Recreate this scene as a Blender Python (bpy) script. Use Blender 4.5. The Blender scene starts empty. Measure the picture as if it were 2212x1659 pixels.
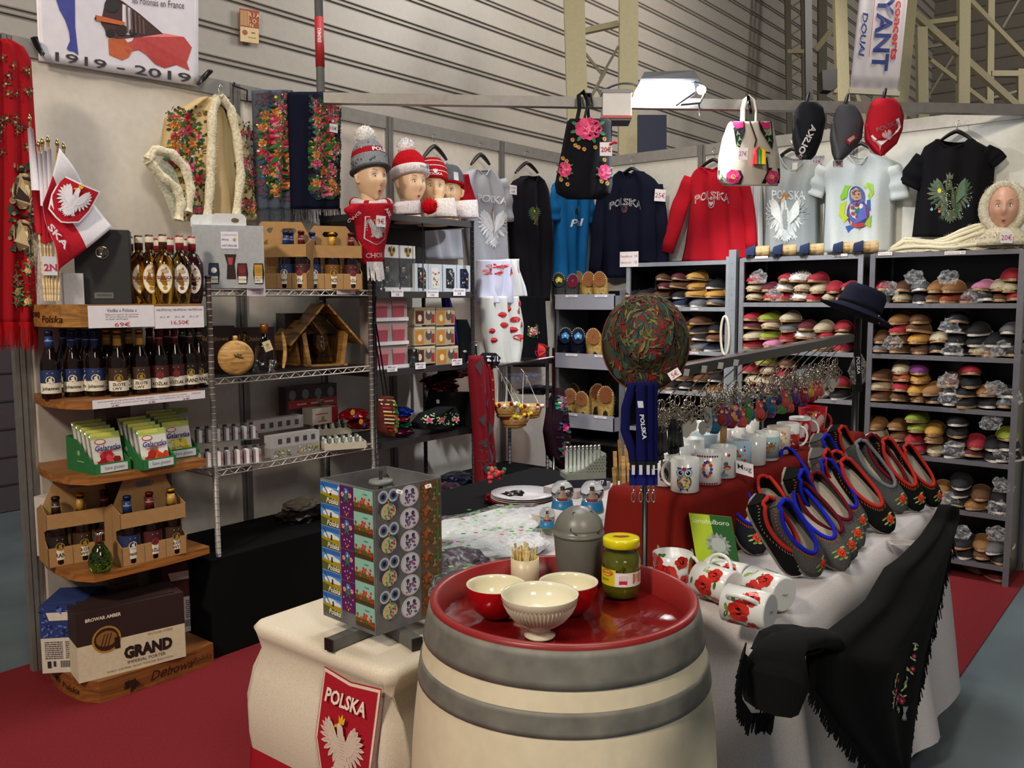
import bpy, math, random
from mathutils import Vector as V, Matrix, noise
sc = bpy.context.scene
col = sc.collection
PI = math.pi
# ------------------------------------------------------------------ camera
FPX, PITCH, ROLL, CAMH, PHI = 1884.0, 0.0978, -0.00406, 1.5086, 0.89104
CAM = V((3.6845, -5.444, CAMH))
_s, _c = math.sin(PHI), math.cos(PHI)
FW = V((-_c*math.cos(PITCH), _s*math.cos(PITCH), -math.sin(PITCH)))
_r0 = V((_s, _c, 0)); _u0 = _r0.cross(FW)
RT = _r0*math.cos(ROLL) + _u0*math.sin(ROLL)
UP = -_r0*math.sin(ROLL) + _u0*math.cos(ROLL)
cd = bpy.data.cameras.new('camera'); cam = bpy.data.objects.new('camera', cd); col.objects.link(cam)
cd.sensor_width = 36; cd.lens = 36*FPX/2212; cd.clip_start = .05; cd.clip_end = 200
M = Matrix((RT, UP, -FW)).transposed().to_4x4(); M.translation = CAM
cam.matrix_world = M; sc.camera = cam
# ------------------------------------------------------------------ world, lights, exposure
sc.view_settings.view_transform = 'Standard'; sc.view_settings.look = 'None'
sc.view_settings.gamma = 1; sc.view_settings.use_curve_mapping = False
sc.view_settings.exposure = 0.0
w = bpy.data.worlds.new('hall'); sc.world = w; w.use_nodes = True
w.node_tree.nodes['Background'].inputs[0].default_value = (.93, .95, 1, 1)
w.node_tree.nodes['Background'].inputs[1].default_value = .20
def area(name, loc, tgt, size, power, color, sy=None, spread=PI):
 l = bpy.data.lights.new(name, 'AREA'); l.energy = power; l.color = color
 l.size = size; l.spread = spread
 if sy: l.shape = 'RECTANGLE'; l.size_y = sy
 o = bpy.data.objects.new(name, l); col.objects.link(o); o.location = loc
 o.rotation_euler = (V(tgt)-V(loc)).to_track_quat('-Z', 'Y').to_euler()
 return o
LAMP = V((1.40, -1.36, 2.56))
area('floodlight_beam', LAMP+V((.03, -.04, -.02)), LAMP+V((.35, -.25, -1.0)), .22, 118, (.93, .97, 1), .10)
area('hall_lamp_front', (2.6, -8.6, 5.0), (2.2, -2.8, .9), .7, 250, (1, .86, .68))
area('hall_lamp_right', (6.5, -6.0, 5.0), (1.2, -2.2, 1.2), 1.2, 110, (1, .9, .78))
area('hall_lamp_ceiling', (1.6, -2.2, 6.2), (1.6, -2.2, 0), 2.6, 150, (1, .97, .93))
area('hall_lamp_far', (1.0, 5.0, 6.5), (-3, 2, 4), 2.5, 230, (1, .93, .84))
area('far_wall_fill', (9, 11, 9.5), (4, 21, 5), 3, 650, (1, .93, .84))  # unseen fill light, added to brighten the dark far end of the hall
# ------------------------------------------------------------------ pixel rays onto real planes of the stand
def ray(px, py): return FW + RT*((px-1106)/FPX) - UP*((py-829.5)/FPX)
def U(px, py, ax, c):
 d = ray(px, py); return CAM + d*((c-CAM[ax])/d[ax])
def X(px, py, c): return U(px, py, 0, c)
def Y(px, py, c): return U(px, py, 1, c)
def Z(px, py, c): return U(px, py, 2, c)
def D(px, py, dd): return CAM + ray(px, py)*dd
def depth(p): return (V(p)-CAM).dot(FW)
# ------------------------------------------------------------------ colours and materials
def C(h):
 if not isinstance(h, str): return h
 h = h.lstrip('#')
 r = []
 for i in (0, 2, 4):
  x = int(h[i:i+2], 16)/255
  r.append(x/12.92 if x <= .04045 else ((x+.055)/1.055)**2.4)
 return tuple(r)+(1,)
MATS = {}
# key: rough, metallic, transmission, noise scale, noise amount, bump strength, extras
SPEC = dict(
 paint=(.55, 0, 0, 30, .06, .02), gloss=(.12, 0, 0, 12, .03, 0), satin=(.35, 0, 0, 20, .05, .02),
 cloth=(.92, 0, 0, 260, .12, .12), knit=(.95, 0, 0, 160, .35, .5), card=(.8, 0, 0, 60, .08, .05),
 paper=(.6, 0, 0, 40, .04, .02), metal=(.38, .8, 0, 9, .1, .02), chrome=(.16, 1, 0, 40, .12, .02),
 galv=(.45, .55, 0, 30, .10, .02), glass=(.03, 0, 1, 10, .02, 0), darkglass=(.06, 0, 0, 10, .1, 0),
 fur=(1, 0, 0, 90, .3, .8), wood=(.5, 0, 0, 0, .5, .05), foil=(.22, .7, 0, 30, .5, .8),
 skin=(.38, 0, 0, 15, .03, 0), carpet=(.95, 0, 0, 240, .3, .35), felt=(.95, 0, 0, 300, .35, .3),
 wicker=(.7, 0, 0, 90, .4, .6), floorm=(.5, 0, 0, 2.2, .25, .02), brush=(.58, .3, 0, 16, .3, .05),
 print=(.5, 0, 0, 45, .10, 0))
def mat(key):
 if key in MATS: return MATS[key]
 m = bpy.data.materials.new(key); m.use_nodes = True; nt = m.node_tree; n = nt.nodes; L = nt.links
 b = n['Principled BSDF']; out = n['Material Output']
 tc = n.new('ShaderNodeTexCoord')
 if key == 'emit':
  e = n.new('ShaderNodeEmission'); e.inputs[0].default_value = (.93, .97, 1, 1); e.inputs[1].default_value = 40
  L.new(e.outputs[0], out.inputs[0]); MATS[key] = m; return m
 at = n.new('ShaderNodeAttribute'); at.attribute_name = 'Col'; src = at.outputs['Color']
 if key == 'own':   # the colour of the object itself (copies of one mesh in several colours)
  oi = n.new('ShaderNodeObjectInfo'); src = oi.outputs['Color']; sp = (.8, 0, 0, 120, .25, .15)
 elif key == 'owngloss':
  oi = n.new('ShaderNodeObjectInfo'); src = oi.outputs['Color']; sp = (.16, 0, 0, 60, .15, 0)
 elif key == 'plastic': sp = (.12, 0, 0, 60, .2, 1)
 elif key == 'clear': sp = (.05, 0, 0, 20, .1, .1)
 else: sp = SPEC[key]
 rough, metal, tr, ns, na, bp = sp
 nz = n.new('ShaderNodeTexNoise'); nz.inputs['Detail'].default_value = 4
 nz.inputs['Scale'].default_value = ns or 6
 L.new(tc.outputs['Object'], nz.inputs['Vector'])
 if key == 'wood':
  mp = n.new('ShaderNodeMapping'); mp.inputs['Scale'].default_value = (1, .22, 4.0)
  L.new(tc.outputs['Object'], mp.inputs[0]); L.new(mp.outputs[0], nz.inputs['Vector'])
  nz.inputs['Scale'].default_value = 14; nz.inputs['Distortion'].default_value = 1.2
 mr = n.new('ShaderNodeMapRange'); mr.inputs[1].default_value = .3; mr.inputs[2].default_value = .7
 mr.inputs[3].default_value = 1-na; mr.inputs[4].default_value = 1+na*.6
 L.new(nz.outputs['Fac'], mr.inputs[0])
 mx = n.new('ShaderNodeMix'); mx.data_type = 'RGBA'; mx.blend_type = 'MULTIPLY'; mx.inputs[0].default_value = 1
 L.new(src, mx.inputs[6]); L.new(mr.outputs[0], mx.inputs[7])
 L.new(mx.outputs[2], b.inputs['Base Color'])
 b.inputs['Roughness'].default_value = rough; b.inputs['Metallic'].default_value = metal
 if tr: b.inputs['Transmission Weight'].default_value = tr; b.inputs['IOR'].default_value = 1.45
 if bp:
  bm = n.new('ShaderNodeBump'); bm.inputs['Strength'].default_value = bp; bm.inputs['Distance'].default_value = .004
  L.new(nz.outputs['Fac'], bm.inputs['Height']); L.new(bm.outputs[0], b.inputs['Normal'])
 if key in ('cloth', 'knit', 'felt', 'fur'): b.inputs['Specular IOR Level'].default_value = .15
 if key == 'carpet': b.inputs['Specular IOR Level'].default_value = .2
 if key == 'skin': b.inputs['Subsurface Weight'].default_value = .08
 if key in ('plastic', 'clear'):
  t = n.new('ShaderNodeBsdfTransparent'); ms = n.new('ShaderNodeMixShader')
  vz = n.new('ShaderNodeTexNoise'); vz.inputs['Scale'].default_value = 38; vz.inputs['Distortion'].default_value = 1.5
  L.new(tc.outputs['Object'], vz.inputs['Vector'])
  m2 = n.new('ShaderNodeMapRange'); m2.inputs[1].default_value = .45; m2.inputs[2].default_value = .72
  m2.inputs[3].default_value = .05 if key == 'plastic' else .08; m2.inputs[4].default_value = .42 if key == 'plastic' else .16
  L.new(vz.outputs['Fac'], m2.inputs[0]); L.new(m2.outputs[0], ms.inputs[0])
  L.new(t.outputs[0], ms.inputs[1]); L.new(b.outputs[0], ms.inputs[2]); L.new(ms.outputs[0], out.inputs[0])
 MATS[key] = m; return m
# ------------------------------------------------------------------ mesh builder
def frame(O, ux, uy, n=None):
 """maps (u, v, h) to a plane with origin O"""
 O = V(O); ux = V(ux).normalized(); uy = V(uy).normalized(); n = V(n) if n else ux.cross(uy).normalized()
 return lambda u, v, h=0: O + ux*u + uy*v + n*h
def cylmap(O, r, up=(0, 0, 1), front=(0, -1, 0)):
 """u runs along the circumference, centre u=0 faces front"""
 O = V(O); up = V(up).normalized(); fr = V(front); fr = (fr - up*fr.dot(up)).normalized(); sd = up.cross(fr)
 def g(u, v, h=0):
  rr = r(v) if callable(r) else r
  a = u/rr; return O + up*v + (fr*math.cos(a) + sd*math.sin(a))*(rr+h)
 return g
def circ(u, v, r, n=10, ry=None, a0=0):
 ry = ry or r
 return [(u+r*math.cos(a0+2*PI*i/n), v+ry*math.sin(a0+2*PI*i/n)) for i in range(n)]
class MB:
 def __init__(s): s.v = []; s.f = []; s.m = []; s.c = []; s.s = []
 def add(s, verts, faces, mk='paint', c='#888888', smooth=False):
  k = len(s.v); s.v.extend(tuple(x) for x in verts); c = C(c)
  for f in faces: s.f.append([i+k for i in f]); s.m.append(mk); s.c.append(c); s.s.append(smooth)
  return s
 def box(s, x0, x1, y0, y1, z0, z1, mk='paint', c='#888888'):
  vs = [(x, y, z) for z in (z0, z1) for y in (y0, y1) for x in (x0, x1)]
  return s.add(vs, [(0, 2, 3, 1), (4, 5, 7, 6), (0, 1, 5, 4), (2, 6, 7, 3), (0, 4, 6, 2), (1, 3, 7, 5)], mk, c)
 def obox(s, O, a, b, c3, mk='paint', c='#888888'):
  """box from corner O with edge vectors a, b, c3"""
  O = V(O); a = V(a); b = V(b); c3 = V(c3)
  vs = [O, O+a, O+b, O+a+b, O+c3, O+a+c3, O+b+c3, O+a+b+c3]
  return s.add(vs, [(0, 2, 3, 1), (4, 5, 7, 6), (0, 1, 5, 4), (2, 6, 7, 3), (0, 4, 6, 2), (1, 3, 7, 5)], mk, c)
 def bar(s, p0, p1, w, h, mk='paint', c='#888888', up=(0, 0, 1)):
  p0 = V(p0); p1 = V(p1); d = (p1-p0).normalized(); up = V(up)
  if abs(d.dot(up)) > .98: up = V((1, 0, 0))
  a = d.cross(up).normalized(); b = a.cross(d).normalized()
  return s.obox(p0-a*w/2-b*h/2, a*w, b*h, p1-p0, mk, c)
 def tube(s, pts, r, n=6, mk='paint', c='#888888', closed=False, cap=True, smooth=True, flat=1):
  pts = [V(p) for p in pts]; m = len(pts); rs = r if isinstance(r, (list, tuple)) else [r]*m
  vs = []; prev = None
  for i, p in enumerate(pts):
   if closed: d = (pts[(i+1) % m]-pts[i-1])
   else: d = pts[min(i+1, m-1)]-pts[max(i-1, 0)]
   d = d.normalized() if d.length > 1e-9 else V((0, 0, 1))
   if prev is None:
    a = d.cross(V((0, 0, 1))); a = a.normalized() if a.length > .05 else V((1, 0, 0))
   else:
    a = prev - d*prev.dot(d); a = a.normalized() if a.length > 1e-6 else prev
   prev = a; b = d.cross(a)
   for j in range(n):
    t = 2*PI*j/n; vs.append(p + a*(rs[i]*math.cos(t)) + b*(rs[i]*flat*math.sin(t)))
  fs = []
  for i in range(m if closed else m-1):
   i2 = (i+1) % m
   for j in range(n):
    j2 = (j+1) % n; fs.append((i*n+j, i2*n+j, i2*n+j2, i*n+j2)[::-1])
  s.add(vs, fs, mk, c, smooth)
  if cap and not closed:
   k = len(s.v)-len(vs)
   s.f.append([k+j for j in range(n)]); s.f.append([k+(m-1)*n+j for j in range(n)][::-1])
   for _ in (0, 1): s.m.append(mk); s.c.append(C(c)); s.s.append(False)
  return s
 def lathe(s, prof, O=(0, 0, 0), n=16, mk='paint', c='#888888', up=(0, 0, 1), smooth=True, cols=None, sx=1, sy=1, ref=None, cap=3):
  O = V(O); up = V(up).normalized()
  a = V(ref) if ref else (V((1, 0, 0)) if abs(up.x) < .9 else V((0, 1, 0)))
  a = (a-up*a.dot(up)).normalized(); b = up.cross(a)
  k = len(s.v)
  for r, z in prof:
   for j in range(n):
    t = 2*PI*j/n; s.v.append(tuple(O + up*z + a*(r*sx*math.cos(t)) + b*(r*sy*math.sin(t))))
  for i in range(len(prof)-1):
   cc = C(cols[i]) if cols else C(c)
   for j in range(n):
    j2 = (j+1) % n
    s.f.append([k+i*n+j, k+i*n+j2, k+(i+1)*n+j2, k+(i+1)*n+j]); s.m.append(mk); s.c.append(cc); s.s.append(smooth)
  for i, rev in ((0, True), (len(prof)-1, False)):
   if prof[i][0] > 1e-4 and cap & (1 if i == 0 else 2):
    f = [k+i*n+j for j in range(n)]; s.f.append(f[::-1] if rev else f); s.m.append(mk)
    s.c.append(C(cols[min(i, len(cols)-1)]) if cols else C(c)); s.s.append(False)
  return s
 def loft(s, rings, mk='cloth', c='#888888', smooth=True, cap0=True, cap1=True, closed=True):
  n = len(rings[0]); vs = [p for r in rings for p in r]; fs = []
  for i in range(len(rings)-1):
   for j in range(n if closed else n-1):
    j2 = (j+1) % n; fs.append((i*n+j, i*n+j2, (i+1)*n+j2, (i+1)*n+j))
  k = len(s.v); s.add(vs, fs, mk, c, smooth)
  if closed:
   for on, r0, rev in ((cap0, 0, True), (cap1, len(rings)-1, False)):
    if on:
     f = [k+r0*n+j for j in range(n)]; s.f.append(f[::-1] if rev else f); s.m.append(mk); s.c.append(C(c)); s.s.append(False)
  return s
 def grid(s, g, u0, u1, v0, v1, nu, nv, mk='cloth', c='#888888', h=0, smooth=True, thick=0, colf=None):
  k = len(s.v)
  layers = [h] if not thick else [h, h-thick]
  for hh in layers:
   for j in range(nv+1):
    for i in range(nu+1): s.v.append(tuple(g(u0+(u1-u0)*i/nu, v0+(v1-v0)*j/nv, hh)))
  w1 = nu+1; sz = w1*(nv+1)
  for L, _ in enumerate(layers):
   for j in range(nv):
    for i in range(nu):
     a = k+L*sz+j*w1+i; q = [a, a+1, a+w1+1, a+w1]
     s.f.append(q if L == 0 else q[::-1]); s.m.append(mk)
     s.c.append(C(colf((i+.5)/nu, (j+.5)/nv)) if colf else C(c)); s.s.append(smooth)
  if thick:
   rim = [k+i for i in range(nu)]+[k+nu+j*w1 for j in range(nv)]+[k+nv*w1+nu-i for i in range(nu)]+[k+(nv-j)*w1 for j in range(nv)]
   for a, b in zip(rim, rim[1:]+rim[:1]): s.f.append([b, a, a+sz, b+sz]); s.m.append(mk); s.c.append(C(c)); s.s.append(False)
  return s
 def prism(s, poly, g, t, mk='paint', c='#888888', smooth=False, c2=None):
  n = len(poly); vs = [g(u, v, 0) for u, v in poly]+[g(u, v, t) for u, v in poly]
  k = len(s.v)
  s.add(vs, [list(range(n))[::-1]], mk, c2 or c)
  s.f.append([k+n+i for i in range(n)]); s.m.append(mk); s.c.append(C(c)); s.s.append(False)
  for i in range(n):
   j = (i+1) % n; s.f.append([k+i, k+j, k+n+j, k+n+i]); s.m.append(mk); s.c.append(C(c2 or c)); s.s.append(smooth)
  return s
 def decal(s, polys, g, off=.0015, mk='print', du=0, dv=0, k=1, step=.00012, flip=1):
  for i, (p, c) in enumerate(polys):
   s.add([g(du+u*k*flip, dv+v*k, off+i*min(step, .003/len(polys))) for u, v in p], [list(range(len(p)))], mk, c)
  return s
 def text(s, t, g, u, v, h, c='#222222', w=None, mk='print', off=.002, bold=0, ital=0, rot=0, arc=0, wmax=None):
  vs, fs, W, H = textgeo(t, bold); k = h/H; kx = (w/W) if w else k
  if wmax and W*kx > wmax: kx = wmax/W
  cr, sr = math.cos(rot), math.sin(rot); o = []
  for x, y in vs:
   x = x*kx + y*k*ital; y = y*k
   if arc: y -= arc*(x*2/(W*kx))**2
   o.append(g(u+x*cr-y*sr, v+x*sr+y*cr, off))
  return s.add(o, fs, mk, c)
 def spikes(s, pts, ln, wd, mk='fur', c='#f0ead8', down=0, seed=1):
  R = random.Random(seed)
  for p, n in pts:
   p = V(p); d = (V(n)+V((R.uniform(-.6, .6), R.uniform(-.6, .6), R.uniform(-.6, .6)-down))).normalized()
   a = d.cross(V((R.random(), R.random(), .3))).normalized()*wd
   s.add([p-a, p+a, p+d*ln*R.uniform(.6, 1.3)], [(0, 1, 2)], mk, c)
  return s
 def build(s, name, parent=None, bevel=0, subdiv=0, origin=None):
  me = bpy.data.meshes.new(name)
  if origin is None:
   xs = [p[0] for p in s.v]; ys = [p[1] for p in s.v]; zs = [p[2] for p in s.v]
   origin = V(((min(xs)+max(xs))/2, (min(ys)+max(ys))/2, min(zs)))
  o3 = V(origin)
  me.from_pydata([(x-o3[0], y-o3[1], z-o3[2]) for x, y, z in s.v], [], s.f)
  ks = sorted(set(s.m)); idx = {k: i for i, k in enumerate(ks)}
  for k in ks: me.materials.append(mat(k))
  me.polygons.foreach_set('material_index', [idx[m] for m in s.m])
  me.polygons.foreach_set('use_smooth', s.s)
  ca = me.color_attributes.new('Col', 'FLOAT_COLOR', 'CORNER')
  buf = []
  for f, c in zip(s.f, s.c): buf.extend(tuple(c)*len(f))
  ca.data.foreach_set('color', buf)
  me.update()
  o = bpy.data.objects.new(name, me); col.objects.link(o)
  if parent is not None:
   o.parent = parent
   w0 = parent.get('_w', (0, 0, 0)); o.location = o3-V(w0)
  else: o.location = o3
  o['_w'] = tuple(o3)
  if bevel:
   b = o.modifiers.new('b', 'BEVEL'); b.width = bevel; b.segments = 2; b.limit_method = 'ANGLE'
  if subdiv:
   b = o.modifiers.new('s', 'SUBSURF'); b.levels = b.render_levels = subdiv
  return o
 def thing(s, name, label, cat, group=None, **k): return tag(s.build(name, **k), label, cat, group)
def tag(o, label=None, cat=None, group=None, kind=None):
 if label: o['label'] = label
 if cat: o['category'] = cat
 if group: o['group'] = group
 if kind: o['kind'] = kind
 return o
def struct(mb, name, parent=None, **k): return tag(mb.build(name, parent, **k), kind='structure')
def T(name, label, cat, loc, group=None, rot=(0, 0, 0), local=False):
 """an Empty at the thing's base; local=True when its parts are modelled about the origin"""
 o = bpy.data.objects.new(name, None); col.objects.link(o); o.empty_display_size = .05
 o.location = loc; o.rotation_euler = rot; o['_w'] = (0, 0, 0) if local else tuple(loc)
 return tag(o, label, cat, group)
def dup(o, loc, rot=None, label=None, group=None, parent=None, color=None, scale=None):
 """a copy of a thing with copies of its parts and sub-parts (mesh data shared)"""
 r = o.copy(); col.objects.link(r)
 if parent is None: r.location = loc
 else: r.parent = parent
 if rot is not None: r.rotation_euler = rot
 if scale is not None: r.scale = scale
 if label: r['label'] = label
 if group: r['group'] = group
 if color: r.color = C(color)
 for ch in list(KIDS(o)):
  dup(ch, None, parent=r, color=color)
 return r
_kids = {}
def KIDS(o):
 if o.name not in _kids: _kids[o.name] = [x for x in col.objects if x.parent == o]
 return _kids[o.name]
_tc = {}
def textgeo(t, bold=0):
 key = (t, bold)
 if key in _tc: return _tc[key]
 cu = bpy.data.curves.new('t', 'FONT'); cu.body = t; cu.size = 1; cu.offset = bold; cu.resolution_u = 2
 o = bpy.data.objects.new('t', cu); col.objects.link(o)
 dg = bpy.context.evaluated_depsgraph_get(); dg.update()
 me = bpy.data.meshes.new_from_object(o.evaluated_get(dg))
 vs = [(v.co.x, v.co.y) for v in me.vertices]; fs = [list(p.vertices) for p in me.polygons]
 x0 = min(v[0] for v in vs); x1 = max(v[0] for v in vs); y0 = min(v[1] for v in vs); y1 = max(v[1] for v in vs)
 vs = [(x-(x0+x1)/2, y-(y0+y1)/2) for x, y in vs]
 bpy.data.objects.remove(o); bpy.data.curves.remove(cu); bpy.data.meshes.remove(me)
 _tc[key] = (vs, fs, x1-x0, y1-y0); return _tc[key]
# ------------------------------------------------------------------ flat motifs (surface pattern)
def blade(x, y, a, ln, w, c, n=5):
 ca, sa = math.cos(a), math.sin(a)
 pts = []
 for t, k in ((0, .35), (.35, 1), (.75, .8), (1, .05)): pts.append((t*ln, k*w/2))
 pts = pts+[(px, -py) for px, py in pts[::-1]]
 return ([(x+px*ca-py*sa, y+px*sa+py*ca) for px, py in pts], c)
def eagle(cw='#f2f0ee', line='#b9a9a5', gold='#e8b820', face=-1):
 """heraldic eagle about 1 wide, 1.1 tall, centred on (0, 0)"""
 P = []
 for sgn in (-1, 1):
  for i in range(10):
   a = math.radians(-88+i*18); x0, y0 = .11+.17*math.sin(i/9*PI*.62), -.02+.36*i/9
   for q_, w_, d, c in ((1, .085, 0, cw), (.85, .010, .05, line)):
    b = blade(0, 0, a+d, (.20+.09*math.sin(i/9*PI*.9+.5))*q_, w_, c)[0]; P.append(([((x0+x)*sgn, y0+y) for x, y in b], c))
  P.append(([(sgn*x, y) for x, y in ((.05, .02), (.10, -.06), (.22, .02), (.33, .16), (.36, .30), (.30, .44), (.24, .46), (.17, .36), (.10, .22))], cw))
  P.append(([(sgn*x, y) for x, y in ((.06, -.12), (.14, -.10), (.22, -.28), (.16, -.31), (.07, -.22))], cw))
  for k in (-.6, 0, .6):
   b = blade(0, 0, -PI/2+.4+k, .11, .028, cw)[0]; P.append(([(sgn*(.19+x), -.29+y) for x, y in b], cw))
 P.append(([(-.07, .30), (.07, .30), (.13, .08), (.10, -.16), (0, -.24), (-.10, -.16), (-.13, .08)], cw))
 P += [(rect(-.06+.02*(i % 2), .05+.02*(i % 2), .0+.05*i, .008+.05*i), line) for i in range(-2, 5)]
 for i in range(7): P.append(blade(0, -.18, math.radians(-90+(i-3)*14), .30-.02*abs(i-3), .07, cw))
 P.append(([(face*x, y) for x, y in ((-.06, .25), (-.05, .36), (-.04, .44), (.03, .49), (.08, .47), (.10, .42), (.09, .25))], cw))
 P.append(([(face*x, y) for x, y in ((.08, .46), (.15, .44), (.17, .38), (.09, .41))], gold))
 P.append(([(-.06, .48), (-.08, .60), (-.035, .55), (0, .63), (.035, .55), (.08, .60), (.06, .48)], gold))
 return P
def shield(w, h, c1, c2=None, m=.06):
 def sh(k): return [(-w/2*k, h/2*k), (0, h/2*k-.03*h), (w/2*k, h/2*k), (w/2*k*1.0, 0), (w*.40*k, -h*.33*k), (w*.16*k, -h*.45*k), (0, -h*.5*k), (-w*.16*k, -h*.45*k), (-w*.40*k, -h*.33*k), (-w/2*k, 0)]
 r = [(sh(1), c1)]
 if c2: r.append((sh(1-m), c2))
 return r
def petals(x, y, r, c, c2, n=6, cc=None, a0=0, k=.55):
 P = []
 for i in range(n):
  a = a0+2*PI*i/n; P.append((circ(x+r*.55*math.cos(a), y+r*.55*math.sin(a), r*k, 7), c if i % 2 else c2))
 P.append((circ(x, y, r*.38, 7), cc or c2)); return P
def rose(x, y, r, c='#d8345f', c2='#f07a9a', c3='#8f1238', R=random):
 a = R.random()*6; P = petals(x, y, r, c, c2, 7, c3, a)
 P += [(circ(x, y, r*.55, 8), c), (circ(x+r*.08, y+r*.06, r*.38, 7), c2), (circ(x-r*.04, y, r*.22, 6), c3)]
 return P
def leaves(x, y, r, n=4, c='#2f6b35', c2='#56924a', R=random):
 a = R.random()*6
 return [blade(x+r*.4*math.cos(a+i*2*PI/n), y+r*.4*math.sin(a+i*2*PI/n), a+i*2*PI/n+.3, r*1.25, r*.6, c if i % 2 else c2) for i in range(n)]
def floral(x0, x1, y0, y1, n, r, seed, pal=None, bg=None, small=1.0, lf=('#1f4628', '#3a6a38')):
 R = random.Random(seed); pal = pal or FL
 P = []
 for i in range(int(n*6*small)):
  x, y = R.uniform(x0, x1), R.uniform(y0, y1); c = R.choice(bg or ['#4b5a6b', '#7b4a52', '#2f5a78', '#7d6a58'])
  if R.random() < .5: P.append(blade(x, y, R.random()*6.3, r*R.uniform(.5, 1.1), r*.16, c))
  else:
   P.append((circ(x, y, r*.3, 7), c)); P.append((circ(x, y, r*.18, 6), R.choice(bg) if bg else '#20242c'))
 for i in range(n):
  t = 0
  x, y = R.uniform(x0+r, x1-r), R.uniform(y0+r, y1-r); rr = r*R.uniform(.6, 1.1)
  P += leaves(x, y, rr*1.15, 5, lf[0], lf[1], R); p = R.choice(pal); P += rose(x, y, rr, *p, R=R)
  P += [(circ(x+R.uniform(-1.6, 1.6)*rr, y+R.uniform(-1.6, 1.6)*rr, rr*.22, 6), R.choice(['#3f7fb0', '#e8c24a', '#e6dfd4'])) for _ in range(3)]
 return P
def clip(P, x0, x1, y0, y1):
 """keep motifs inside a rectangle"""
 return [([(min(max(x, x0), x1), min(max(y, y0), y1)) for x, y in p], c) for p, c in P if x0 < sum(x for x, _ in p)/len(p) < x1 and y0 < sum(y for _, y in p)/len(p) < y1]
def rect(x0, x1, y0, y1): return [(x0, y0), (x1, y0), (x1, y1), (x0, y1)]
def scribble(x0, x1, y, h, n, c, R):
 """a line of small unreadable print"""
 P = []; x = x0
 while x < x1-.2*h:
  w_ = h*R.uniform(.5, 2.6); P.append((rect(x, min(x+w_, x1), y-h/2, y+h/2), c)); x += w_+h*.5
 return P
ORD = 'first second third fourth fifth sixth seventh eighth ninth tenth eleventh twelfth thirteenth fourteenth fifteenth sixteenth seventeenth eighteenth nineteenth twentieth'.split()
def price(name_lbl, g, w, h, lines, parent=None, cat='price tag'):
 """a paper price card with its lettering; lines: (text, y fraction, height fraction, colour, width fraction or None)"""
 m = MB(); m.prism(rect(-w/2, w/2, -h/2, h/2), g, .0012, 'paper', '#f3eef4')
 for t, y, hh, c, ww in lines: m.text(t, g, 0, y*h, hh*h, c, w=(ww*w if ww else None), off=.0018, bold=.003, wmax=w*.94)
 if parent: return m.build('price_tag', parent)
 return m.thing('price_tag', name_lbl, cat)
# ------------------------------------------------------------------ builders shared by many things
def interp(rows, t):
 """rows: tuples whose first value runs; linear interpolation of the others at t"""
 for a, b in zip(rows, rows[1:]):
  if t <= b[0] or b is rows[-1]:
   k = 0 if b[0] == a[0] else min(1, max(0, (t-a[0])/(b[0]-a[0])))
   return [x+(y-x)*k for x, y in zip(a[1:], b[1:])]
def plane(ax, c, sgn=None):
 """(px, py, h) of the photograph to a wall plane pushed out by h towards the room"""
 if ax == 0: return lambda px, py, h=0: X(px, py, c)+V((h, 0, 0))
 if ax == 1: return lambda px, py, h=0: Y(px, py, c)+V((0, -h, 0))
 return lambda px, py, h=0: Z(px, py, c)+V((0, 0, h))
def garment(mb, rows, g, th, c, mk='cloth', folds=4, fa=.35, seed=0, nr=26, nc=30, dip=0, neck=.8, cap=True, hem=0, flat=4):
 """a soft hollow body lofted over rows (py, x left, x right); returns its surface map in the same pixel frame"""
 y0, y1 = rows[0][0], rows[-1][0]
 def hgt(s, t, front=1):
  e = max(0, 1-abs(s)**flat)**.5
  f = 1+fa*math.sin(s*folds*PI+seed+1.3*math.sin(t*2.1+seed))*min(1, .25+t)+fa*.5*math.sin(s*folds*2.3+t*3+seed*2)
  return (th*e*f if front else -.12*th*e)
 def surf(px, py, h=0):
  xl, xr = interp(rows, py); s = (px-(xl+xr)/2)/max(1e-6, (xr-xl)/2); s = max(-1, min(1, s))
  return g(px, py, hgt(s, (py-y0)/(y1-y0))+h)
 rings = []; half = nc//2
 for i in range(nr+1):
  t = i/nr; py = y0+(y1-y0)*t; xl, xr = interp(rows, py); ring = []
  wgt = max(0, 1-t*3.2)
  for j in range(nc):
   if j <= half: s = -1+2*j/half; fr = 1
   else: s = 1-2*(j-half)/(nc-half); fr = 0
   d = dip*max(0, 1-(s/neck)**2)*wgt*(1 if fr else .25) if dip else 0
   hm = hem*math.sin(s*7+seed)*t**6 if hem else 0
   ring.append(g((xl+xr)/2+s*(xr-xl)/2, py+d+hm, hgt(s, t, fr)))
  rings.append(ring)
 mb.loft(rings, mk, c, cap0=(cap and not dip), cap1=cap)
 return surf
def sleeve(mb, pts, g, th, c, mk='cloth', n=12, m=9, off=0):
 """pts: (px, py, half width in px) along the sleeve"""
 rings = []
 for i in range(m+1):
  t = i/m*(len(pts)-1); k = min(int(t), len(pts)-2); q = t-k
  a, b = pts[k], pts[k+1]; x, y, w_ = [a[z]+(b[z]-a[z])*q for z in range(3)]
  dx, dy = b[0]-a[0], b[1]-a[1]; l = math.hypot(dx, dy); nx, ny = -dy/l, dx/l
  rings.append([g(x+nx*w_*math.cos(a_), y+ny*w_*math.cos(a_), off+th*(.5+.5*math.sin(a_))*(1+.15*math.sin(i*1.7))) for a_ in [2*PI*j/n for j in range(n)]])
 mb.loft(rings, mk, c)
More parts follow.
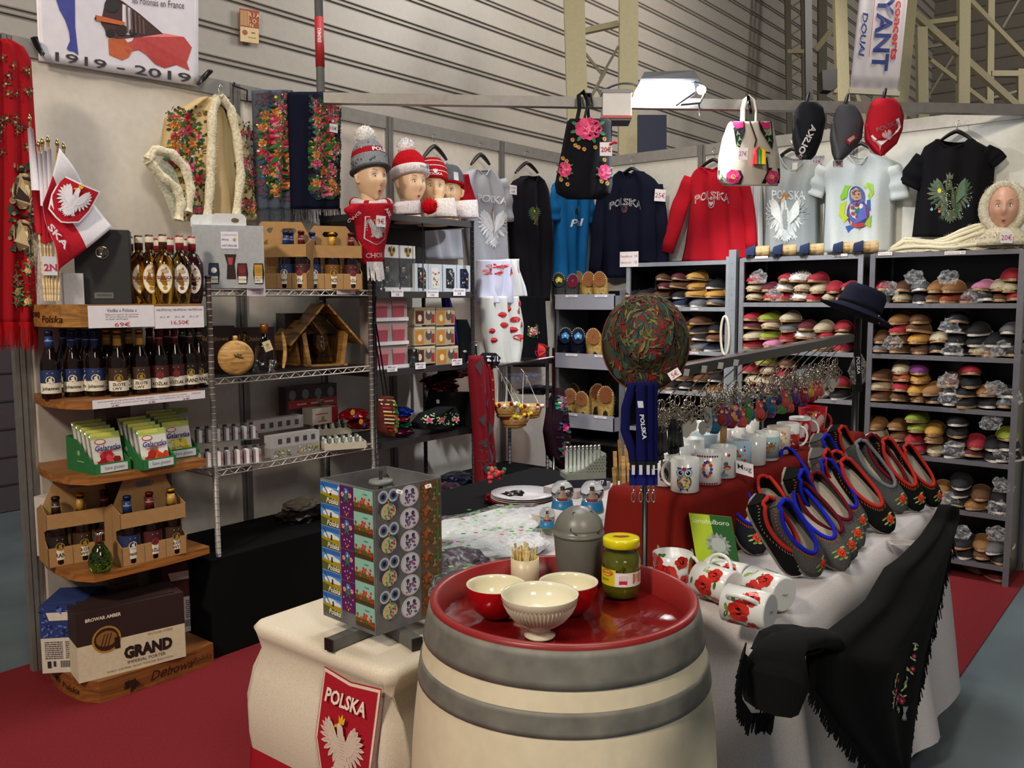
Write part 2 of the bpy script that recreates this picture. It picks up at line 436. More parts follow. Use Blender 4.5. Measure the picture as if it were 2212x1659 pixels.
def pxmap(surf, cx, cy, rot=0, skew=0, off=0):
 """decal map: u right, v up, in photograph pixels on a surface map"""
 cr, sr = math.cos(rot), math.sin(rot)
 return lambda u, v, h=0: surf(cx+u*cr-v*sr, cy-(u*sr+v*cr)+skew*u, h+off)
def hanger(parent, g, cx, cy, w_, drop, c='#2b2422', hook=26, th=.012, off=.01):
 m = MB(); pts = []
 for i in range(13):
  s = -1+2*i/12; pts.append(g(cx+s*w_, cy+drop*abs(s)**1.35, off))
 m.tube(pts, [.006+.011*(1-abs(-1+2*i/12))**.7+.004 for i in range(13)], 8, 'satin', c, flat=.6)
 o = m.build('hanger', parent)
 h = MB(); h.tube([g(cx, cy+2, off), g(cx, cy-hook*.45, off), g(cx-4, cy-hook*.75, off), g(cx, cy-hook, off), g(cx+5, cy-hook*.85, off)], .0022, 5, 'chrome', '#b9b6b0')
 h.build('hook', o); return o
def bottle_mesh(prof, n=18, mk='darkglass', c='#1c0f0a', cols=None): return MB().lathe(prof, n=n, mk=mk, c=c, cols=cols)
BEER_R = .0355
def beer_bottle(name, label, loc, kind, group=None, rot=0, H=.26):
 """brown beer bottle: body, cap, neck label, body label"""
 K = dict(johannes=('#20305e', '#e9e2cf', 'Johannes', '#23407e'), zlote=('#3b2410', '#efe8d6', 'ZŁOTE\nLWY', '#c8952a'), kozlak=('#4a1719', '#ece4d2', 'KOŹLAK', '#6d1f22'),
             grand=('#1b1412', '#ece4d2', 'GRAND', '#3a2a20'), pszen=('#7a4b12', '#efe6cc', 'PSZENICZNIAK', '#e0a52c'), griffin=('#5c5650', '#e9e2cf', 'GRYF', '#8e8578'))[kind]
 s = H/.26
 t = T(name, label, 'bottle', loc, group, rot=(0, 0, rot), local=True)
 r = BEER_R*s
 m = MB().lathe([(r*.9, 0), (r, .006*s), (r, .13*s), (r*.93, .15*s), (r*.6, .182*s), (r*.46, .2*s), (.0125*s, .245*s), (.0145*s, .248*s), (.0145*s, .252*s)], n=16, mk='darkglass', c='#1a0d08'); m.build('glass_body', t, origin=(0, 0, 0))
 m = MB().lathe([(.0155*s, .25*s), (.0155*s, .257*s), (.012*s, .261*s), (0, .262*s)], n=12, mk='metal', c=K[3]); m.build('cap', t, origin=(0, 0, .25*s))
 m = MB(); g = cylmap((0, 0, 0), lambda v: r*1.0)
 m.grid(g, -r*1.75, r*1.75, .022*s, .062*s, 12, 1, 'paper', K[1], h=.0006); m.grid(g, -r*1.75, r*1.75, .062*s, .112*s, 12, 1, 'paper', K[0], h=.0006)
 cc = '#e9e4d6' if kind == 'johannes' else ('#a9882e' if kind in ('zlote', 'grand', 'pszen') else K[3])
 m.decal([(circ(0, .073*s, .016*s, 14), cc), (circ(0, .073*s, .0125*s, 12), '#2a2320' if kind != 'kozlak' else '#8d2b2d')], g, .0012, 'paper')
 m.decal([(circ(0, .075*s, .006*s, 8), cc), (rect(-.008*s, .008*s, .062*s, .069*s), cc)], g, .0016, 'paper')
 m.decal([(rect(-.011*s, .011*s, .099*s, .1015*s), '#d8d2c4')], g, .0012, 'paper')
 m.text(K[2], g, 0, .040*s, (.028 if '\n' in K[2] else .017)*s, '#2b2018', wmax=.064*s, bold=.02, off=.0013); m.build('label', t, origin=(0, 0, 0))
 m = MB(); g2 = cylmap((0, 0, 0), lambda v: (.6-(v/s-.182)*1.2)*BEER_R*s*.86 if v > .18*s else r)
 m.lathe([(r*.475, .1995*s), (.0135*s, .241*s)], n=14, mk='satin', c=K[3] if kind != 'zlote' else '#c99a35'); m.lathe([(r*.44, .222*s), (.0142*s, .227*s)], n=14, mk='paper', c='#d9d2c4'); m.build('neck_label', t, origin=(0, 0, .2*s))
 return t
def sphere(mb, O, r, n=12, mk='paint', c='#888888', sx=1, sy=1, sz=1):
 mb.lathe([(r*math.sin(PI*i/(n//2+2)), -r*sz*math.cos(PI*i/(n//2+2))) for i in range(n//2+3)], O, n, mk, c, sx=sx, sy=sy); return mb
def furball(mb, O, r, c, n=260, ln=.014, seed=1, wd=.0016, sz=1):
 R = random.Random(seed); sphere(mb, O, r*.92, 14, 'fur', c, sz=sz)
 P = []
 for i in range(n):
  d = V((R.gauss(0, 1), R.gauss(0, 1), R.gauss(0, 1))).normalized(); P.append((V(O)+V((d.x*r*.9, d.y*r*.9, d.z*r*.9*sz)), d))
 mb.spikes(P, ln, wd, 'fur', c, seed=seed); return mb
def crumple(mb, O, sx, sy, sz, seed=0, mk='plastic', c='#dfe4ea', n=3, amp=.35, M3=None):
 """a crinkled bag"""
 import bmesh
 bm = bmesh.new(); bmesh.ops.create_icosphere(bm, subdivisions=n, radius=1)
 R = V((seed*3.1, seed*1.7, seed)); vs = []
 for v in bm.verts:
  k = 1+amp*(noise.noise(v.co*2.2+R)+.6*noise.noise(v.co*6+R)); q = v.co*k; q = V((q.x*sx, q.y*sy, max(-sz*.8, q.z*sz)))
  if M3: q = M3 @ q
  vs.append(V(O)+q)
 mb.add(vs, [[x.index for x in f.verts] for f in bm.faces], mk, c, smooth=False); bm.free(); return mb
def carton(mb, g_box, c='#b08a5c'): pass
# ------------------------------------------------------------------ the hall and the stand's shell
m = MB(); m.box(-12, 16, -12, 22, -.06, -.006, 'floorm', '#5d6a70'); struct(m, 'floor')
m = MB(); m.box(-.09, 2.965, -9, 0, -.005, .0, 'carpet', '#782026'); struct(m, 'floor_carpet')
m = MB(); m.box(-3.15, -3.0, -12, 22, 0, 2.05, 'paint', '#4b4248')  # lower wall blocks; the shadow they lie in is put into this dark colour
for i in range(10): m.box(-3.0, -2.992, -12, 22, .2*i+.19, .2*i+.2, 'paint', '#332d33')
m.box(-3.2, -3.02, -12, 22, 2.05, 11, 'satin', '#b4ada5')
for i in range(34):
 z = 2.15+.27*i
 m.box(-3.02, -2.993, -12, 22, z, z+.013, 'satin', '#9c958d'); m.box(-3.02, -2.995, -12, 22, z+.045, z+.055, 'satin', '#9c958d')
struct(m, 'wall_hall_left')
m = MB(); m.box(-3.2, 22, 21.8, 22, 0, 11, 'paint', '#827a70')
for i in range(30): m.box(-3, 22, 21.76, 21.8, .36*i, .36*i+.03, 'paint', '#6f685f')
struct(m, 'wall_hall_back')
m = MB(); m.box(-3.2, 22, -12, 22, 11, 11.1, 'paint', '#6b655c')
for i in range(14): m.box(-3.2, 22, -6+i*2, -5.88+i*2, 10.7, 11, 'paint', '#5a544c')
struct(m, 'ceiling_hall')
RZ0, RZ1 = 2.455, 2.525
def panel_wall(name, axis, posts, ends):
 m = MB()
 if axis == 0: m.box(-.02, 0, ends[0], ends[1], .04, RZ0, 'paint', '#ded7cb')
 else: m.box(ends[0], ends[1], 0, .02, .04, RZ0, 'paint', '#d6d5cc')
 w_ = struct(m, name)
 for p in posts:
  q = MB()
  for k in (-.02, 0, .02):
   if axis == 0: q.box(-.025, .008 if k else .013, p+k-.008, p+k+.008, 0, RZ1, 'galv', '#8f8d8a')
   else: q.box(p+k-.008, p+k+.008, -.008 if k else -.013, .025, 0, RZ1, 'galv', '#8f8d8a')
  q.build('wall_post', w_)
 for a, b in zip(posts, posts[1:]):
  a, b = sorted((a, b)); q = MB()
  for z0, z1 in ((RZ0, RZ1), (.0, .05)):
   if axis == 0: q.box(-.02, .012, a+.03, b-.03, z0, z1, 'galv', '#a9a6a1')
   else: q.box(a+.03, b-.03, -.012, .02, z0, z1, 'galv', '#a9a6a1')
  q.build('wall_rail', w_)
 return w_
panel_wall('wall_left', 0, [0, -.99, -1.98, -2.97, -3.98], (-3.98, 0))
panel_wall('wall_right', 1, [.0, .93, 1.92, 2.91, 3.9], (0, 3.9))
# aluminium beam across the stand on which lamps and bags hang
A, B = Z(700, 213, 2.49), Z(2290, 239, 2.49)
m = MB(); m.bar(A, B, .05, .05, 'galv', '#8e8a85'); m.thing('cross_beam', 'long square aluminium beam crossing above the stand with bags hung from it', 'beam')
BEAM = (A, B)
def on_beam(px, dz=0, fwd=0):
 """the point of the beam seen at column px"""
 d = ray(px, 230); n_ = (B-A).cross(V((0, 0, 1))); t = (A-CAM).dot(n_)/d.dot(n_); p = CAM+d*t
 k = (p.xy-A.xy).length/(B.xy-A.xy).length; q = A.lerp(B, k)
 return q+V((.6, -.75, 0)).normalized()*fwd+V((0, 0, dz))
# pole standing behind the stand's left wall
p0, p1 = X(693, 200, -.08), X(683, -60, -.08)
t = T('scaffold_pole', 'grey steel pole with red printed tape rising above the shawls', 'pole', (p0.x, p0.y, 0))
m = MB(); m.tube([(p0.x, p0.y, 0), (p0.x, p0.y, 3.9)], .022, 14, 'galv', '#8f8f90'); m.build('tube', t)
a, b = X(690, 145, -.08).z, X(690, 38, -.08).z
m = MB(); m.lathe([(.0235, a), (.0235, b)], (p0.x, p0.y, 0), 14, 'paint', '#b3262d')
g = cylmap((p0.x, p0.y, 0), .0235, front=(CAM-p0).xy.to_3d())
gr = lambda u, v, h=0: g(-v, (a+b)/2+u, h)
m.text('ERIMKI', gr, .03, 0, .018, '#f0e6e6', bold=.03); m.build('tape', t)
# ---------------- steel of the hall
def lattice(name, label, chords, dd, c='#d5cba2', wpx=30, braces=()):
 """chords: ((px0, py0), (px1, py1), width px); braces join pixel points"""
 t = T(name, label, 'steel column', D(*chords[0][1], dd))
 for a, b, w_ in chords:
  m = MB(); k = dd/FPX*w_; P, Q = D(a[0], a[1], dd), D(b[0], b[1], dd)
  m.bar(P, Q, k, k*.6, 'paint', c, up=FW); m.build('chord', t)
 for a, b, w_ in braces:
  m = MB(); k = dd/FPX*w_; m.bar(D(a[0], a[1], dd), D(b[0], b[1], dd), k, k, 'paint', '#8f866e' if w_ < 8 else '#b7ac88', up=FW); m.build('brace', t)
 return t
lattice('steel_column', 'cream painted steel lattice column rising behind the floodlight', [((1238, -60), (1252, 420), 44), ((1358, -60), (1355, 420), 40)], 9.5,
  braces=[((1260, 68), (1335, 52), 12), ((1260, 110), (1300, 160), 5), ((1336, 100), (1296, 170), 5), ((1262, -20), (1300, -60), 6), ((1310, 150), (1268, 225), 6), ((1290, 190), (1330, 260), 5)])
lattice('steel_column', 'cream steel column pair behind the hanging white banner', [((1812, -60), (1826, 420), 26), ((1968, -60), (1925, 420), 30)], 12.5,
  braces=[((1800, 196), (1960, 200), 12), ((1850, 205), (1880, 300), 8), ((1890, 205), (1850, 300), 6), ((1930, 210), (1960, 300), 5)])
lattice('steel_column', 'pale steel column at the upper right with diagonal bracing beside', [((2082, -60), (2078, 420), 24), ((1990, 60), (1995, 420), 22)], 14.5,
  braces=[((1975, 30), (2220, 250), 13), ((1985, 105), (2075, 90), 6), ((2000, 50), (2080, 40), 10), ((1988, 235), (2072, 100), 4), ((2095, 0), (2220, 130), 9), ((2165, 60), (2200, 0), 5), ((2010, 130), (2140, 230), 8)])
lattice('steel_column', 'slim darker cream steel column standing at the edge of the picture top right', [((2140, 0), (2135, 420), 14), ((2206, 150), (2206, 420), 18)], 17, c='#b5aa84', braces=[((2130, 215), (2206, 195), 5), ((2140, 160), (2212, 160), 12)])
lattice('steel_column', 'dark olive lattice column between floodlight and banner', [((1700, -60), (1708, 420), 12), ((1735, -60), (1742, 420), 12), ((1776, -60), (1775, 420), 18)], 15, c='#6f6a5c',
  braces=[((1702, 110+30*i), (1740, 85+30*i), 3) for i in range(-5, 6)]+[((1760, 110), (1800, 60), 12), ((1700, 112), (1742, 112), 8)])
lattice('steel_column', 'black drainpipe running down the hall wall left of the banner', [((1744, -60), (1750, 420), 15)], 11.5, c='#2c2b2a')
m = MB(); g = frame(D(1409, 290, 8.8), RT, UP); k = 8.8/FPX
m.prism(rect(-31*k, 31*k, -40*k, 42*k), g, -.05, 'paint', '#2c3250'); m.thing('notice_board', 'plain dark blue board fixed to the cream steel column below the floodlight', 'board')
m = MB(); g = frame(D(1792, 172, 11), RT, UP); k = 11/FPX
m.prism([(-16*k, 20*k), (17*k, 24*k), (17*k, -16*k), (4*k, -24*k), (-14*k, -22*k)], g, -.14, 'paint', '#1d1c20'); m.thing('hall_loudspeaker', 'small black loudspeaker box fixed left of the banner', 'loudspeaker')
m = MB()
for k, yy in enumerate((0, 18)):
 m.bar(D(1815, 118+yy, 12.4), D(1838, 117+yy, 12.4), .02, .02, 'paint', '#2a2826')
# banner hanging from the roof steel
dd = 9.2; k = dd/FPX; t = T('hanging_banner', 'narrow white hanging banner reading DOUAI and concerts in blue and red', 'banner', D(1890, 200, dd))
UX = (D(1930, 200, dd)-D(1836, 196, dd)).normalized(); UYv = UP*1.0
g0 = frame(D(1836, 192, dd), UX, (D(1862, -60, dd)-D(1836, 192, dd)))
gb = lambda u, v, h=0: g0(u*k+ .0, v*k, h+.006*math.sin(u*.25))
m = MB(); m.grid(gb, 0, 104, 0, 262, 26, 8, 'cloth', '#d9d3d8', thick=.004)
def vt(t_, cx, cy, hh, c, w_, ital=0): m.text(t_, lambda u, v, h=0: gb(cx+v, cy-u, h), 0, 0, hh, c, w=w_, bold=.025, off=.012, ital=ital)
vt('VYANT', 58, 140, 36, '#2b3b84', 196); vt('concerts', 86, 130, 15, '#cf2b2f', 128); vt('DOUAI', 16, 118, 13, '#2b3b84', 92, .15)
m.decal([(rect(32, 33.2, 70, 250), '#c34a50')], gb, .012); m.build('fabric', t)
m = MB(); m.bar(D(1834, 197, dd), D(1942, 203, dd), .05, .035, 'satin', '#d9d2c0', up=FW); m.build('bottom_rod', t)
# poster on the hall wall above the left of the stand
m = MB(); g = plane(0, -2.975); gg = pxmap(g, 538, 58, 0, .15)
m.prism(rect(-21, 21, -35, 37), lambda u, v, h=0: gg(u, v, h), .004, 'paper', '#b5523a')
m.decal([(rect(-19+3.2*i, -17.2+3.2*i, 1, 33), '#e6c98a') for i in range(6)], gg, .006)
m.decal([(rect(-20, 20, -34, -2), '#ead29a'), (circ(-10, -14, 6, 12), '#b5523a'), (rect(-3, 14, -24, -22.5), '#8d5a3a'), (rect(4, 12, -14, -11), '#8d5a3a')], gg, .007)
m.text('R I A', gg, 10, 26, 9, '#ead29a', bold=.03, off=.009); m.text('- O -', gg, 10, 13, 9, '#ead29a', bold=.03, off=.009); m.text('N', gg, 4, 3, 8, '#ead29a', bold=.03, off=.009)
m.thing('wall_poster', 'small terracotta and cream poster high on the corrugated hall wall', 'poster')
# ---------------- floodlight with its ballast on the beam
t = T('floodlight', 'blazing white floodlight clamped to the cross beam', 'floodlight', LAMP)
fwd = V((.45, -.6, -.66)).normalized()
P = D(1440, 196, depth(LAMP)-.1)
k = (depth(LAMP)-.1)/FPX
def lp(px, py, d=0): return D(px, py, depth(LAMP)-.1+d)
m = MB()
top = [(1375, 172), (1400, 158), (1508, 154), (1516, 175)]; bot = [(1366, 226), (1455, 229)]
m.add([lp(1384, 170, -.02), lp(1512, 170, -.02), lp(1500, 152, .02), lp(1392, 155, .02), lp(1388, 176, .16), lp(1514, 174, .16), lp(1500, 156, .16), lp(1392, 158, .16)],
      [(0, 1, 2, 3), (4, 5, 6, 7), (3, 2, 6, 7), (0, 1, 5, 4), (1, 2, 6, 5), (0, 3, 7, 4)], 'satin', '#26282c')
m.add([lp(1384, 172, .10), lp(1512, 172, .10), lp(1500, 206, .12), lp(1462, 228, .12), lp(1362, 230, .12), lp(1366, 215, .14)], [(0, 1, 2, 3, 4, 5)], 'satin', '#3a3c40')
m.build('housing', t)
m = MB(); m.add([lp(1384, 176), lp(1440, 172), lp(1498, 180), lp(1502, 196), lp(1478, 210), lp(1456, 228), lp(1364, 229), lp(1370, 200)], [tuple(range(8))], 'emit', '#ffffff'); m.build('lit_glass', t)
m = MB(); m.lathe([(0, 0), (.021, .004), (.024, .012)], lp(1514, 196, -.01), 14, 'emit', '#ffffff', up=-FW); m.build('side_reflector', t)
m = MB(); m.tube([lp(1500, 178, .02), lp(1515, 182, .02), lp(1521, 205, .02), lp(1512, 222, .02), lp(1470, 226, .02)], .007, 6, 'satin', '#2a2a2c'); m.tube([lp(1510, 222, .02), lp(1512, 250, .03)], .004, 5, 'satin', '#2a2a2c'); m.tube([lp(1500, 200), lp(1460, 228)], .006, 5, 'satin', '#2a2a2c'); m.build('bracket', t)
q = on_beam(1335)
t = T('lamp_ballast', 'white ballast box with red rimmed base on the beam beside the floodlight', 'ballast', q)
k = depth(q)/FPX
m = MB(); m.obox(D(1302, 250, depth(q)-.05), RT*k*62, UP*k*50, FW*.1, 'satin', '#c9c6c2'); m.build('case', t, bevel=.004)
m = MB(); m.obox(D(1300, 200, depth(q)-.052), RT*k*66, UP*k*8, FW*.105, 'satin', '#77757a'); m.build('lid', t)
m = MB(); m.obox(D(1298, 255, depth(q)-.06), RT*k*66, UP*k*5, FW*.11, 'satin', '#a8202c'); m.obox(D(1298, 260, depth(q)-.055), RT*k*64, UP*k*4, FW*.1, 'satin', '#3b3340'); m.build('base_rim', t)
m = MB(); m.tube([D(1305+i*8, 194-14*math.sin(i/9*PI*.8), depth(q)) for i in range(10)], .006, 6, 'satin', '#1c1c1e'); m.build('cable', t)
# ------------------------------------------------------------------ left wall: wooden display, wire rack, black rack
def colL(px, x, z):
 """point at depth x from the left wall and height z seen in column px"""
 lo, hi = -4.6, 0.0
 for _ in range(40):
  y = (lo+hi)/2; d = V((x, y, z))-CAM; q = 1106+FPX*d.dot(RT)/d.dot(FW)
  if q < px: lo = y
  else: hi = y
 return V((x, y, z))
def colR(px, y, z):
 lo, hi = -1.0, 4.5
 for _ in range(40):
  x = (lo+hi)/2; d = V((x, y, z))-CAM; q = 1106+FPX*d.dot(RT)/d.dot(FW)
  if q < px: lo = x
  else: hi = x
 return V((x, y, z))
SIDE = [(.03, -3.952), (.10, -3.982), (.18, -4.006), (.28, -4.018), (.367, -4.018), (.43, -4.008), (.5, -3.972)]
sideg = lambda z: (lambda u, v, h=0: V((u, interp(SIDE, u)[0]-h, z+v)))
PLAN = SIDE+[(.505, -3.94), (.512, -3.83), (.516, -3.7), (.512, -3.58), (.5, -3.495), (.03, -3.495)]
xy = lambda z: (lambda u, v, h=0: V((u, v, z+h)))
t = T('display_stand', 'oak shelf stand with curved left side holding beer and jelly packets', 'display stand', (.27, -3.75, 0))
ds = t
WD = '#8a5426'
m = MB(); m.prism(PLAN, xy(0), .083, 'wood', WD)
fr = frame((.502, -3.965, .042), (.02, .46, 0), (0, 0, 1)); fl = frame((.12, -4.012, .042), (.32, -.03, 0), (0, 0, 1))
P = []; R = random.Random(4)
for i in range(22): P.append(blade(.105+R.uniform(-.022, .022), -.004+R.uniform(-.01, .014), R.random()*6.3, .018, .012, '#2c1a10'))
P.append((rect(.1, .108, -.03, 0), '#2c1a10')); P.append((circ(.105, .004, .017, 9, .014), '#2c1a10'))
m.decal(P, fr, .016); m.text('Dębowa', fr, .27, 0, .046, '#2c1a10', ital=.35, off=.018, bold=.01); m.text('Polska', fr, .40, .01, .022, '#2c1a10', ital=.35, off=.018)
m.text('Dębowa', sideg(.042), .19, 0, .04, '#2c1a10', w=.17, ital=.35, off=.002); m.text('Polska', sideg(.042), .36, -.006, .024, '#2c1a10', w=.12, ital=.35, off=.002); m.build('base', t)
for zt in (.496, .862, 1.142):
 m = MB(); m.prism(PLAN, xy(zt-.03), .03, 'wood', '#9a622c'); m.build('shelf', t)
m = MB(); m.prism(PLAN, xy(1.411), .082, 'wood', '#a5743a')
fr2 = frame((.05, -3.975, 1.452), (.34, -.075, 0), (0, 0, 1)); 
m.text('Dębowa', sideg(1.452), .19, .004, .042, '#2a1c12', w=.18, ital=.35, off=.002, bold=.01); m.text('Polska', sideg(1.452), .37, -.012, .026, '#2a1c12', w=.14, ital=.35, off=.002); m.build('fascia', t)
m = MB(); m.box(.2, .3, -3.80, -3.70, .08, 1.42, 'wood', '#4e3020'); m.build('column', t)
m = MB(); m.box(.03, .05, -3.95, -3.5, .08, 1.42, 'paint', '#c9c2b6'); m.build('back_board', t)
# printed price cards fixed to the stand
gX = lambda px, py, x: frame(X(px, py, x), (0, 1, 0), (0, 0, 1))
def cardL(label, px0, px1, py0, py1, x, lines, tilt=0):
 a = X(px0, (py0+py1)/2, x); b = X(px1, (py0+py1)/2, x); w_ = abs(b.y-a.y); h_ = abs(X(px0, py0, x).z-X(px0, py1, x).z)
 g = frame((a+b)/2, (0, 1, tilt), (0, 0, 1)); return price(label, g, w_, h_, lines)
R = random.Random(2)
cardL('white price card for vodka priced 69€ on the stand fascia', 190, 333, 659, 708, .522, [('Vodka « Polona »', .28, .16, '#5a4a50', .45), ('Elaboré à partir de pommes\nde terre, douce et veloutée\nsa finale est longue', -.02, .3, '#7d7278', .5), ('69€', -.36, .2, '#c23048', .24)])
cardL('white price card for three liqueurs priced 16,50€ right of the 69€ card', 334, 440, 661, 709, .522, [('Vodka SOPLICA coing   Vodka SOPLICA noix   Vodka SOPLICA cerise', .33, .14, '#3a3036', .94), ('50 cl  30°      50 cl  28°      50 cl  30°', .02, .08, '#6a6066', .8), ('16,50€', -.25, .22, '#c23048', .36)])
cardL('long white price strip with 2€ prices under the beer bottles', 199, 443, 853, 872, .522, [('JOHANNES et ZŁOTE LWY, bières blondes      KOŹLAK, bière ambrée      GRAND', .25, .2, '#4a4048', .92), ('Bières artisanales de la région de Gdańsk 50 cl  5%', -.05, .16, '#4a4048', .7), ('2€              2€              2€', -.33, .22, '#8a2436', .7)])
# beer bottles standing on the stand
BK = dict(johannes='blue label beer bottle', zlote='gold label beer bottle', kozlak='dark red label beer bottle', grand='black label beer bottle')
row = [(98, 846, 'johannes'), (121, 850, 'johannes'), (143, 852, 'johannes'), (177, 856, 'johannes'), (209, 861, 'johannes'), (258, 861, 'zlote'), (306, 857, 'zlote'), (347, 853, 'kozlak'), (381, 849, 'kozlak'), (412, 846, 'grand'), (432, 843, 'grand')]
for i, (px, py, kd) in enumerate(row):
 p = Z(px, py-6, 1.142); p.x = min(p.x, .465)
 beer_bottle('beer_bottle', 'front-row %s, %s from left on oak stand' % (BK[kd], ORD[i]), p, kd, 'beer bottles on the oak stand', rot=1.12, H=.252)
for i, px in enumerate((112, 160, 192, 235, 283, 328, 364, 397)):
 kd = ('johannes', 'johannes', 'johannes', 'zlote', 'zlote', 'kozlak', 'kozlak', 'grand')[i]
 beer_bottle('beer_bottle', 'second-row %s, %s from left on oak stand' % (BK[kd], ORD[i]), colL(px, .30, 1.142), kd, 'beer bottles on the oak stand', rot=1.1, H=.252)
# liqueur bottles on top of the stand
def liqueur(label, loc, tint, lab, capc, rot, H=.27, word='SOPLICA'):
 s = H/.27; t = T('liqueur_bottle', label, 'bottle', loc, 'liqueur bottles on the oak stand', rot=(0, 0, rot), local=True)
 prof = [(.029, 0), (.032, .01), (.038, .04), (.040, .10), (.042, .14), (.039, .165), (.024, .195), (.0145, .205), (.0138, .245)]
 m = MB().lathe([(r*s, z*s) for r, z in prof], n=18, mk='glass' if tint[1] else 'gloss', c=tint[0]); m.build('glass_body', t, origin=(0, 0, 0))
 m = MB().lathe([(.0155*s, .212*s), (.016*s, .24*s), (.016*s, .262*s), (.014*s, .27*s), (0, .27*s)], n=16, mk='satin', c=capc, cols=[capc, '#e8dfc8', capc, capc, capc]); m.build('cap', t, origin=(0, 0, .21*s))
 m = MB(); g = cylmap((0, 0, 0), .0425*s)
 o = [(.031*s*math.sin(a)*(1-.22*abs(math.cos(a))**3), (.098+.058*math.cos(a))*s) for a in [2*PI*i/20 for i in range(20)]]
 m.decal([(o, lab), ([(u*.9, (v-.098*s)*.92+.098*s) for u, v in o], '#efe6d8')], g, .001, 'paper'); m.decal([(circ(0, .128*s, .014*s, 8, .008*s), '#bba78c'), (circ(0, .062*s, .008*s, 6), '#8c3a2c' if lab != '#d9b060' else '#b98a2c')], g, .0024, 'paper')
 m.text(word, g, 0, .102*s, .0125*s, '#7c1f28', w=.054*s, off=.0026, bold=.03); m.decal([(rect(-.02*s, .02*s, .088*s, .091*s), '#b07a3c')], g, .0024); m.build('label', t, origin=(0, 0, 0))
 return t
Q = ('#d9a926', 1); Wt = ('#7a6a3c', 1); Dk = ('#2a0d12', 0)
for i, (px, x, tn, lb, cp, ds_) in enumerate([
 (357, .46, Q, '#d9b060', '#4a2420', 'golden quince liqueur bottle with tan pointed label, foremost on the stand'),
 (393, .46, ('#b39a4a', 1), '#ece6dc', '#8e2430', 'pale amber liqueur bottle with white pointed label right of the quince one'),
 (419, .44, Dk, '#ece6dc', '#8e2430', 'dark cherry liqueur bottle with white pointed label beside the wire rack'),
 (328, .40, Q, '#d9b060', '#4a2420', 'golden liqueur bottle just behind the foremost quince bottle'),
 (305, .34, Q, '#d9b060', '#4a2420', 'golden liqueur bottle next to the black gift box, second from it'),
 (285, .26, ('#6b4a26', 1), '#c9a868', '#4a2420', 'brownish liqueur bottle half hidden by the black gift box'),
 (372, .30, ('#b39a4a', 1), '#ece6dc', '#8e2430', 'liqueur bottle with red cap between the two foremost, one row back'),
 (402, .30, Dk, '#ece6dc', '#8e2430', 'dark liqueur bottle with red cap one row behind the cherry bottle'),
 (345, .22, ('#b39a4a', 1), '#ece6dc', '#8e2430', 'red capped liqueur bottle in the back row behind the quince bottle')]):
 liqueur(ds_, colL(px, x, 1.493), tn, lb, cp, 1.1)
# black gift box
p = colL(226, .34, 1.493)
t = T('gift_box', 'tall matt black gift box with silver disc and plate on the oak stand', 'gift box', p, rot=(0, 0, 1.02), local=True)
m = MB(); m.box(-.098, .098, 0, .1, 0, .285, 'paint', '#1d1e20'); m.build('case', t, origin=(0, 0, 0), bevel=.003)
g = frame((0, 0, 0), (1, 0, 0), (0, 0, 1)); m = MB(); m.lathe([(.024, 0), (.024, .003), (.020, .004), (.020, .002), (0, .002)], (0, 0, .197), 20, 'chrome', '#b8b4aa', up=(0, -1, 0))
m.decal([(rect(-.012+.005*i, -.009+.005*i, .188, .206), '#6d6a62') for i in range(5)], g, .0035, 'metal'); m.build('medallion', t, origin=(0, 0, 0))
m = MB(); m.prism(rect(-.034, .034, .022, .045), g, .003, 'chrome', '#c9c4b6'); m.decal([(rect(-.026, .026, .03, .038), '#4a483f')], g, .0042); m.build('name_plate', t, origin=(0, 0, 0))
m = MB(); a = colL(152, .30, 1.493); m.box(a.x-.04, a.x+.03, a.y-.035, a.y+.04, 1.493, 1.61, 'card', '#c8ccd2'); m.thing('carton', 'small pale grey carton between the flag bunch and black gift box', 'carton')
# jelly packets
def packet(parent_loc, rot, colf, label, full, lean=.22):
 t = T('jelly_packet', label, 'packet', parent_loc, 'jelly powder packets', rot=(-lean, 0, rot), local=True)
 m = MB(); g = lambda u, v, h=0: V((u, -.004*math.cos(u*22)*math.sin(max(0, min(1, v/.105))*PI)-h, v))
 m.grid(g, -.045, .045, 0, .112, 8, 8, 'foil', '#d9dbc4', thick=.004)
 if True:
  m.decal([(rect(-.044, .044, .09, .111), '#b9d06a'), (rect(-.044, .02, .1, .111), '#dfe26a'), (rect(-.044, .044, .0, .092), '#ecebe4'), (circ(-.018, .085, .017, 12, .008), '#c8283a'), (circ(-.018, .085, .014, 12, .006), '#f3efe8')], g, .003, 'satin')
  m.text('Galaretka', g, .002, .066, .016, '#2a2f7c', w=.078, ital=.2, off=.006, bold=.02)
  m.decal([([(-.03, .053), (.035, .060), (.035, .058), (-.02, .051)], colf[0])], g, .004, 'satin')
  if full:
   R = random.Random(len(label)); P = []
   for i in range(15): P.append(([(x+R.uniform(-.003, .003), y) for x, y in circ(R.uniform(-.03, .036), R.uniform(.006, .045), R.uniform(.008, .013), 7)], colf[i % 3]))
   P.append((circ(-.033, .036, .008, 10), '#e6ecd9')); m.decal(P, g, .0045, 'satin')
 m.build('sachet', t, origin=(0, 0, 0)); t.scale = (1.3,)*3; return t
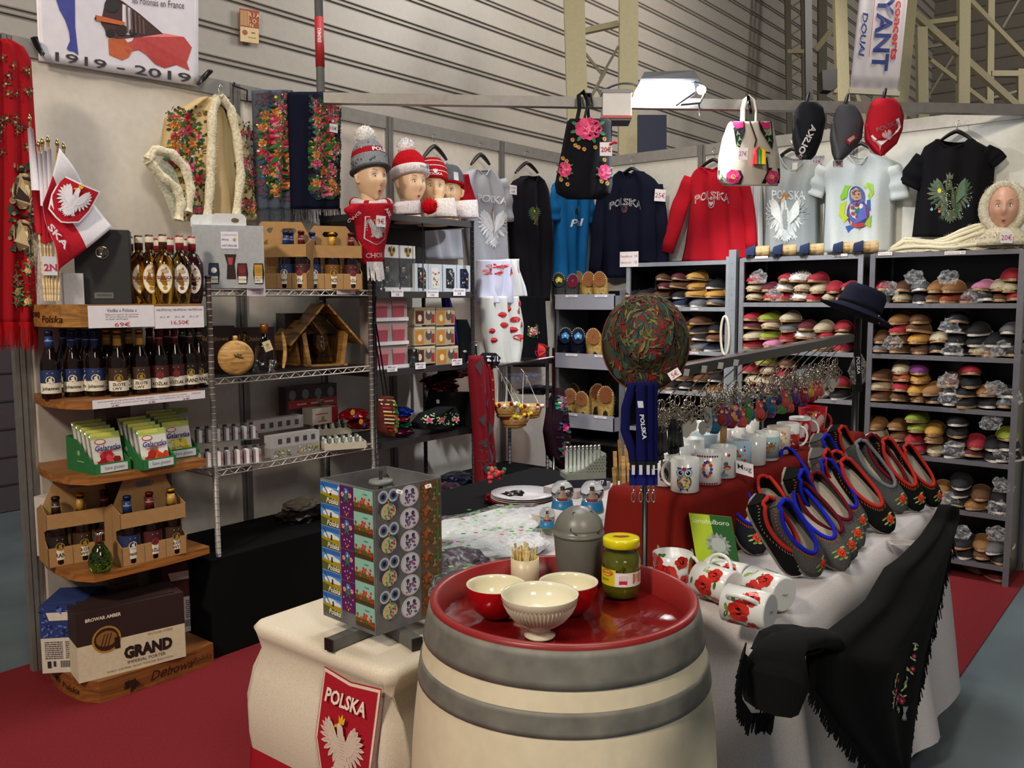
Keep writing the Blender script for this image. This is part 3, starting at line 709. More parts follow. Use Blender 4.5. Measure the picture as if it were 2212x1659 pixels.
def tray(label, loc, rot, colf, nm, n=5, fr_=True):
 t = T('display_tray', label, 'display tray', loc, 'jelly display trays', rot=(0, 0, rot), local=True)
 m = MB(); gl = lambda s: frame((s*.052, 0, 0), (0, -1, 0), (0, 0, 1))
 side = [(-.07, 0), (.085, 0), (.085, .03), (.07, .038), (.035, .06), (-.01, .092), (-.07, .098)]
 for s in (-1, 1): m.prism(side, gl(s), .003, 'card', '#1f6a35')
 m.box(-.052, .052, -.086, -.083, 0, .03, 'card', '#237a3b'); m.box(-.052, .052, .067, .07, 0, .1, 'card', '#1f6a35'); m.box(-.052, .052, -.085, .07, 0, .003, 'card', '#237a3b')
 gs = frame((-.053, .0, 0), (0, -1, 0), (0, 0, 1), (-1, 0, 0)); m.decal([(rect(-.066, -.03, .012, .085), '#d6d8d2')]+[(rect(-.06+i*.003, -.0585+i*.003, .045, .07), '#55585a') for i in range(8)]+[(circ(.0, .055, .008, 10), '#8fae6a'), (rect(-.01, .03, .03, .033), '#8fae6a')], gs, .001, 'card')
 m.build('tray_body', t, origin=(0, 0, 0))
 m = MB(); gf = frame((0, -.087, 0), (1, 0, 0), (0, 0, 1)); m.prism(rect(-.038, .042, .004, .026), gf, .001, 'paper', '#dfe3ea'); m.text('Sans gluten', gf, .002, .015, .012, '#6a7a80', wmax=.07, off=.002); m.build('shelf_label', t, origin=(0, 0, 0))
 cr, sr = math.cos(rot), math.sin(rot); t.scale = (1.32,)*3
 for i in range(n):
  ly = -.085+i*.032; q = V(loc)+V((-sr*ly, cr*ly, .006+.009*i))
  packet(q, rot, colf, '%s jelly packet, %s' % (nm, 'foremost in its green tray' if i == 0 else ORD[i]+' from the front in its green tray'), i == 0)
red = ('#c8202c', '#a3141f', '#e5505a'); org = ('#d9431f', '#e86a3a', '#b82a14'); yel = ('#e6cf2c', '#f2e15c', '#cfae1a')
tray('left green tray of cherry jelly packets', Z(240, 1020, .862)+V((-.10, 0, 0)), 1.6, red, 'cherry')
tray('middle green tray of strawberry jelly packets', Z(340, 1010, .862)+V((-.10, .0, 0)), 1.62, org, 'strawberry')
tray('right green tray of lemon jelly packets', Z(402, 990, .862)+V((-.13, .0, 0)), 1.55, yel, 'lemon')
for i in range(3): packet(colL(345+i*16, .16-i*.02, .862+.03), 1.0, yel, 'spare lemon jelly packet %s behind the right green tray' % ('leaning left', 'leaning centre', 'leaning right')[i], False, .35)
# cardboard bottle carriers
def carrier(label, loc, rot, kinds, W=.26, H=.33, grp='cardboard beer carriers', dpt=.15):
 t = T('bottle_carrier', label, 'bottle carrier', loc, grp, rot=(0, 0, rot), local=True); c, c2 = '#b28a58', '#a37c4c'
 h = W/2; e = dpt/2; m = MB()
 m.box(-h, h, -e, e, 0, .003, 'card', c)
 for y in (-e, e-.003): m.box(-h, h, y, y+.003, 0, .075, 'card', c); m.box(-h, h, y, y+.003, .148, .205, 'card', c)
 for s in (-1, 1):
  gl = frame((s*h, 0, 0), (0, -1, 0), (0, 0, 1), (s, 0, 0)); m.prism([(-e, 0), (e, 0), (e, .075), (e*.35, .10), (e*.35, .13), (e, .148), (e, .205), (0, .235), (-e, .205)], gl, -.003, 'card', c2)
 m.build('box', t, origin=(0, 0, 0))
 m = MB(); gc = frame((0, 0, 0), (1, 0, 0), (0, 0, 1)); z1 = H
 L_ = [(-h, .205), (-h, .215), (-h*.62, z1-.012), (-h*.55, z1), (0, z1), (0, z1-.028), (-.028, z1-.028), (-.038, z1-.04), (-.028, z1-.052), (0, z1-.052), (0, .1), (-h, .1)]
 for k in (1, -1): m.prism([(x*k, z) for x, z in (L_ if k == 1 else L_)], gc, .003, 'card', c)
 m.box(-h, h, -.0015, .0015, .003, .12, 'card', c2); m.build('handle_panel', t, origin=(0, 0, 0))
 # divider band through which the necks rise
 m = MB()
 for y0, y1 in ((-e, -.004), (.004, e)):
  for i in range(4): m.box(-h+.003+i*(W-.006)/3-.0015, -h+.003+i*(W-.006)/3+.0015, y0, y1, .003, .07, 'card', c2)
 m.build('divider', t, origin=(0, 0, 0))
 cr, sr = math.cos(rot), math.sin(rot)
 for i, kd in enumerate(kinds):
  if not kd: continue
  lx, ly = -h+W*(i+.5)/3, -e*.55
  beer_bottle('beer_bottle', '%s %s in the %s' % (('left', 'middle', 'right')[i], BK.get(kd, 'amber wheat beer bottle'), label), V(loc)+V((cr*lx-sr*ly, sr*lx+cr*ly, .004)), kd, 'beer bottles in cardboard carriers', rot=rot, H=.262)
 return t
carrier('left cardboard carrier on lower oak shelf', Z(200, 1215, .496)+V((-.10, .0, 0)), 1.38, ('grand', 'zlote', 'kozlak'), H=.335)
carrier('right cardboard carrier on lower oak shelf', Z(347, 1212, .496)+V((-.10, .0, 0)), 1.5, ('johannes', 'kozlak', 'zlote'), H=.335)
carrier('cardboard carrier nearest the red scarf', colL(716, .40, 1.552), 1.05, ('johannes', 'pszen', 'kozlak'), W=.27, H=.30)
carrier('cardboard carrier amid wire rack top', colL(628, .33, 1.552), .55, ('', 'johannes', 'kozlak'), W=.22, H=.31)
carrier('cardboard carrier beside the white carrier', colL(598, .26, 1.552), .8, ('', '', 'johannes'), W=.22, H=.315)
m = MB(); a = colL(128, .16, .496); m.obox(a+V((-.08, -.05, 0)), V((.12, .03, 0)), V((-.05, .12, 0)), V((0, 0, .24)), 'card', '#ccc4bd'); m.thing('carton', 'plain whitish carton behind the carrier at left on the lower oak shelf', 'carton')
# little light-bulb bottle
def bulb(label, loc, s, tint, ribbon=None, grp=None):
 t = T('bulb_bottle', label, 'bottle', loc, grp, local=True)
 m = MB().lathe([(r*s, z*s) for r, z in ((.02, 0), (.03, .004), (.036, .02), (.038, .038), (.034, .055), (.022, .078), (.014, .09), (.0135, .1))], n=18, mk='glass', c=tint); m.build('glass_body', t, origin=(0, 0, 0))
 m = MB(); m.lathe([(r*s, z*s) for r, z in [(.0145, .098)]+[(.0155+.002*(i % 2), .101+.005*i) for i in range(6)]+[(.010, .133), (0, .135)]], n=14, mk='chrome', c='#bcae98'); m.build('screw_cap', t, origin=(0, 0, .098*s))
 return t
bulb('green glass light-bulb shaped bottle in front of the lower left carrier', Z(218, 1234, .496), 1.15, '#6fae5a')
m = MB(); a = Z(218, 1234, .496); R = random.Random(6)
for i in range(40):
 q = a+V((R.uniform(-.022, .022), R.uniform(-.022, .022), R.uniform(.012, .06))); m.tube([q, q+V((R.uniform(-.01, .01), R.uniform(-.01, .01), R.uniform(-.01, .01)))], .0025, 4, 'foil', R.choice(['#3fa040', '#e0d040', '#3050b0', '#7fc060']))
m.thing('tinsel', 'green and yellow tinsel inside the green light-bulb bottle', 'tinsel')
# beer boxes on the base of the stand
def beer_box(label, loc, rot, W, Dp, H, c1, c2, front, hole=True):
 t = T('beer_box', label, 'box', loc, 'printed beer boxes', rot=(0, 0, rot), local=True)
 m = MB(); m.box(-W/2, W/2, 0, Dp, 0, H*.52, 'card', c2); m.box(-W/2, W/2, 0, Dp, H*.52, H, 'card', c1)
 m.box(-W*.42, W*.42, Dp*.1, Dp*.9, H, H+.006, 'card', c1); front(m, frame((0, 0, 0), (1, 0, 0), (0, 0, 1)), W, H); m.build('box', t, origin=(0, 0, 0)); return t
def f_grand(m, g, W, H):
 m.decal([(circ(-W*.24, H*.55, .052, 20), '#b08632'), (circ(-W*.24, H*.55, .045, 18), '#3a1f18'), (circ(-W*.24, H*.56, .038, 16, .030), '#8a6330'), (rect(-W*.17, -W*.12, H*.38, H*.55), '#2a1512')]+[([(-W*.30+.012*i, H*.44), (-W*.29+.012*i, H*.44), (-W*.25+.012*i, H*.63), (-W*.26+.012*i, H*.63)], '#3a1f18') for i in range(3)], g)
 m.text('BROWAR AMBER', g, -W*.26, H*.88, .014, '#e8e0cc', bold=.03, wmax=W*.32); m.text('GRAND', g, W*.14, H*.28, .05, '#241a18', w=W*.46, bold=.06); m.text('IMPERIAL PORTER', g, W*.12, H*.135, .012, '#3a2a26', w=W*.36)
 m.text('PIWO CIEMNE, SILNY PORTER BAŁTYCKI', g, W*.06, H*.06, .008, '#6a5a50', w=W*.62); m.text('BROWAR AMBER', g, W*.26, H*.5-.004, .009, '#a2863c', w=W*.24)
beer_box('large dark brown and cream porter beer box on the stand base', Z(292, 1447, .083)+V((-.005, 0, 0)), 1.36, .395, .19, .265, '#2c1512', '#d9ceb0', f_grand)
def f_side(c):
 def f(m, g, W, H):
  m.decal([([(-W*.36, H*.9), (W*.36, H*.9), (W*.3, H*.78), (-W*.3, H*.78)], '#d9d2c0')], g); R = random.Random(8)
  for k in range(9):
   m.decal(scribble(-W*.42, -W*.04, H*(.46-.03*k), .004, 8, '#4a4450', R)+scribble(W*.02, W*.42, H*(.46-.03*k), .004, 8, '#4a4450', R), g)
  m.decal([(rect(-W*.1+i*.006, -W*.1+.003+i*.006, H*.08, H*.18), '#2a2a2e') for i in range(12)]+[(rect(-W*.38, -W*.3, H*.08, H*.18), '#2a2a2e'), (rect(-W*.25, -W*.2, H*.1, H*.18), '#2a2a2e')], g)
  if c:
   P = []
   for i in range(90): P.append(blade(R.uniform(-W*.47, W*.44), R.uniform(H*.54, H*.97), R.random()*6.3, .014, .008, R.choice(['#3d58a8', '#16224c', '#5a76c2'])))
   m.decal([q for q in P if not (H*.76 < q[0][0][1] < H*.92 and abs(q[0][0][0]) < W*.36)], g, .001)
 return f
beer_box('blue hop patterned box with cream lower half at the left of the stand base', Z(143, 1452, .083)+V((-.0, .0, 0)), .82, .17, .22, .265, '#22346e', '#cfc8b6', f_side(1))
beer_box('dark red and white box standing behind the large porter box', colL(402, .30, .083), 1.3, .18, .22, .30, '#4a1a1c', '#c6c0c4', f_side(0))
# ------------------------------------------------------------------ black cloth covered low table along the wall
m = MB(); m.box(.03, .475, -3.48, -1.0, .0, .43, 'cloth', '#0c0c0f'); m.thing('low_table', 'long low table draped in black cloth under the racks', 'table', bevel=.006)
# ------------------------------------------------------------------ chrome wire rack
def post(x, y, z0, z1, c='#8e8a86', r=.0115):
 m = MB(); m.tube([(x, y, z0), (x, y, z1)], r, 10, 'galv', c)
 k = int((z1-z0)/.027)
 for i in range(k): m.lathe([(r*1.12, 0), (r*1.12, .003)], (x, y, z0+.012+i*.027), 8, 'galv', '#b9b5b0' if c[1] > '5' else '#2e2d2f')
 m.lathe([(r*1.25, z1-.004), (r*1.25, z1+.006), (0, z1+.008)], (x, y, 0), 10, 'satin', '#222'[:4]+'222'); return m
def wire_shelf(x0, x1, y0, y1, z, zig=.03):
 m = MB(); c = '#d2cec8'; r = .0024
 for (a, b) in (((x1, y0), (x1, y1)), ((x0, y0), (x0, y1)), ((x0, y0), (x1, y0)), ((x0, y1), (x1, y1))):
  for dz in (0, -.024): m.tube([(a[0], a[1], z+dz), (b[0], b[1], z+dz)], .003, 6, 'galv', c)
  L_ = math.hypot(a[0]-b[0], a[1]-b[1]); n = max(4, int(L_/zig))
  m.tube([(a[0]+(b[0]-a[0])*i/n, a[1]+(b[1]-a[1])*i/n, z-(.024 if i % 2 else 0)) for i in range(n+1)], r, 4, 'galv', c, smooth=False)
 n = int((y1-y0)/.022)
 for i in range(1, n): m.tube([(x0, y0+(y1-y0)*i/n, z), (x1, y0+(y1-y0)*i/n, z)], .0016, 4, 'galv', c, cap=False)
 for k in (.33, .66): m.tube([(x0+(x1-x0)*k, y0, z-.004), (x0+(x1-x0)*k, y1, z-.004)], .0025, 5, 'galv', c)
 return m
RX0, RX1, RY0, RY1 = .09, .46, -3.43, -2.555
wr = T('wire_rack', 'chrome wire shelving rack holding beer carriers and bird feeders', 'rack', ((RX0+RX1)/2, (RY0+RY1)/2, .43))
for x in (RX0, RX1):
 for y in (RY0, RY1): post(x, y, .43, 1.60).build('post', wr)
for z in (1.55, 1.182, .795): wire_shelf(RX0, RX1, RY0, RY1, z).build('shelf', wr)
for z in (1.186, 1.553):
 m = MB(); m.box(RX0+.01, RX1-.012, RY0+.02, RY1-.02, z, z+.002, 'paint', '#17161a'); m.build('shelf_liner', wr)
# black rack with its flat rails
KX0, KX1, KY0, KY1 = .08, .46, -2.53, -1.80
kr = T('display_rack', 'black and chrome display rack carrying mannequin heads on its top shelf', 'rack', ((KX0+KX1)/2, (KY0+KY1)/2, .43))
for x in (KX0, KX1):
 for y in (KY0, KY1): post(x, y, .43, 1.93 if (x, y) != (KX1, KY0) else 1.6, '#4b4a4c').build('post', kr)
for z in (1.93, 1.545, 1.155, .79):
 m = MB(); m.box(KX1-.006, KX1+.004, KY0, KY1, z-.032, z, 'metal', '#5d5b5c'); m.box(KX0-.004, KX0+.006, KY0, KY1, z-.032, z, 'metal', '#5d5b5c')
 for y in (KY0, KY1): m.box(KX0, KX1, y-.004, y+.004, z-.032, z, 'metal', '#5d5b5c')
 m.box(KX0, KX1, KY0, KY1, z-.008, z-.003, 'satin', '#1d1c1f'); m.build('shelf', kr)
m = MB(); m.box(KX0+.01, KX0+.018, KY0, KY1, 1.55, 1.9, 'paint', '#08080a'); m.box(KX0+.02, KX1-.02, KY0-.003, KY0+.003, 1.55, 1.9, 'paint', '#0b0b0d'); m.build('back_panel', kr)
m = MB(); m.tube([(KX1-.02, -2.165, 1.55), (KX1-.02, -2.165, 1.9)], .004, 6, 'satin', '#151517'); m.build('upright', kr)
# white carton carrier with shaped windows
a = colL(497, .44, 1.556); rot = 1.02
t = T('bottle_carrier', 'large white bottle carrier with shaped windows on the wire rack top', 'bottle carrier', a, rot=(0, 0, rot), local=True)
W_, H_ = .285, .262; m = MB(); g = frame((0, 0, 0), (1, 0, 0), (0, 0, 1))
m.box(-W_/2, W_/2, .006, .15, 0, H_, 'card', '#d3d7dc'); m.prism(rect(-W_/2, W_/2, 0, H_), g, .0, 'card', '#d9dce0'); m.build('box', t, origin=(0, 0, 0), bevel=.002)
m = MB()
for k, (dy, px_) in enumerate(((.02, .0), (.07, -.045), (.11, -.085))):
 gg = frame((px_, dy, 0), (1, 0, 0), (0, 0, 1)); m.prism([(-.062, H_), (-.062, H_+.035), (-.05, H_+.05), (.06, H_+.05), (.075, H_+.035), (.075, H_)], gg, .003, 'card', '#d8dbdf'); m.decal([(circ(.03, H_+.022, .016, 12, .010), '#6a5230')] if k == 0 else [], gg, .004)
m.build('handle', t, origin=(0, 0, 0))
m = MB(); kd = [(-.062, 'joh'), (.055, 'koz')]
def win(cx, top, bw, tw, hh): return [(cx-tw/2, top), (cx+tw/2, top), (cx+bw/2, top-hh*.5), (cx+tw*.45, top-hh), (cx-tw*.45, top-hh), (cx-bw/2, top-hh*.5)]
for cx, c1, tx, cc in ((-.062, '#20305e', 'Johannes', '#e9e4d6'), (.052, '#6d1f22', 'KOŹLAK', '#7d2a2c'), (.118, '#c8952a', 'ZŁOTE\nLWY', '#a9882e')):
 m.decal([(win(cx, .105, .046, .038, .088), '#14100e'), (rect(cx-.017, cx+.015, .022, .05), '#ece4d2'), (rect(cx-.017, cx+.015, .05, .1), c1), (circ(cx, .075, .012, 10), cc)], g, .001, 'satin'); m.text(tx, g, cx, .038, .009 if '\n' not in tx else .018, '#2b2018', wmax=.03, off=.0035)
m.decal([([(-.018, .142), (.03, .142), (.022, .1), (.026, .038), (-.012, .038), (-.008, .1)], '#2a1714'), ([(-.006, .128), (.016, .128), (.012, .098), (-.002, .098)], '#b04046')], g, .001, 'satin')
m.decal([(win(-.122, .105, .04, .036, .088), '#14100e'), (circ(-.118, .082, .013, 10), '#b59a2e'), (rect(-.134, -.108, .022, .055), '#ece4d2')], g, .001, 'satin'); m.build('window_print', t, origin=(0, 0, 0))
m = MB(); m.prism(rect(-.03, .04, .165, .235), g, .002, 'paper', '#e9e6f2'); m.text('Li piwy polonais', g, .004, .222, .008, '#8a5aa0', wmax=.062, off=.004, ital=.2); m.text('PIWA', g, -.012, .202, .008, '#4a4a78', off=.004); m.decal([(circ(.024, .202, .007, 7), '#8fae4a'), (circ(.028, .206, .004, 6), '#c8c85a')], g, .003); m.text('NATURALNE', g, .003, .178, .009, '#4a4a78', wmax=.058, off=.004); m.build('note', t, origin=(0, 0, 0))
for i, (px, x, w_, h_, lb) in enumerate(((372, .20, .10, .19, 'pale grey carton standing against the wall behind the liqueur bottles'), (401, .24, .09, .20, 'second pale grey carton, between liqueur bottles and white carrier'))):
 a = colL(px, x, 1.495); m = MB(); m.box(a.x-.05, a.x+.04, a.y-w_/2, a.y+w_/2, 1.495, 1.495+h_, 'card', '#aeb5be'); m.thing('carton', lb, 'carton')
for px, py, lb in ((553, 629, 'small white price tag under the white carrier, 13,50€ printed pink'), (747, 625, 'small white price tag on the rack under the carrier nearest the scarf')):
 cardL(lb, px-20, px+20, py-13, py+11, .466, [('COLLECTION MARINIERE', .3, .14, '#4a4048', .85), ('et ses verres', .05, .14, '#4a4048', .5), ('13,50€' if px < 600 else '8,50€', -.25, .22, '#d0506a', .5)])
# items on the middle wire shelf (z 1.19)
MZ = 1.19
def dark_box(label, px, x, w_, d_, h_, rot=1.3):
 a = colL(px, x, MZ); t = T('gift_box', label, 'box', a, 'dark brown oak vodka boxes', rot=(0, 0, rot), local=True)
 m = MB(); m.box(-w_/2, w_/2, 0, d_, 0, h_, 'satin', '#2e1210'); m.build('box', t, origin=(0, 0, 0)); g = frame((0, 0, 0), (1, 0, 0), (0, 0, 1))
 m = MB(); R = random.Random(3); P = [blade(-w_*.24+R.uniform(-.016, .016), h_*.72+R.uniform(-.01, .012), R.random()*6.3, .014, .009, '#9a7a4a') for _ in range(16)]; m.decal(P, g, .001)
 m.text('Dębowa', g, w_*.1, h_*.7, .026, '#b08f5c', ital=.3, wmax=w_*.5); m.build('gold_print', t, origin=(0, 0, 0))
dark_box('dark brown gift box with gold oak print at the left of the middle wire shelf', 462, .16, .2, .1, .2)
dark_box('wide dark brown gift box with gold print behind the small bottles', 550, .20, .2, .1, .19)
dark_box('tall dark brown gift box behind the wooden bird feeder', 660, .16, .2, .12, .25)
p = Z(511, 812, MZ)
t = T('wooden_flask', 'round pale wooden flask standing upright on the middle wire shelf', 'flask', p, rot=(0, 0, 1.05), local=True)
m = MB(); m.lathe([(0, 0), (.06, .004), (.073, .012), (.073, .024), (.06, .034), (0, .038)], (0, .02, .076), 26, 'wood', '#c79a58', up=(0, -1, 0))
g = frame((0, -.0185, .076), (1, 0, 0), (0, 0, 1)); R = random.Random(1)
m.decal([blade(.01+R.uniform(-.012, .012), .005+R.uniform(-.006, .008), R.random()*6.3, .01, .006, '#4a3018') for _ in range(12)], g, .001); m.text('Dębowa Polska', g, .005, -.02, .010, '#6a4a28', w=.06, ital=.3); m.build('flask_body', t, origin=(0, 0, 0))
m = MB(); m.lathe([(.009, 0), (.010, .012), (.009, .02), (0, .021)], (0, .006, .148), 12, 'wood', '#d0a868'); m.build('stopper', t, origin=(0, 0, .148))
def clear_bottle(label, loc, H, capc='#b9713c'):
 s = H/.2; t = T('square_bottle', label, 'bottle', loc, rot=(0, 0, 1), local=True)
 m = MB(); m.lathe([(r*s, z*s) for r, z in ((.036, 0), (.04, .006), (.04, .1), (.034, .12), (.014, .135), (.0125, .165))], n=4 if False else 20, mk='glass', c='#cfd6d2'); m.build('glass_body', t, origin=(0, 0, 0))
 m = MB(); m.lathe([(.016*s, .16*s), (.017*s, .19*s), (.016*s, .2*s), (0, .2*s)], n=16, mk='metal', c=capc); m.build('cap', t, origin=(0, 0, .16*s)); return t
clear_bottle('clear glass bottle with copper cap and hanging cream tag', Z(582, 802, MZ)+V((-.03, 0, 0)), .21)
m = MB(); a = Z(582, 802, MZ)+V((.02, -.02, .115)); g = frame(a, (.35, 1, .35), (-.1, -.35, 1)); m.prism(rect(-.018, .018, -.024, .022), g, .001, 'paper', '#ddd0a4'); m.decal([(circ(0, .004, .008, 8), '#b09a68'), (rect(-.01, .01, -.012, -.010), '#8a7a58')], g, .002); m.thing('paper_tag', 'cream paper tag tied to the clear glass bottle', 'tag')
p = Z(548, 800, MZ)+V((-.06, 0, 0))
t = T('figurine_bottle', 'amber bottle with yellow oval label behind the round wooden flask', 'bottle', p, local=True); m = MB().lathe([(.028, 0), (.03, .02), (.03, .07), (.02, .1), (.012, .12), (.02, .135), (.02, .16), (.008, .175), (0, .176)], n=16, mk='glass', c='#a89a6a'); m.build('glass_body', t, origin=(0, 0, 0))
m = MB(); g = frame((-.01, -.05, .118), (.9, .4, 0), (0, 0, 1)); m.prism(circ(0, 0, .014, 14, .024), g, .001, 'paper', '#d9b52c'); m.decal([(rect(-.007, .007, -.01, -.004), '#3a2a1c'), (rect(-.006, .006, .002, .010), '#3a2a1c')], g, .002); m.build('label', t, origin=(0, 0, 0))
for i, (px, py, lb) in enumerate(((566, 806, 'left'), (600, 806, 'right'))):
 m = MB(); m.lathe([(.015, 0), (.017, .004), (.021, .055), (.019, .055), (.014, .008), (0, .008)], Z(px, py, MZ)+V((-.04, 0, 0)), 14, 'glass', '#dfe4e2'); m.thing('shot_glass', 'clear shot glass, %s one before the copper capped bottle' % lb, 'glass')
m = MB(); pts = [Z(612, 800, MZ)+V((0, 0, .01+.018*i)) for i in range(10)]; pts = [p_+V((0, .012*math.sin(i/9*PI), 0)) for i, p_ in enumerate(pts)]
m.tube(pts, [.006, .010, .012, .012, .011, .011, .011, .010, .009, .005], 8, 'wood', '#c79a58', flat=.7); m.thing('wooden_horn', 'curved pale wooden drinking horn standing right of the shot glasses', 'drinking horn')
def bird_house(label, loc, W, H, rot, glassy=True):
 t = T('bird_feeder', label, 'bird feeder', loc, 'wooden bird feeders', rot=(0, 0, rot), local=True); Dp = W*.62; c = '#a5763a'
 m = MB(); m.box(-W*.30, W*.34, -Dp/2, Dp/2, 0, .008, 'wood', c)
 gf = frame((0, Dp/2, 0), (1, 0, 0), (0, 0, 1)); m.prism([(-W*.24, 0), (W*.26, 0), (W*.34, H*.55), (0, H*.9), (-W*.34, H*.55)], gf, .008, 'wood', '#6e4a26')
 for s in (-1, 1):
  gs = frame((0, -Dp/2, 0), (1, 0, 0), (0, 0, 1)); m.prism([(s*W*.22, 0), (s*W*.28, 0), (s*W*.36, H*.5), (s*W*.30, H*.55)], gs, -Dp, 'wood', c)
 m.build('house_body', t, origin=(0, 0, 0))
 m = MB()
 for s in (-1, 1):
  for k in range(4):
   a = V((s*(W*.02+k*W*.125), -Dp*.62, H-.01-k*H*.15)); b = V((s*(W*.02+(k+1.25)*W*.125), -Dp*.62, H-.01-(k+1.25)*H*.15))
   n_ = V((s*.7, 0, 1)).normalized(); m.obox(a, b-a, V((0, Dp*1.24, 0)), n_*.009, 'wood', ('#b5853f', '#9a6c33')[k % 2])
 m.build('roof', t, origin=(0, 0, H*.5))
 if glassy:
  m = MB(); g = cylmap((0, 0, 0), W*.19); m.lathe([(W*.19, .01), (W*.21, H*.45), (W*.21, H*.5), (W*.19, H*.5), (W*.17, .02)], (0, -.005, 0), 18, 'glass', '#e0dcc4'); m.build('glass_jar', t, origin=(0, 0, 0))
 return t
bird_house('large wooden bird feeder with slatted roof and glass jar on the wire rack', Z(722, 790, (MZ))+V((-.10, .0, 0)), .31, .30, 1.15)
bird_house('smaller dark wooden bird house behind the large bird feeder', colL(648, .17, MZ), .24, .22, 1.6, False)
# items on the lower wire shelf (z .80)
LZ = .80
def bag_tray(label, loc, rot, W, Dp, n, c, tag_c, hh=.055):
 """an open tray with upright clear sachets with white clips"""
 t = T('sachet_tray', label, 'tray', loc, 'trays of small clear boxes', rot=(0, 0, rot), local=True)
 m = MB(); m.box(-W/2, W/2, 0, .002, 0, hh, 'clear', '#cfd0d2'); m.box(-W/2, W/2, -Dp, 0, 0, .003, 'satin', '#8f9296'); m.build('tray_body', t, origin=(0, 0, 0))
 for i in range(n):
  x0 = -W/2+W*i/n; m = MB(); m.box(x0+.003, x0+W/n-.004, -Dp*.8, -.004, .003, hh*.8, 'satin', c); m.box(x0+.006, x0+W/n-.008, -Dp*.8-.001, -Dp*.7, .01, hh*.7, 'gloss', '#8a8a8e'); m.box(x0+W/n*.3, x0+W/n*.62, -Dp*.82, -Dp*.8, hh*.05, hh*.8, 'paper', '#f0eef0')
  m.box(x0+W/n*.3, x0+W/n*.62, -Dp*.82, -.003, hh*.8, hh*.83, 'paper', '#e8e6ea'); m.box(x0+W/n*.25, x0+W/n*.66, -.004, .004, hh*.72, hh*.98, 'satin', '#232325'); m.decal([(circ(x0+W/n*.78, hh*.45, .006, 6), tag_c)], frame((0, -Dp*.82, 0), (1, 0, 0), (0, 0, 1)), .001); m.build('clear_box', t, origin=(x0, 0, 0))
bag_tray('upper tray of clear figurine boxes with white strips, left on lower wire shelf', X(487, 950, .28)*1+V((0, 0, 0)), 1.25, .27, .06, 7, '#8d8b90', '#a23a44', .07)
bag_tray('front tray of clear figurine boxes with white strips, left on lower wire shelf', Z(505, 1005, LZ)+V((-.05, 0, 0)), 1.2, .28, .06, 7, '#a08c8e', '#b2545a', .075)
def win_box(label, px0, px1, py0, py1, x, body_h=.0, flowers=False):
 a, b = X(px0, (py0+py1)/2+8, x), X(px1, (py0+py1)/2-8, x); w_ = (b-a).length; h_ = X(px0, py0, x).z-X(px0, py1, x).z
 t = T('window_carton', label, 'carton', V((x, a.y, a.z-h_/2)), 'white cartons with five square windows'); g = frame(V((x, (a.y+b.y)/2, (a.z+b.z)/2)), (0, 1, 0), (0, 0, 1))
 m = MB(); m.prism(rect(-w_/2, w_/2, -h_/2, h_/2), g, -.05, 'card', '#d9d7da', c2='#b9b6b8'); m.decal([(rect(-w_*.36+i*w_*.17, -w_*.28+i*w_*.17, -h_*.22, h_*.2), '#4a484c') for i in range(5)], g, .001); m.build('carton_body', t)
 if flowers:
  m = MB(); z0 = -h_/2; m.prism(rect(-w_/2, w_/2, z0-.05, z0), g, -.05, 'gloss', '#a5a3a2'); R = random.Random(5)
  m.decal([(circ(R.uniform(-w_*.45, w_*.45), z0-R.uniform(.008, .044), .005, 6), R.choice(['#c8b432', '#7d8a3c', '#dcdcd8', '#5d6a58'])) for _ in range(60)], g, .001); m.build('clear_front', t)
win_box('white carton with five windows at the back of the lower wire shelf', 547, 655, 902, 930, .20)
win_box('white carton with five windows over a clear flowered front, middle of lower wire shelf', 585, 690, 935, 962, .40, flowers=True)
def egg_tray(label, loc, rot, W=.2, Dp=.10):
 t = T('figurine_tray', label, 'tray', loc, 'cream trays of foil wrapped figurines', rot=(0, 0, rot), local=True); g = frame((0, -Dp, 0), (1, 0, 0), (0, 0, 1))
 m = MB(); top = [(-W/2+W*i/24, .034+.003*math.sin(i*PI/2)) for i in range(25)]; m.prism([(-W/2, 0), (W/2, 0)]+top[::-1], g, .003, 'card', '#cfc8b2'); m.box(-W/2, W/2, -Dp, 0, 0, .004, 'card', '#bfb8a2'); m.box(-W/2, -W/2+.003, -Dp, 0, 0, .034, 'card', '#cfc8b2'); m.box(W/2-.003, W/2, -Dp, 0, 0, .034, 'card', '#cfc8b2'); m.build('tray_body', t, origin=(0, 0, 0))
 R = random.Random(9)
 for i in range(12):
  x_, y_ = -W/2+W*(i % 6+.5)/6, -Dp+.03+.05*(i//6); m = MB(); m.tube([(x_, y_, .012), (x_-.012, y_+.01, .05+.01*(i//6))], [.012, .009], 8, 'gloss', R.choice(['#8f9a98', '#b9bdb8', '#7a8a88'])); m.box(x_-.012, x_-.002, y_-.012, y_-.010, .03, .055, 'paper', '#e6e8e4'); m.build('figurine', t, origin=(x_, y_, .02))
egg_tray('front cream tray of wrapped figurines at the right of the lower wire shelf', Z(745, 965, LZ)+V((-.03, 0, 0)), 1.1)
egg_tray('cream tray of wrapped figurines stacked behind the front one', Z(735, 950, LZ)+V((-.10, 0, .03)), 1.1)
def print_box(label, px0, px1, py0, py1, x, d_, base, P, cat='box', grp=None, mk='satin', z=None):
 a, b = X(px0, (py0+py1)/2, x), X(px1, (py0+py1)/2, x); w_ = b.y-a.y; h_ = X((px0+px1)/2, py0, x).z-X((px0+px1)/2, py1, x).z
 g = frame(V((x, (a.y+b.y)/2, (a.z+b.z)/2)), (0, 1, 0), (0, 0, 1)); m = MB(); m.prism(rect(-w_/2, w_/2, -h_/2, h_/2), g, -d_, mk, base)
 m.decal([([(u*w_, v*h_) for u, v in p], c) for p, c in P], g, .001, 'satin'); return m.thing('printed_box', label, cat, grp)
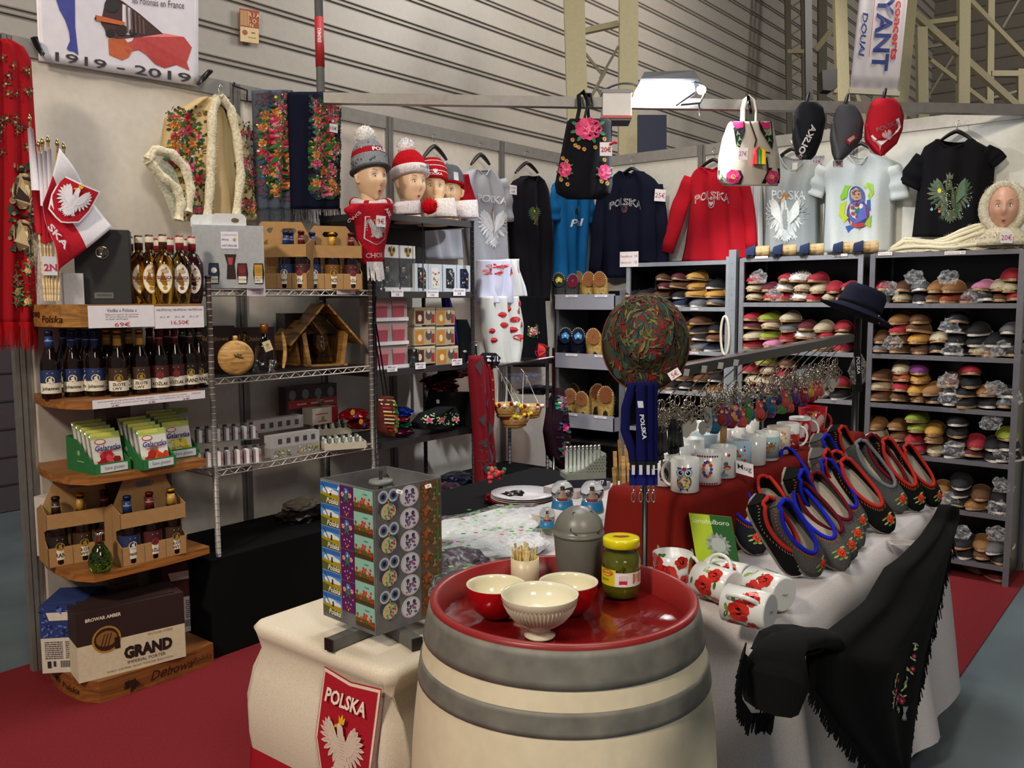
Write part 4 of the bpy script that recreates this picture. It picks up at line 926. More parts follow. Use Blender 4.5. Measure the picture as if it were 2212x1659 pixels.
R = random.Random(12)
gl_ = [(circ(-.38+.25*i, .28, .07, 8, .14), '#7a8684') for i in range(4)]+[(circ(-.38+.25*i, -.3, .07, 8, .14), '#6a5a58') for i in range(4)]
print_box('dark red boxed set of decorated glasses at the back of the lower wire shelf', 618, 728, 832, 912, .14, .06, '#3c2a2c', [(rect(-.46, .5, -.08, .14), '#a8343c')]+gl_+[(rect(-.3+.27*i, -.12+.27*i, .0, .04), '#e0c0b8') for i in range(3)])
print_box('small cream and red box in front of the glasses set', 675, 730, 880, 915, .24, .08, '#c9c0b0', [(rect(.25, .5, -.5, .5), '#98222c'), (rect(-.4, .1, .1, .16), '#b84a44'), (circ(-.1, -.15, .07, 8, .14), '#8a8a4a'), (rect(-.3, .05, -.35, -.28), '#b84a44')])
m = MB(); m.lathe([(.014, 0), (.002, .003), (.002, .03), (.014, .04), (.017, .055), (.016, .07)], X(692, 872, .22)+V((0, 0, -.04)), 14, 'glass', '#dfe4e2'); m.thing('stemmed_glass', 'small clear stemmed glass standing on the cream and red box', 'glass')
for i, (px, py, c, lb) in enumerate(((762, 895, '#a8161c', 'red crinkled bag of paprika crisps lying left of the pole'), (780, 915, '#7c1014', 'dark red shiny bag under the paprika crisps'))):
 m = MB(); crumple(m, X(px, py, .34), .06, .08, .03, 5+i, 'foil', c, 3, .25); m.decal([(circ(0, .01, .015, 8), '#e0a02c'), (circ(.02, -.01, .01, 7), '#2f5ab0')], frame(X(px, py, .41), (0, 1, 0), (0, 0, 1)), .0); m.thing('snack_bag', lb, 'bag')
# ------------------------------------------------------------------ hanging clothes, scarves, flags and mannequin heads
FL = [('#b82c54', '#d8688a', '#701030'), ('#b05a2a', '#cf8a48', '#7a3418'), ('#a82438', '#c85058', '#601018'), ('#b8304c', '#dc7c8c', '#781028')]
# centenary banner clipped on the left wall
g = plane(0, .03); t = T('clipped_banner', 'white banner with steam train, map and 1919 - 2019 above the left wall', 'banner', X(255, 180, .03))
gb = lambda u, v, h=0: g(u, v, h+.004*math.sin(u*.05))
m = MB(); Q_ = [(78, -40), (428, -40), (428, 187), (85, 131)]
vs = []; nx, ny = 24, 10
def bil(a, b): 
 tx, ty = a, b; p = [(Q_[0][0]*(1-tx)+Q_[1][0]*tx, Q_[0][1]*(1-tx)+Q_[1][1]*tx), (Q_[3][0]*(1-tx)+Q_[2][0]*tx, Q_[3][1]*(1-tx)+Q_[2][1]*tx)]
 return p[0][0]*(1-ty)+p[1][0]*ty, p[0][1]*(1-ty)+p[1][1]*ty
m.grid(lambda a, b, h=0: gb(*bil(a, 1-b), h), 0, 1, 0, 1, nx, ny, 'satin', '#e4e0ea', thick=.002)
def px(poly): return [(x, y) for x, y in poly]
gp = lambda u, v, h=0: gb(u, v, h)
m.add([gb(x, y, .002) for x, y in [(115, -20), (160, -20), (161, 60), (168, 120), (158, 112), (147, 110), (143, 105), (150, 88), (148, 70), (140, 45), (128, 22)][::-1]], [tuple(range(11))], 'print', '#43479a')
m.add([gb(x, y, .002) for x, y in [(234, 84), (300, 80), (356, 72), (396, 80), (413, 103), (402, 135), (408, 153), (380, 140), (356, 147), (335, 138), (315, 118), (298, 108), (280, 112), (262, 130), (236, 118)][::-1]], [tuple(range(15))], 'print', '#c04a48')
m.add([gb(x, y, .0024) for x, y in [(234, 84), (268, 84), (286, 108), (276, 124), (262, 130), (236, 118)][::-1]], [tuple(range(6))], 'print', '#c2623a')
m.add([gb(x, y, .0028) for x, y in [(232, -10), (262, 2), (300, 30), (356, 76), (352, 84), (300, 80), (262, 84), (232, 80), (226, 62), (218, 50), (224, 20)][::-1]], [tuple(range(11))], 'print', '#4a3030')
m.add([gb(x, y, .0032) for x, y in [(206, 32), (268, 48), (267, 56), (206, 44)][::-1]], [(0, 1, 2, 3)], 'print', '#c8683a')
gc = lambda u, v, h=0: gb(u, v, h)
for cx, cy, r, c in ((241, 12, 16, '#2d2c2c'), (241, 12, 12, '#5c5858'), (241, 12, 4, '#2d2c2c'), (209, 40, 5, '#222'+'222'), (238, 72, 10, '#262222'), (262, 66, 12, '#332626'), (285, 70, 8, '#262222')):
 m.add([gb(x, y, .0036) for x, y in circ(cx, cy, r, 14)[::-1]], [tuple(range(14))], 'print', c)
for k in range(8): m.add([gb(x, y, .0038) for x, y in [(270+k*9, 10+k*8), (274+k*9, 12+k*8), (276+k*9, 70+k*1), (272+k*9, 70+k*1)][::-1]], [(0, 1, 2, 3)], 'print', '#6d5352')
tm = lambda cx, cy, sk: pxmap(gb, cx, cy, 0, sk)
m.text('1919 - 2019', tm(265, 146, .165), 0, 0, 20, '#3a3438', w=292, off=.003, bold=.01); m.text('les Polonais en France', tm(340, 6, .11), 0, 0, 15, '#5a3436', w=112, off=.003)
m.build('fabric', t)
for i, (a, b, c_) in enumerate((((66, 82), (90, 122), 0), ((448, 155), (424, 184), 0))):
 m = MB(); P_, Q2 = g(a[0], a[1], .02), g(b[0], b[1], .01); mid = P_.lerp(Q2, .5)
 m.tube([P_, mid, Q2], [.010, .013, .006], 8, 'satin', '#141316'); m.tube([P_+V((-.004, .012, .004)), mid], [.008, .010], 8, 'satin', '#1b1a1d'); m.tube([mid, Q2+V((.012, 0, .004))], [.010, .006], 8, 'satin', '#141316')
 m.thing('spring_clamp', 'black spring clamp gripping the banner at its lower %s corner' % ('left', 'right')[i], 'clamp')
# big red shawl at the left edge
g = plane(0, .16)
t = T('fringed_shawl', 'long red shawl with paisley and roses hanging at the left edge', 'shawl', X(40, 730, .16))
m = MB(); rows = [(88, -30, 20), (100, -45, 48), (130, -50, 66), (400, -50, 84), (700, -50, 78)]
sf = garment(m, rows, g, .04, '#a01620', folds=4, fa=.22, nr=40, nc=60)
R = random.Random(21); P = []
for i in range(26):
 x, y = R.uniform(-20, 64), R.uniform(105, 350)
 P += [blade(x+3*math.cos(a), y+3*math.sin(a), a, 7, 3.4, R.choice(['#4a3a34', '#5a6a4a', '#7a5a4a', '#2e2c38'])) for a in [k*PI/3+R.random() for k in range(6)]]+[(circ(x, y, 2.6, 7), '#c9a24a')]
for i in range(150):
 x, y = R.uniform(8, 74), R.uniform(360, 545); P.append((circ(x, y, R.uniform(2, 6), 8, R.uniform(3, 9)), R.choice(['#4e3d33', '#6d5b48', '#33302c', '#8a7a60', '#2f4a3a'])))
for cx, cy, rr in ((38, 415, 26), (60, 440, 18), (36, 508, 22), (62, 540, 14)):
 for k, c in enumerate(('#c9b48a', '#3a2e2a', '#a98a60', '#e2d2a8', '#7a3a34', '#c8b08a')): P.append((circ(cx, cy, rr*(1-k*.16), 14, rr*1.5*(1-k*.16)), c))
P += floral(14, 72, 545, 665, 10, 8, 3, [('#c8283c', '#f0888a', '#8f1220'), ('#e8a070', '#f3caa0', '#b4601c')], ['#2f6b35', '#56924a'], lf=('#2f7a45', '#5aa45a'))
m.decal([([(x, y) for x, y in p[::-1]], c) for p, c in P], lambda u, v, h=0: sf(u, v, h), .008, 'cloth', step=.0002); m.build('cloth', t)
m = MB()
for i in range(95):
 x = -50+i*1.36; a = sf(x, 695, .004); b = sf(x+R.uniform(-3, 3), 748+R.uniform(-6, 12), .01); m.tube([a, (a+b)/2+V((0, 0, 0)), b], [.0022, .002, .0012], 4, 'cloth', '#b0121c', cap=False)
m.build('fringe', t)
# flags in a plastic sleeve
t = T('flag_bunch_sleeve', 'clear plastic sleeve holding wooden flag sticks on the oak stand', 'sleeve', colL(112, .34, 1.493)); lc = t.location
m = MB(); m.grid(lambda u, v, h=0: lc+V((.02*math.cos(u*40)+h, u, v)), -.04, .04, .0, .26, 8, 8, 'plastic', '#dfe2e6', thick=.03); m.build('sleeve_film', t)
m = MB(); gs = frame(lc+V((.035, -.015, .14)), (.3, 1, 0), (0, 0, 1)); m.prism(rect(-.024, .024, -.034, .034), gs, .001, 'paper', '#dfe0ea'); m.text('2N', gs, .002, -.006, .026, '#c23048', off=.002, bold=.03); m.build('paper_label', t)
gf_ = plane(0, .36)
for i, (bx, tx, ty, fl) in enumerate(((97, 64, 262, 1), (103, 84, 318, 1), (108, 92, 312, 1), (113, 104, 308, 2), (119, 124, 315, 3), (126, 138, 322, 0))):
 nm = ('rolled', 'rolled', 'rolled', 'rolled', 'open', 'rolled')[i]
 t = T('hand_flag', 'small %s white and red flag on wooden stick, %s in the bunch' % (nm, ('leftmost', 'second', 'third', 'fourth', 'fifth', 'rightmost')[i]) if i != 4 else 'unfurled white and red hand flag with eagle shield hanging over the gift box', 'flag', gf_(bx, 650), 'hand flags in the bunch')
 m = MB(); m.tube([gf_(bx, 650), gf_(tx, ty, .0)], .0045, 6, 'wood', '#d6b98a'); m.build('stick', t)
 m = MB(); m.lathe([(.006, 0), (.008, .008), (.005, .018), (0, .026)], gf_(tx, ty, 0), 8, 'chrome', '#c9b27a'); m.build('finial', t)
 if i != 4:
  m = MB(); k0 = .06; a, b = gf_(bx, 650), gf_(tx, ty); m.tube([a.lerp(b, 1-.04), a.lerp(b, .62)], [.010, .014], 8, 'cloth', '#dcd9e2'); m.tube([a.lerp(b, .62), a.lerp(b, .38)], [.014, .011], 8, 'cloth', '#b21f30'); m.build('rolled_cloth', t)
 else:
  m = MB(); pts = [(120, 322), (232, 492), (120, 583), (84, 440)]
  def fm(a, b, h=0): # a 0..1 across, b 0..1 down
   x = (pts[0][0]*(1-a)+pts[1][0]*a)*(1-b)+(pts[3][0]*(1-a)+pts[2][0]*a)*b; y = (pts[0][1]*(1-a)+pts[1][1]*a)*(1-b)+(pts[3][1]*(1-a)+pts[2][1]*a)*b
   return gf_(x, y, .03+.014*math.sin(a*7+b*3)+h)
  m.grid(fm, 0, 1, 0, 1, 26, 20, 'cloth', '#e6e4ec', thick=.002, colf=lambda a, b: '#e4e2ea' if b < .5 else '#bf2233')
  fe = lambda u, v, h=0: fm(.52-v*.62, .44-u*.75, h)
  gE = lambda u, v, h=0: gf_(140+u*88*.80+v*88*.45, 440-v*88*.80+u*88*.38, .046+.012*math.sin(u*3+1)+h)
  m.decal(shield(1.12, 1.2, '#f0eef2', '#b81f30', .07), gE, .0, 'cloth'); m.decal(eagle('#e9e6ee', '#b8b0bc'), gE, .0012, 'cloth', k=.88)
  gT = lambda u, v, h=0: gf_(112+u*.62+v*.5, 512+u*.78-v*.5, .04+h)
  m.text('SKA', gT, 0, 0, 20, '#f0eef2', w=62, off=.012, bold=.03); m.build('flag_cloth', t)
# fur trimmed vest / shawl on the wall
g = plane(0, .07); t = T('fur_trimmed_vest', 'cream floral vest with thick white fur edging hanging on the left wall', 'vest', X(450, 480, .07))
m = MB(); sf = garment(m, [(212, 425, 475), (235, 385, 500), (255, 355, 520), (320, 345, 535), (420, 385, 545), (478, 392, 552)], g, .05, '#c9b184', folds=2.4, fa=.4, nr=30, nc=40)
P = floral(352, 432, 232, 400, 24, 11, 8, FL, ['#5a4a2c', '#8a6a3a', '#4a3a24', '#3a5a2c'], small=1.6)+floral(385, 436, 400, 470, 4, 9, 18, FL, ['#5a4a2c', '#6a3a1c', '#4a3a24'], small=2)+floral(500, 548, 262, 470, 20, 9, 9, FL, ['#5a4a2c', '#2c5a2c', '#8a6a3a', '#4a3a24'], small=1.6)
P = [(p, c) for p, c in P if not (min(x for x, _ in p) < 350+(max(0, 300-p[0][1]))*.1)]
m.decal([(p[::-1], c) for p, c in P], sf, .003, 'cloth', step=.0002)
m.add([sf(x, y, .002) for x, y in [(447, 235), (462, 225), (500, 300), (505, 470), (448, 475), (444, 360)][::-1]], [tuple(range(6))], 'cloth', '#cdbb90'); m.build('floral_cloth', t)
m = MB(); R = random.Random(3)
for pl in ([(450, 214), (438, 250), (436, 330), (434, 400), (428, 472)], [(455, 214), (478, 240), (492, 300), (500, 380), (490, 470)], [(300, 350), (315, 328), (350, 335), (380, 365), (392, 410), (385, 460)], [(302, 352), (330, 385), (362, 410), (372, 440), (366, 478)]):
 pp = []
 for a, b in zip(pl, pl[1:]):
  for k in range(5): q = k/5; pp.append((a[0]+(b[0]-a[0])*q, a[1]+(b[1]-a[1])*q))
 pp.append(pl[-1]); pts = [g(x, y, .075) for x, y in pp]; m.tube(pts, [.020+.002*math.sin(i*1.3) for i in range(len(pts))], 10, 'fur', '#e9e0c4'); 
 S = []
 for _ in range(420):
  i = R.randrange(len(pts)-1); q = pts[i].lerp(pts[i+1], R.random()); d = V((R.random()*.9+.1, R.gauss(0, 1), R.gauss(0, 1))).normalized(); S.append((q+d*.018, d))
 m.spikes(S, .012, .0014, 'fur', '#ece4cc', seed=4)
m.build('fur_trim', t)
m = MB(); m.add([g(x, y, .03) for x, y in [(300, 350), (330, 335), (370, 365), (388, 420), (380, 478), (366, 478), (345, 420)][::-1]], [tuple(range(7))], 'fur', '#d2d3c0'); m.build('fur_lining', t)
hanger(t, g, 462, 226, 22, 30, '#17130f', 40, off=.05)
# shawls over the rail
def shawl(label, x0, x1, y0, y1, base, seed, bg, plain=None, x=.10, dens=1):
 g = plane(0, x); t = T('rose_shawl', label, 'shawl', X((x0+x1)/2, y1, x), 'rose patterned shawls hung over the wall rail')
 m = MB(); sf = garment(m, [(y0, x0, x1), (y1, x0+8, x1-2)], g, .03, base, folds=3, fa=.22, nr=30, nc=40, seed=seed)
 xa = x0+3 if not plain else plain
 P = floral(xa, x1-3, y0+2, y1-22, int(26*dens), 15, seed, FL, bg, small=2.2)+clip(floral(xa, x1-3, y0, y1-22, int(22*dens), 9, seed+50, FL, bg, small=1), xa, x1-2, y0+2, y1-20)
 m.decal([(p[::-1], c) for p, c in clip(P, xa, x1-2, y0+2, y1-20)], sf, .003, 'cloth', step=.0002); m.build('cloth', t); R = random.Random(seed); m = MB()
 for i in range(70):
  px_ = x0+8+(x1-x0-10)*i/70; a = sf(px_, y1-2, .003); b = sf(px_+R.uniform(-4, 4), y1-2, .004)+V((0, 0, -.05-.03*R.random())); m.tube([a, b], .0013, 3, 'cloth', base, cap=False)
 m.build('fringe', t); return t
shawl('grey shawl with pink and orange roses beside the fur trimmed vest', 543, 632, 196, 455, '#505866', 31, ['#3c434f', '#6a4650', '#37566e', '#5c5048', '#7a3a48'])
shawl('navy shawl with dense roses and a plain navy strip at its left', 620, 736, 200, 452, '#11142a', 47, ['#1c2036', '#3a2030', '#1f3f52', '#2c2a26'], plain=658, x=.14, dens=1.3)
cardL('small white price tag reading 10€ on the navy rose shawl', 712, 729, 268, 286, .185, [('10€', 0, .45, '#3a3438', .8)])
m = MB(); gq = plane(0, .05); m.tube([gq(502, 184), gq(534, 195), gq(534, 218), gq(548, 220)], .005, 6, 'satin', '#2b2a2c'); m.tube([gq(506, 178), gq(506, 200)], .004, 6, 'satin', '#2b2a2c'); m.thing('rail_bracket', 'thin dark metal bracket sticking up left of the grey shawl', 'bracket')
# ---------------- T-shirts
def tee(label, rows, gp_, th, c, sleeves=(), dip=16, neck=.5, art=None, hang=None, mk='cloth', folds=3.2, fa=.28, seed=1, cat='t-shirt', nm='t_shirt', collar=True, tagc=None):
 y1 = rows[-1][0]; t = T(nm, label, cat, gp_((rows[-1][1]+rows[-1][2])/2, y1), 'clothes hung on the walls')
 m = MB(); sf = garment(m, rows, gp_, th, c, mk, folds, fa, seed, 30, 36, dip, neck)
 if collar:
  y0, xl, xr = rows[0]; cx, hw = (xl+xr)/2, (xr-xl)/2*.96; pts = []
  for i in range(19):
   a = 2*PI*i/18; s = math.cos(a)
   fr = math.sin(a) > 0; d = dip*max(0, 1-(s*.96/neck)**2)*(1 if fr else .25) if abs(s*.96) < neck else 0
   pts.append(gp_(cx+s*hw, y0+d, (th*max(0, 1-abs(s*.96)**4)**.5 if fr else -.1*th)))
  m.tube(pts[:-1], .0045, 6, mk, c, closed=True)
 if tagc: m.add([gp_(x, y, .004) for x, y in tagc[::-1]], [(0, 1, 2, 3)], 'cloth', '#e4e2dc')
 if art: art(m, sf)
 m.build('shirt_body', t)
 for i, s_ in enumerate(sleeves): q = MB(); sleeve(q, s_, gp_, th*.8, c, mk, off=.0); q.build('sleeve', t)
 if hang: hanger(t, gp_, *hang)
 return t
gl = plane(0, .05)
tee('pale grey t-shirt half hidden behind the mannequin heads', [(352, 915, 962), (368, 895, 985), (400, 890, 992), (560, 915, 1000)], plane(0, .04), .05, '#c2c3cd', hang=(935, 316, 27, 30))
tee('black shirt with folk eagle print in yellow and green, left wall', [(382, 1124, 1156), (392, 1106, 1172), (412, 1095, 1182), (470, 1094, 1190), (520, 1100, 1192), (650, 1110, 1184)], gl, .06, '#15141a', dip=14, hang=(1135, 352, 24, 22),
 art=lambda m, sf: m.decal([(p, random.Random(int(p[0][0]*99)).choice(['#7d7a3a', '#4f5a38', '#9a9a4a', '#2f5a48', '#6b6a58'])) for p, _ in eagle()]+[(circ(-.22, .28, .055, 8), '#d8c82c'), (circ(.22, .28, .055, 8), '#d8c82c')], pxmap(sf, 1141, 470, 0, .03), .002, 'print', k=44, flip=.66))
cardL('small white tag on the black shirt of the left wall', 1101, 1116, 400, 420, .125, [('SOLDES', .2, .16, '#4a4648', .7), ('15€', -.2, .25, '#4a4648', .5)])
def a_grey(m, sf):
 m.text('POLSKA', pxmap(sf, 1046, 432, 0, .12), 0, 0, 17, '#e9ebf0', w=56, off=.009, bold=.02); m.decal(eagle('#eef0f4', '#c8ccd4', '#d88a2c'), pxmap(sf, 1049, 498, 0, .05), .003, k=84, flip=.72)
tee('light grey t-shirt with white POLSKA eagle hanging beside the black rack', [(368, 1008, 1054), (378, 998, 1068), (398, 990, 1082), (440, 1000, 1090), (520, 1008, 1094), (632, 1024, 1096)], gl, .06, '#b6b9c2', dip=14, art=a_grey, hang=(1035, 334, 20, 22), sleeves=[[(1076, 388, 10), (1088, 430, 12), (1092, 480, 10)]])
tee('grey t-shirt showing behind the bright blue one', [(430, 1262, 1290), (600, 1260, 1290)], plane(0, .03), .03, '#8a8f98', dip=0, collar=False)
def a_blue(m, sf):
 m.decal([(rect(-9, 10, -14, 14), '#2c5a5c'), (rect(-9, 10, 2, 14), '#7fa8b8'), (rect(-4, 2, -4, 8), '#20302a')], pxmap(sf, 1231, 460, 0, 0), .003); m.text('Pol', pxmap(sf, 1234, 482, .1, 0), 0, 0, 16, '#dfe8f0', ital=.3, off=.004, bold=.02)
tee('bright blue t-shirt with small landscape print under the black backpack', [(392, 1200, 1268), (402, 1190, 1276), (470, 1196, 1272), (612, 1194, 1262)], gl, .05, '#1668a8', dip=0, art=a_blue, sleeves=[[(1198, 405, 10), (1194, 450, 14), (1193, 478, 13)], [(1262, 405, 10), (1268, 455, 14), (1270, 485, 13)]], collar=False)
t_ = tee('long black skirt hanging below the black shirt near the baskets', [(640, 1118, 1172), (700, 1112, 1178), (792, 1108, 1185)], plane(0, .10), .05, '#101014', dip=0, collar=False, nm='skirt', cat='skirt',
 art=lambda m, sf: (m.decal([(p[::-1], c) for p, c in floral(1128, 1154, 702, 726, 3, 7, 5, [('#c83040', '#f0f0e8', '#8f1220')], ['#8aa83a', '#e0e0a0'])], sf, .003, 'cloth'), m.decal([(circ(1155, 758, 14, 16, 17)[::-1], '#c8285a'), (circ(1155, 758, 10, 12, 13)[::-1], '#e8502c'), (circ(1155, 758, 6, 10, 8)[::-1], '#c02a80'), (circ(1155, 758, 3, 8)[::-1], '#3a3ab0')], sf, .004, 'cloth')))
gr_ = plane(1, -.05)
def a_navy(m, sf):
 m.text('POLSKA', pxmap(sf, 1362, 438, 0, 0), 0, 0, 17, '#d9dade', w=70, off=.003, bold=.03, arc=9); m.text('POLSKA', pxmap(sf, 1362, 438, 0, 0), 0, 0, 17, '#161a30', w=69, off=.0045, bold=-.012, arc=9); m.decal(shield(12, 18, '#8a2a3a', '#2a2a3c', .2), pxmap(sf, 1362, 453), .003)
tee('navy sweatshirt with arched white outline POLSKA near the corner', [(372, 1340, 1392), (384, 1322, 1412), (405, 1306, 1428), (460, 1304, 1432), (600, 1300, 1430)], gr_, .07, '#14182c', dip=16, art=a_navy, hang=(1367, 364, 30, 22, '#1f2233'), nm='sweatshirt', cat='sweatshirt', sleeves=[[(1312, 395, 12), (1298, 480, 14), (1290, 598, 13)], [(1424, 400, 12), (1434, 480, 13), (1436, 590, 13)]])
def a_red(m, sf):
 m.text('POLSKA', pxmap(sf, 1549, 424, 0, 0), 0, 0, 19, '#f0e8ea', w=78, off=.003, bold=.035, arc=10); m.text('POLSKA', pxmap(sf, 1549, 424, 0, 0), 0, 0, 18.5, '#b81626', w=77, off=.0045, bold=-.015, arc=10); m.decal(shield(13, 20, '#f0e8ea', '#b81626', .15), pxmap(sf, 1549, 442), .003); m.decal(eagle('#f0e8ea', '#d8b0b4'), pxmap(sf, 1549, 443), .0045, k=10)
tee('red sweatshirt with arched white POLSKA behind the white backpack', [(364, 1512, 1572), (372, 1500, 1598), (392, 1488, 1614), (440, 1492, 1620), (530, 1480, 1628), (566, 1472, 1634)], gr_, .07, '#c01c2c', dip=10, art=a_red, hang=(1543, 345, 32, 22), nm='sweatshirt', cat='sweatshirt', sleeves=[[(1496, 384, 14), (1472, 450, 19), (1446, 545, 13)], [(1610, 390, 12), (1622, 460, 14), (1628, 540, 12)]])
tee('white sleeve of a shirt hanging between the red and grey ones', [(400, 1622, 1648), (560, 1620, 1650)], plane(1, -.03), .03, '#d9dcdc', dip=0, collar=False)
def a_g2(m, sf):
 m.text('POLSKA', pxmap(sf, 1712, 423, 0, .02), 0, 0, 20, '#e9efee', w=74, off=.003, bold=.02); m.decal(eagle('#eef2f0', '#c4ccc8', '#d8882c'), pxmap(sf, 1705, 480), .003, k=100, flip=.9)
tee('light grey t-shirt with white POLSKA and eagle, right of the white backpack', [(335, 1678, 1762), (345, 1664, 1774), (380, 1652, 1778), (430, 1654, 1768), (545, 1650, 1768)], gr_, .06, '#a9b0b0', dip=38, neck=.72, art=a_g2, hang=(1713, 322, 36, 24), tagc=[(1712, 352), (1724, 351), (1723, 366), (1712, 367)])
def a_mat(m, sf):
 gq = pxmap(sf, 1861, 447, .06); P = []
 P += [([(x, y) for x, y in [(-34, 30), (-24, 46), (-8, 44), (-18, 34), (-20, 20), (-36, 14), (-38, 22)]], '#8cc83a'), ([(12, 40), (22, 50), (36, 44), (38, 24), (26, 10), (20, 22), (28, 30), (22, 38)], '#a8cf4a'), ([(-22, 12), (-38, 8), (-42, -18), (-32, -34), (-20, -24), (-30, -14), (-26, 0)], '#c4d838'), (rect(18, 28, -12, 12), '#3a62b8'), ([(-30, -42), (-24, -56), (0, -52), (6, -44), (-10, -46), (-18, -40)], '#3a62b8'), ([(10, -40), (26, -48), (30, -22), (20, -26)], '#9cc040')]
 P += [(circ(0, 20, 15, 16, 22), '#5a6ab0'), (circ(0, -18, 24, 18, 30), '#6a3a5c'), (circ(0, -16, 20, 16, 24), '#4a5ab0'), (circ(0, -10, 16, 14, 18), '#e9e6e4'), (circ(0, -38, 14, 10, 9), '#b03a3c'), (circ(0, 24, 10, 14, 12), '#d9a888'), ([(-9, 32), (9, 32), (8, 27), (0, 33), (-8, 27)], '#2a2018'), (circ(-4, 25, 1.8, 6), '#3a2a28'), (circ(4, 25, 1.8, 6), '#3a2a28'), (rect(-2, 2, 17, 18.5), '#b0404a')]
 for a in range(6): P.append((circ(11*math.cos(a*PI/3+.5), -10+13*math.sin(a*PI/3+.5), 4, 7), '#b02a2c'))
 P += [blade(0, -10, a*1.25, 8, 4, '#2f8a6a') for a in range(5)]
 m.decal(P, gq, .003)
tee('white t-shirt with painted nesting doll print in front of the wall post', [(336, 1822, 1900), (348, 1790, 1930), (372, 1772, 1944), (420, 1782, 1934), (545, 1776, 1930)], gr_, .07, '#ccd3d2', dip=24, neck=.55, art=a_mat, hang=(1862, 310, 36, 26), sleeves=[[(1786, 362, 16), (1768, 398, 22), (1760, 424, 21)], [(1930, 362, 16), (1944, 402, 22), (1948, 432, 21)]], tagc=[(1854, 352), (1867, 351), (1867, 364), (1855, 366)])
def a_blk(m, sf):
 R = random.Random(77); gq = pxmap(sf, 2060, 438, 0, -.02); P = []
 for p, c in eagle(): P.append((p, R.choice(['#3a5a3c', '#5a5f4a', '#2c4a38', '#6a6a58', '#47563c'])))
 for _ in range(110):
  a, r = R.uniform(0, 6.28), R.uniform(.05, .5); P.append((circ(r*math.cos(a)*1.0, .05+r*math.sin(a)*.8, .012, 5), R.choice(['#c8c8a8', '#7a9a6a', '#a8882c', '#d8d8d0', '#4a7a5a'])))
 P += [(circ(-.25, .24, .05, 10), '#d8cf2c'), (circ(.25, .26, .05, 10), '#d8cf2c'), (circ(-.42, -.16, .03, 8), '#8ab0d8'), (circ(.42, -.1, .03, 8), '#8ab0d8'), (circ(-.26, -.2, .03, 8), '#d88a3c')]
 m.decal(P, gq, .003, k=100, flip=.95)
tee('black t-shirt with colourful folk eagle at the right end of the wall', [(304, 2022, 2108), (318, 1996, 2134), (345, 1984, 2150), (400, 1984, 2146), (440, 1978, 2142), (512, 1970, 2140)], gr_, .07, '#111014', dip=20, neck=.75, art=a_blk, hang=(2068, 284, 42, 26, '#201416'), sleeves=[[(1998, 340, 18), (1978, 378, 26), (1966, 404, 26)], [(2132, 326, 15), (2152, 340, 20), (2162, 352, 20)]], tagc=[(2060, 332), (2072, 331), (2071, 341), (2059, 341)])
cardL2 = lambda lb, x0, x1, y0, y1, y, lines: None
def cardB(label, cx, cy, w_, h_, dd, lines, rot=0):
 k = dd/FPX; g0 = frame(D(cx, cy, dd), RT*math.cos(rot)+UP*math.sin(rot), UP*math.cos(rot)-RT*math.sin(rot)); return price(label, g0, w_*k, h_*k, lines)
cardB('white price card reading 25€ pinned to the navy sweatshirt sleeve', 1426, 422, 24, 26, depth(gr_(1426, 422, .09)), [('25€', 0, .42, '#a83048', .9)], -.08)
# ---------------- things hanging from the beam
def gbm(px_, dz=.04):
 dd = depth(on_beam(px_))-dz; return (lambda x, y, h=0: D(x, y, dd-h))
g = gbm(1262)
t = T('embroidered_backpack', 'black backpack with large pink embroidered flowers hanging from the beam', 'backpack', g(1262, 430))
m = MB(); sf = garment(m, [(256, 1232, 1318), (262, 1225, 1322), (330, 1212, 1322), (400, 1198, 1323), (420, 1202, 1318), (431, 1225, 1300)], g, .10, '#0e0e16', folds=1.5, fa=.12, nc=30, flat=2.6)
P = []
for cx, cy, r, sy in ((1271, 278, 26, .75), (1220, 366, 13, 1.25), (1306, 372, 13, 1.25)):
 for a in range(9): P.append((circ(cx+r*.75*math.cos(a*.7), cy+r*.75*sy*math.sin(a*.7), r*.42, 8), ('#d8527c', '#c43a68')[a % 2]))
 for a in range(6): P.append((circ(cx+r*.35*math.cos(a*1.05), cy+r*.35*sy*math.sin(a*1.05), r*.3, 8), ('#e8789a', '#b82f5c')[a % 2]))
 P.append((circ(cx, cy, r*.2, 7), '#e87a90'))
 P += [blade(cx+r*1.05*math.cos(a), cy+r*1.05*sy*math.sin(a), a, r*.5, r*.3, '#3a7a4a') for a in (.4, 1.2, 2.2, 2.9, 3.6, 5.8)]
R = random.Random(5)
for x, y in ((1237, 302), (1243, 314), (1250, 318), (1262, 322), (1286, 318), (1306, 300), (1216, 342), (1224, 348), (1212, 388), (1226, 398), (1306, 345), (1300, 392), (1312, 396)): P += petals(x, y, 4.5, '#c8a060', '#a87a40', 5, '#7a4a2c')
m.decal([(p[::-1], c) for p, c in P], sf, .003, 'cloth', step=.0002); m.build('bag_body', t)
m = MB(); m.tube([g(1246, 262, .05), g(1252, 232, .05), g(1250, 205, .03), g(1260, 198, .02), g(1268, 215, .04), g(1272, 258, .05)], .017, 8, 'cloth', '#141318', flat=.4); m.tube([g(1262, 258, .06), g(1268, 232, .07), g(1280, 228, .05), g(1276, 205, 0), g(1264, 205, 0)], .012, 8, 'cloth', '#1a191e', flat=.5); m.build('carry_strap', t)
q = MB(); q.prism(rect(-.03, .03, -.033, .033), frame(D(1309, 322, depth(g(1262, 300, .13))), RT, UP), .001, 'paper', '#ece6ea'); q.text('20€', frame(D(1309, 322, depth(g(1262, 300, .13))), RT, UP), 0, -.002, .026, '#b02a44', w=.05, bold=.03); q.thing('price_tag', 'white 20€ price tag clipped to the black backpack', 'price tag')
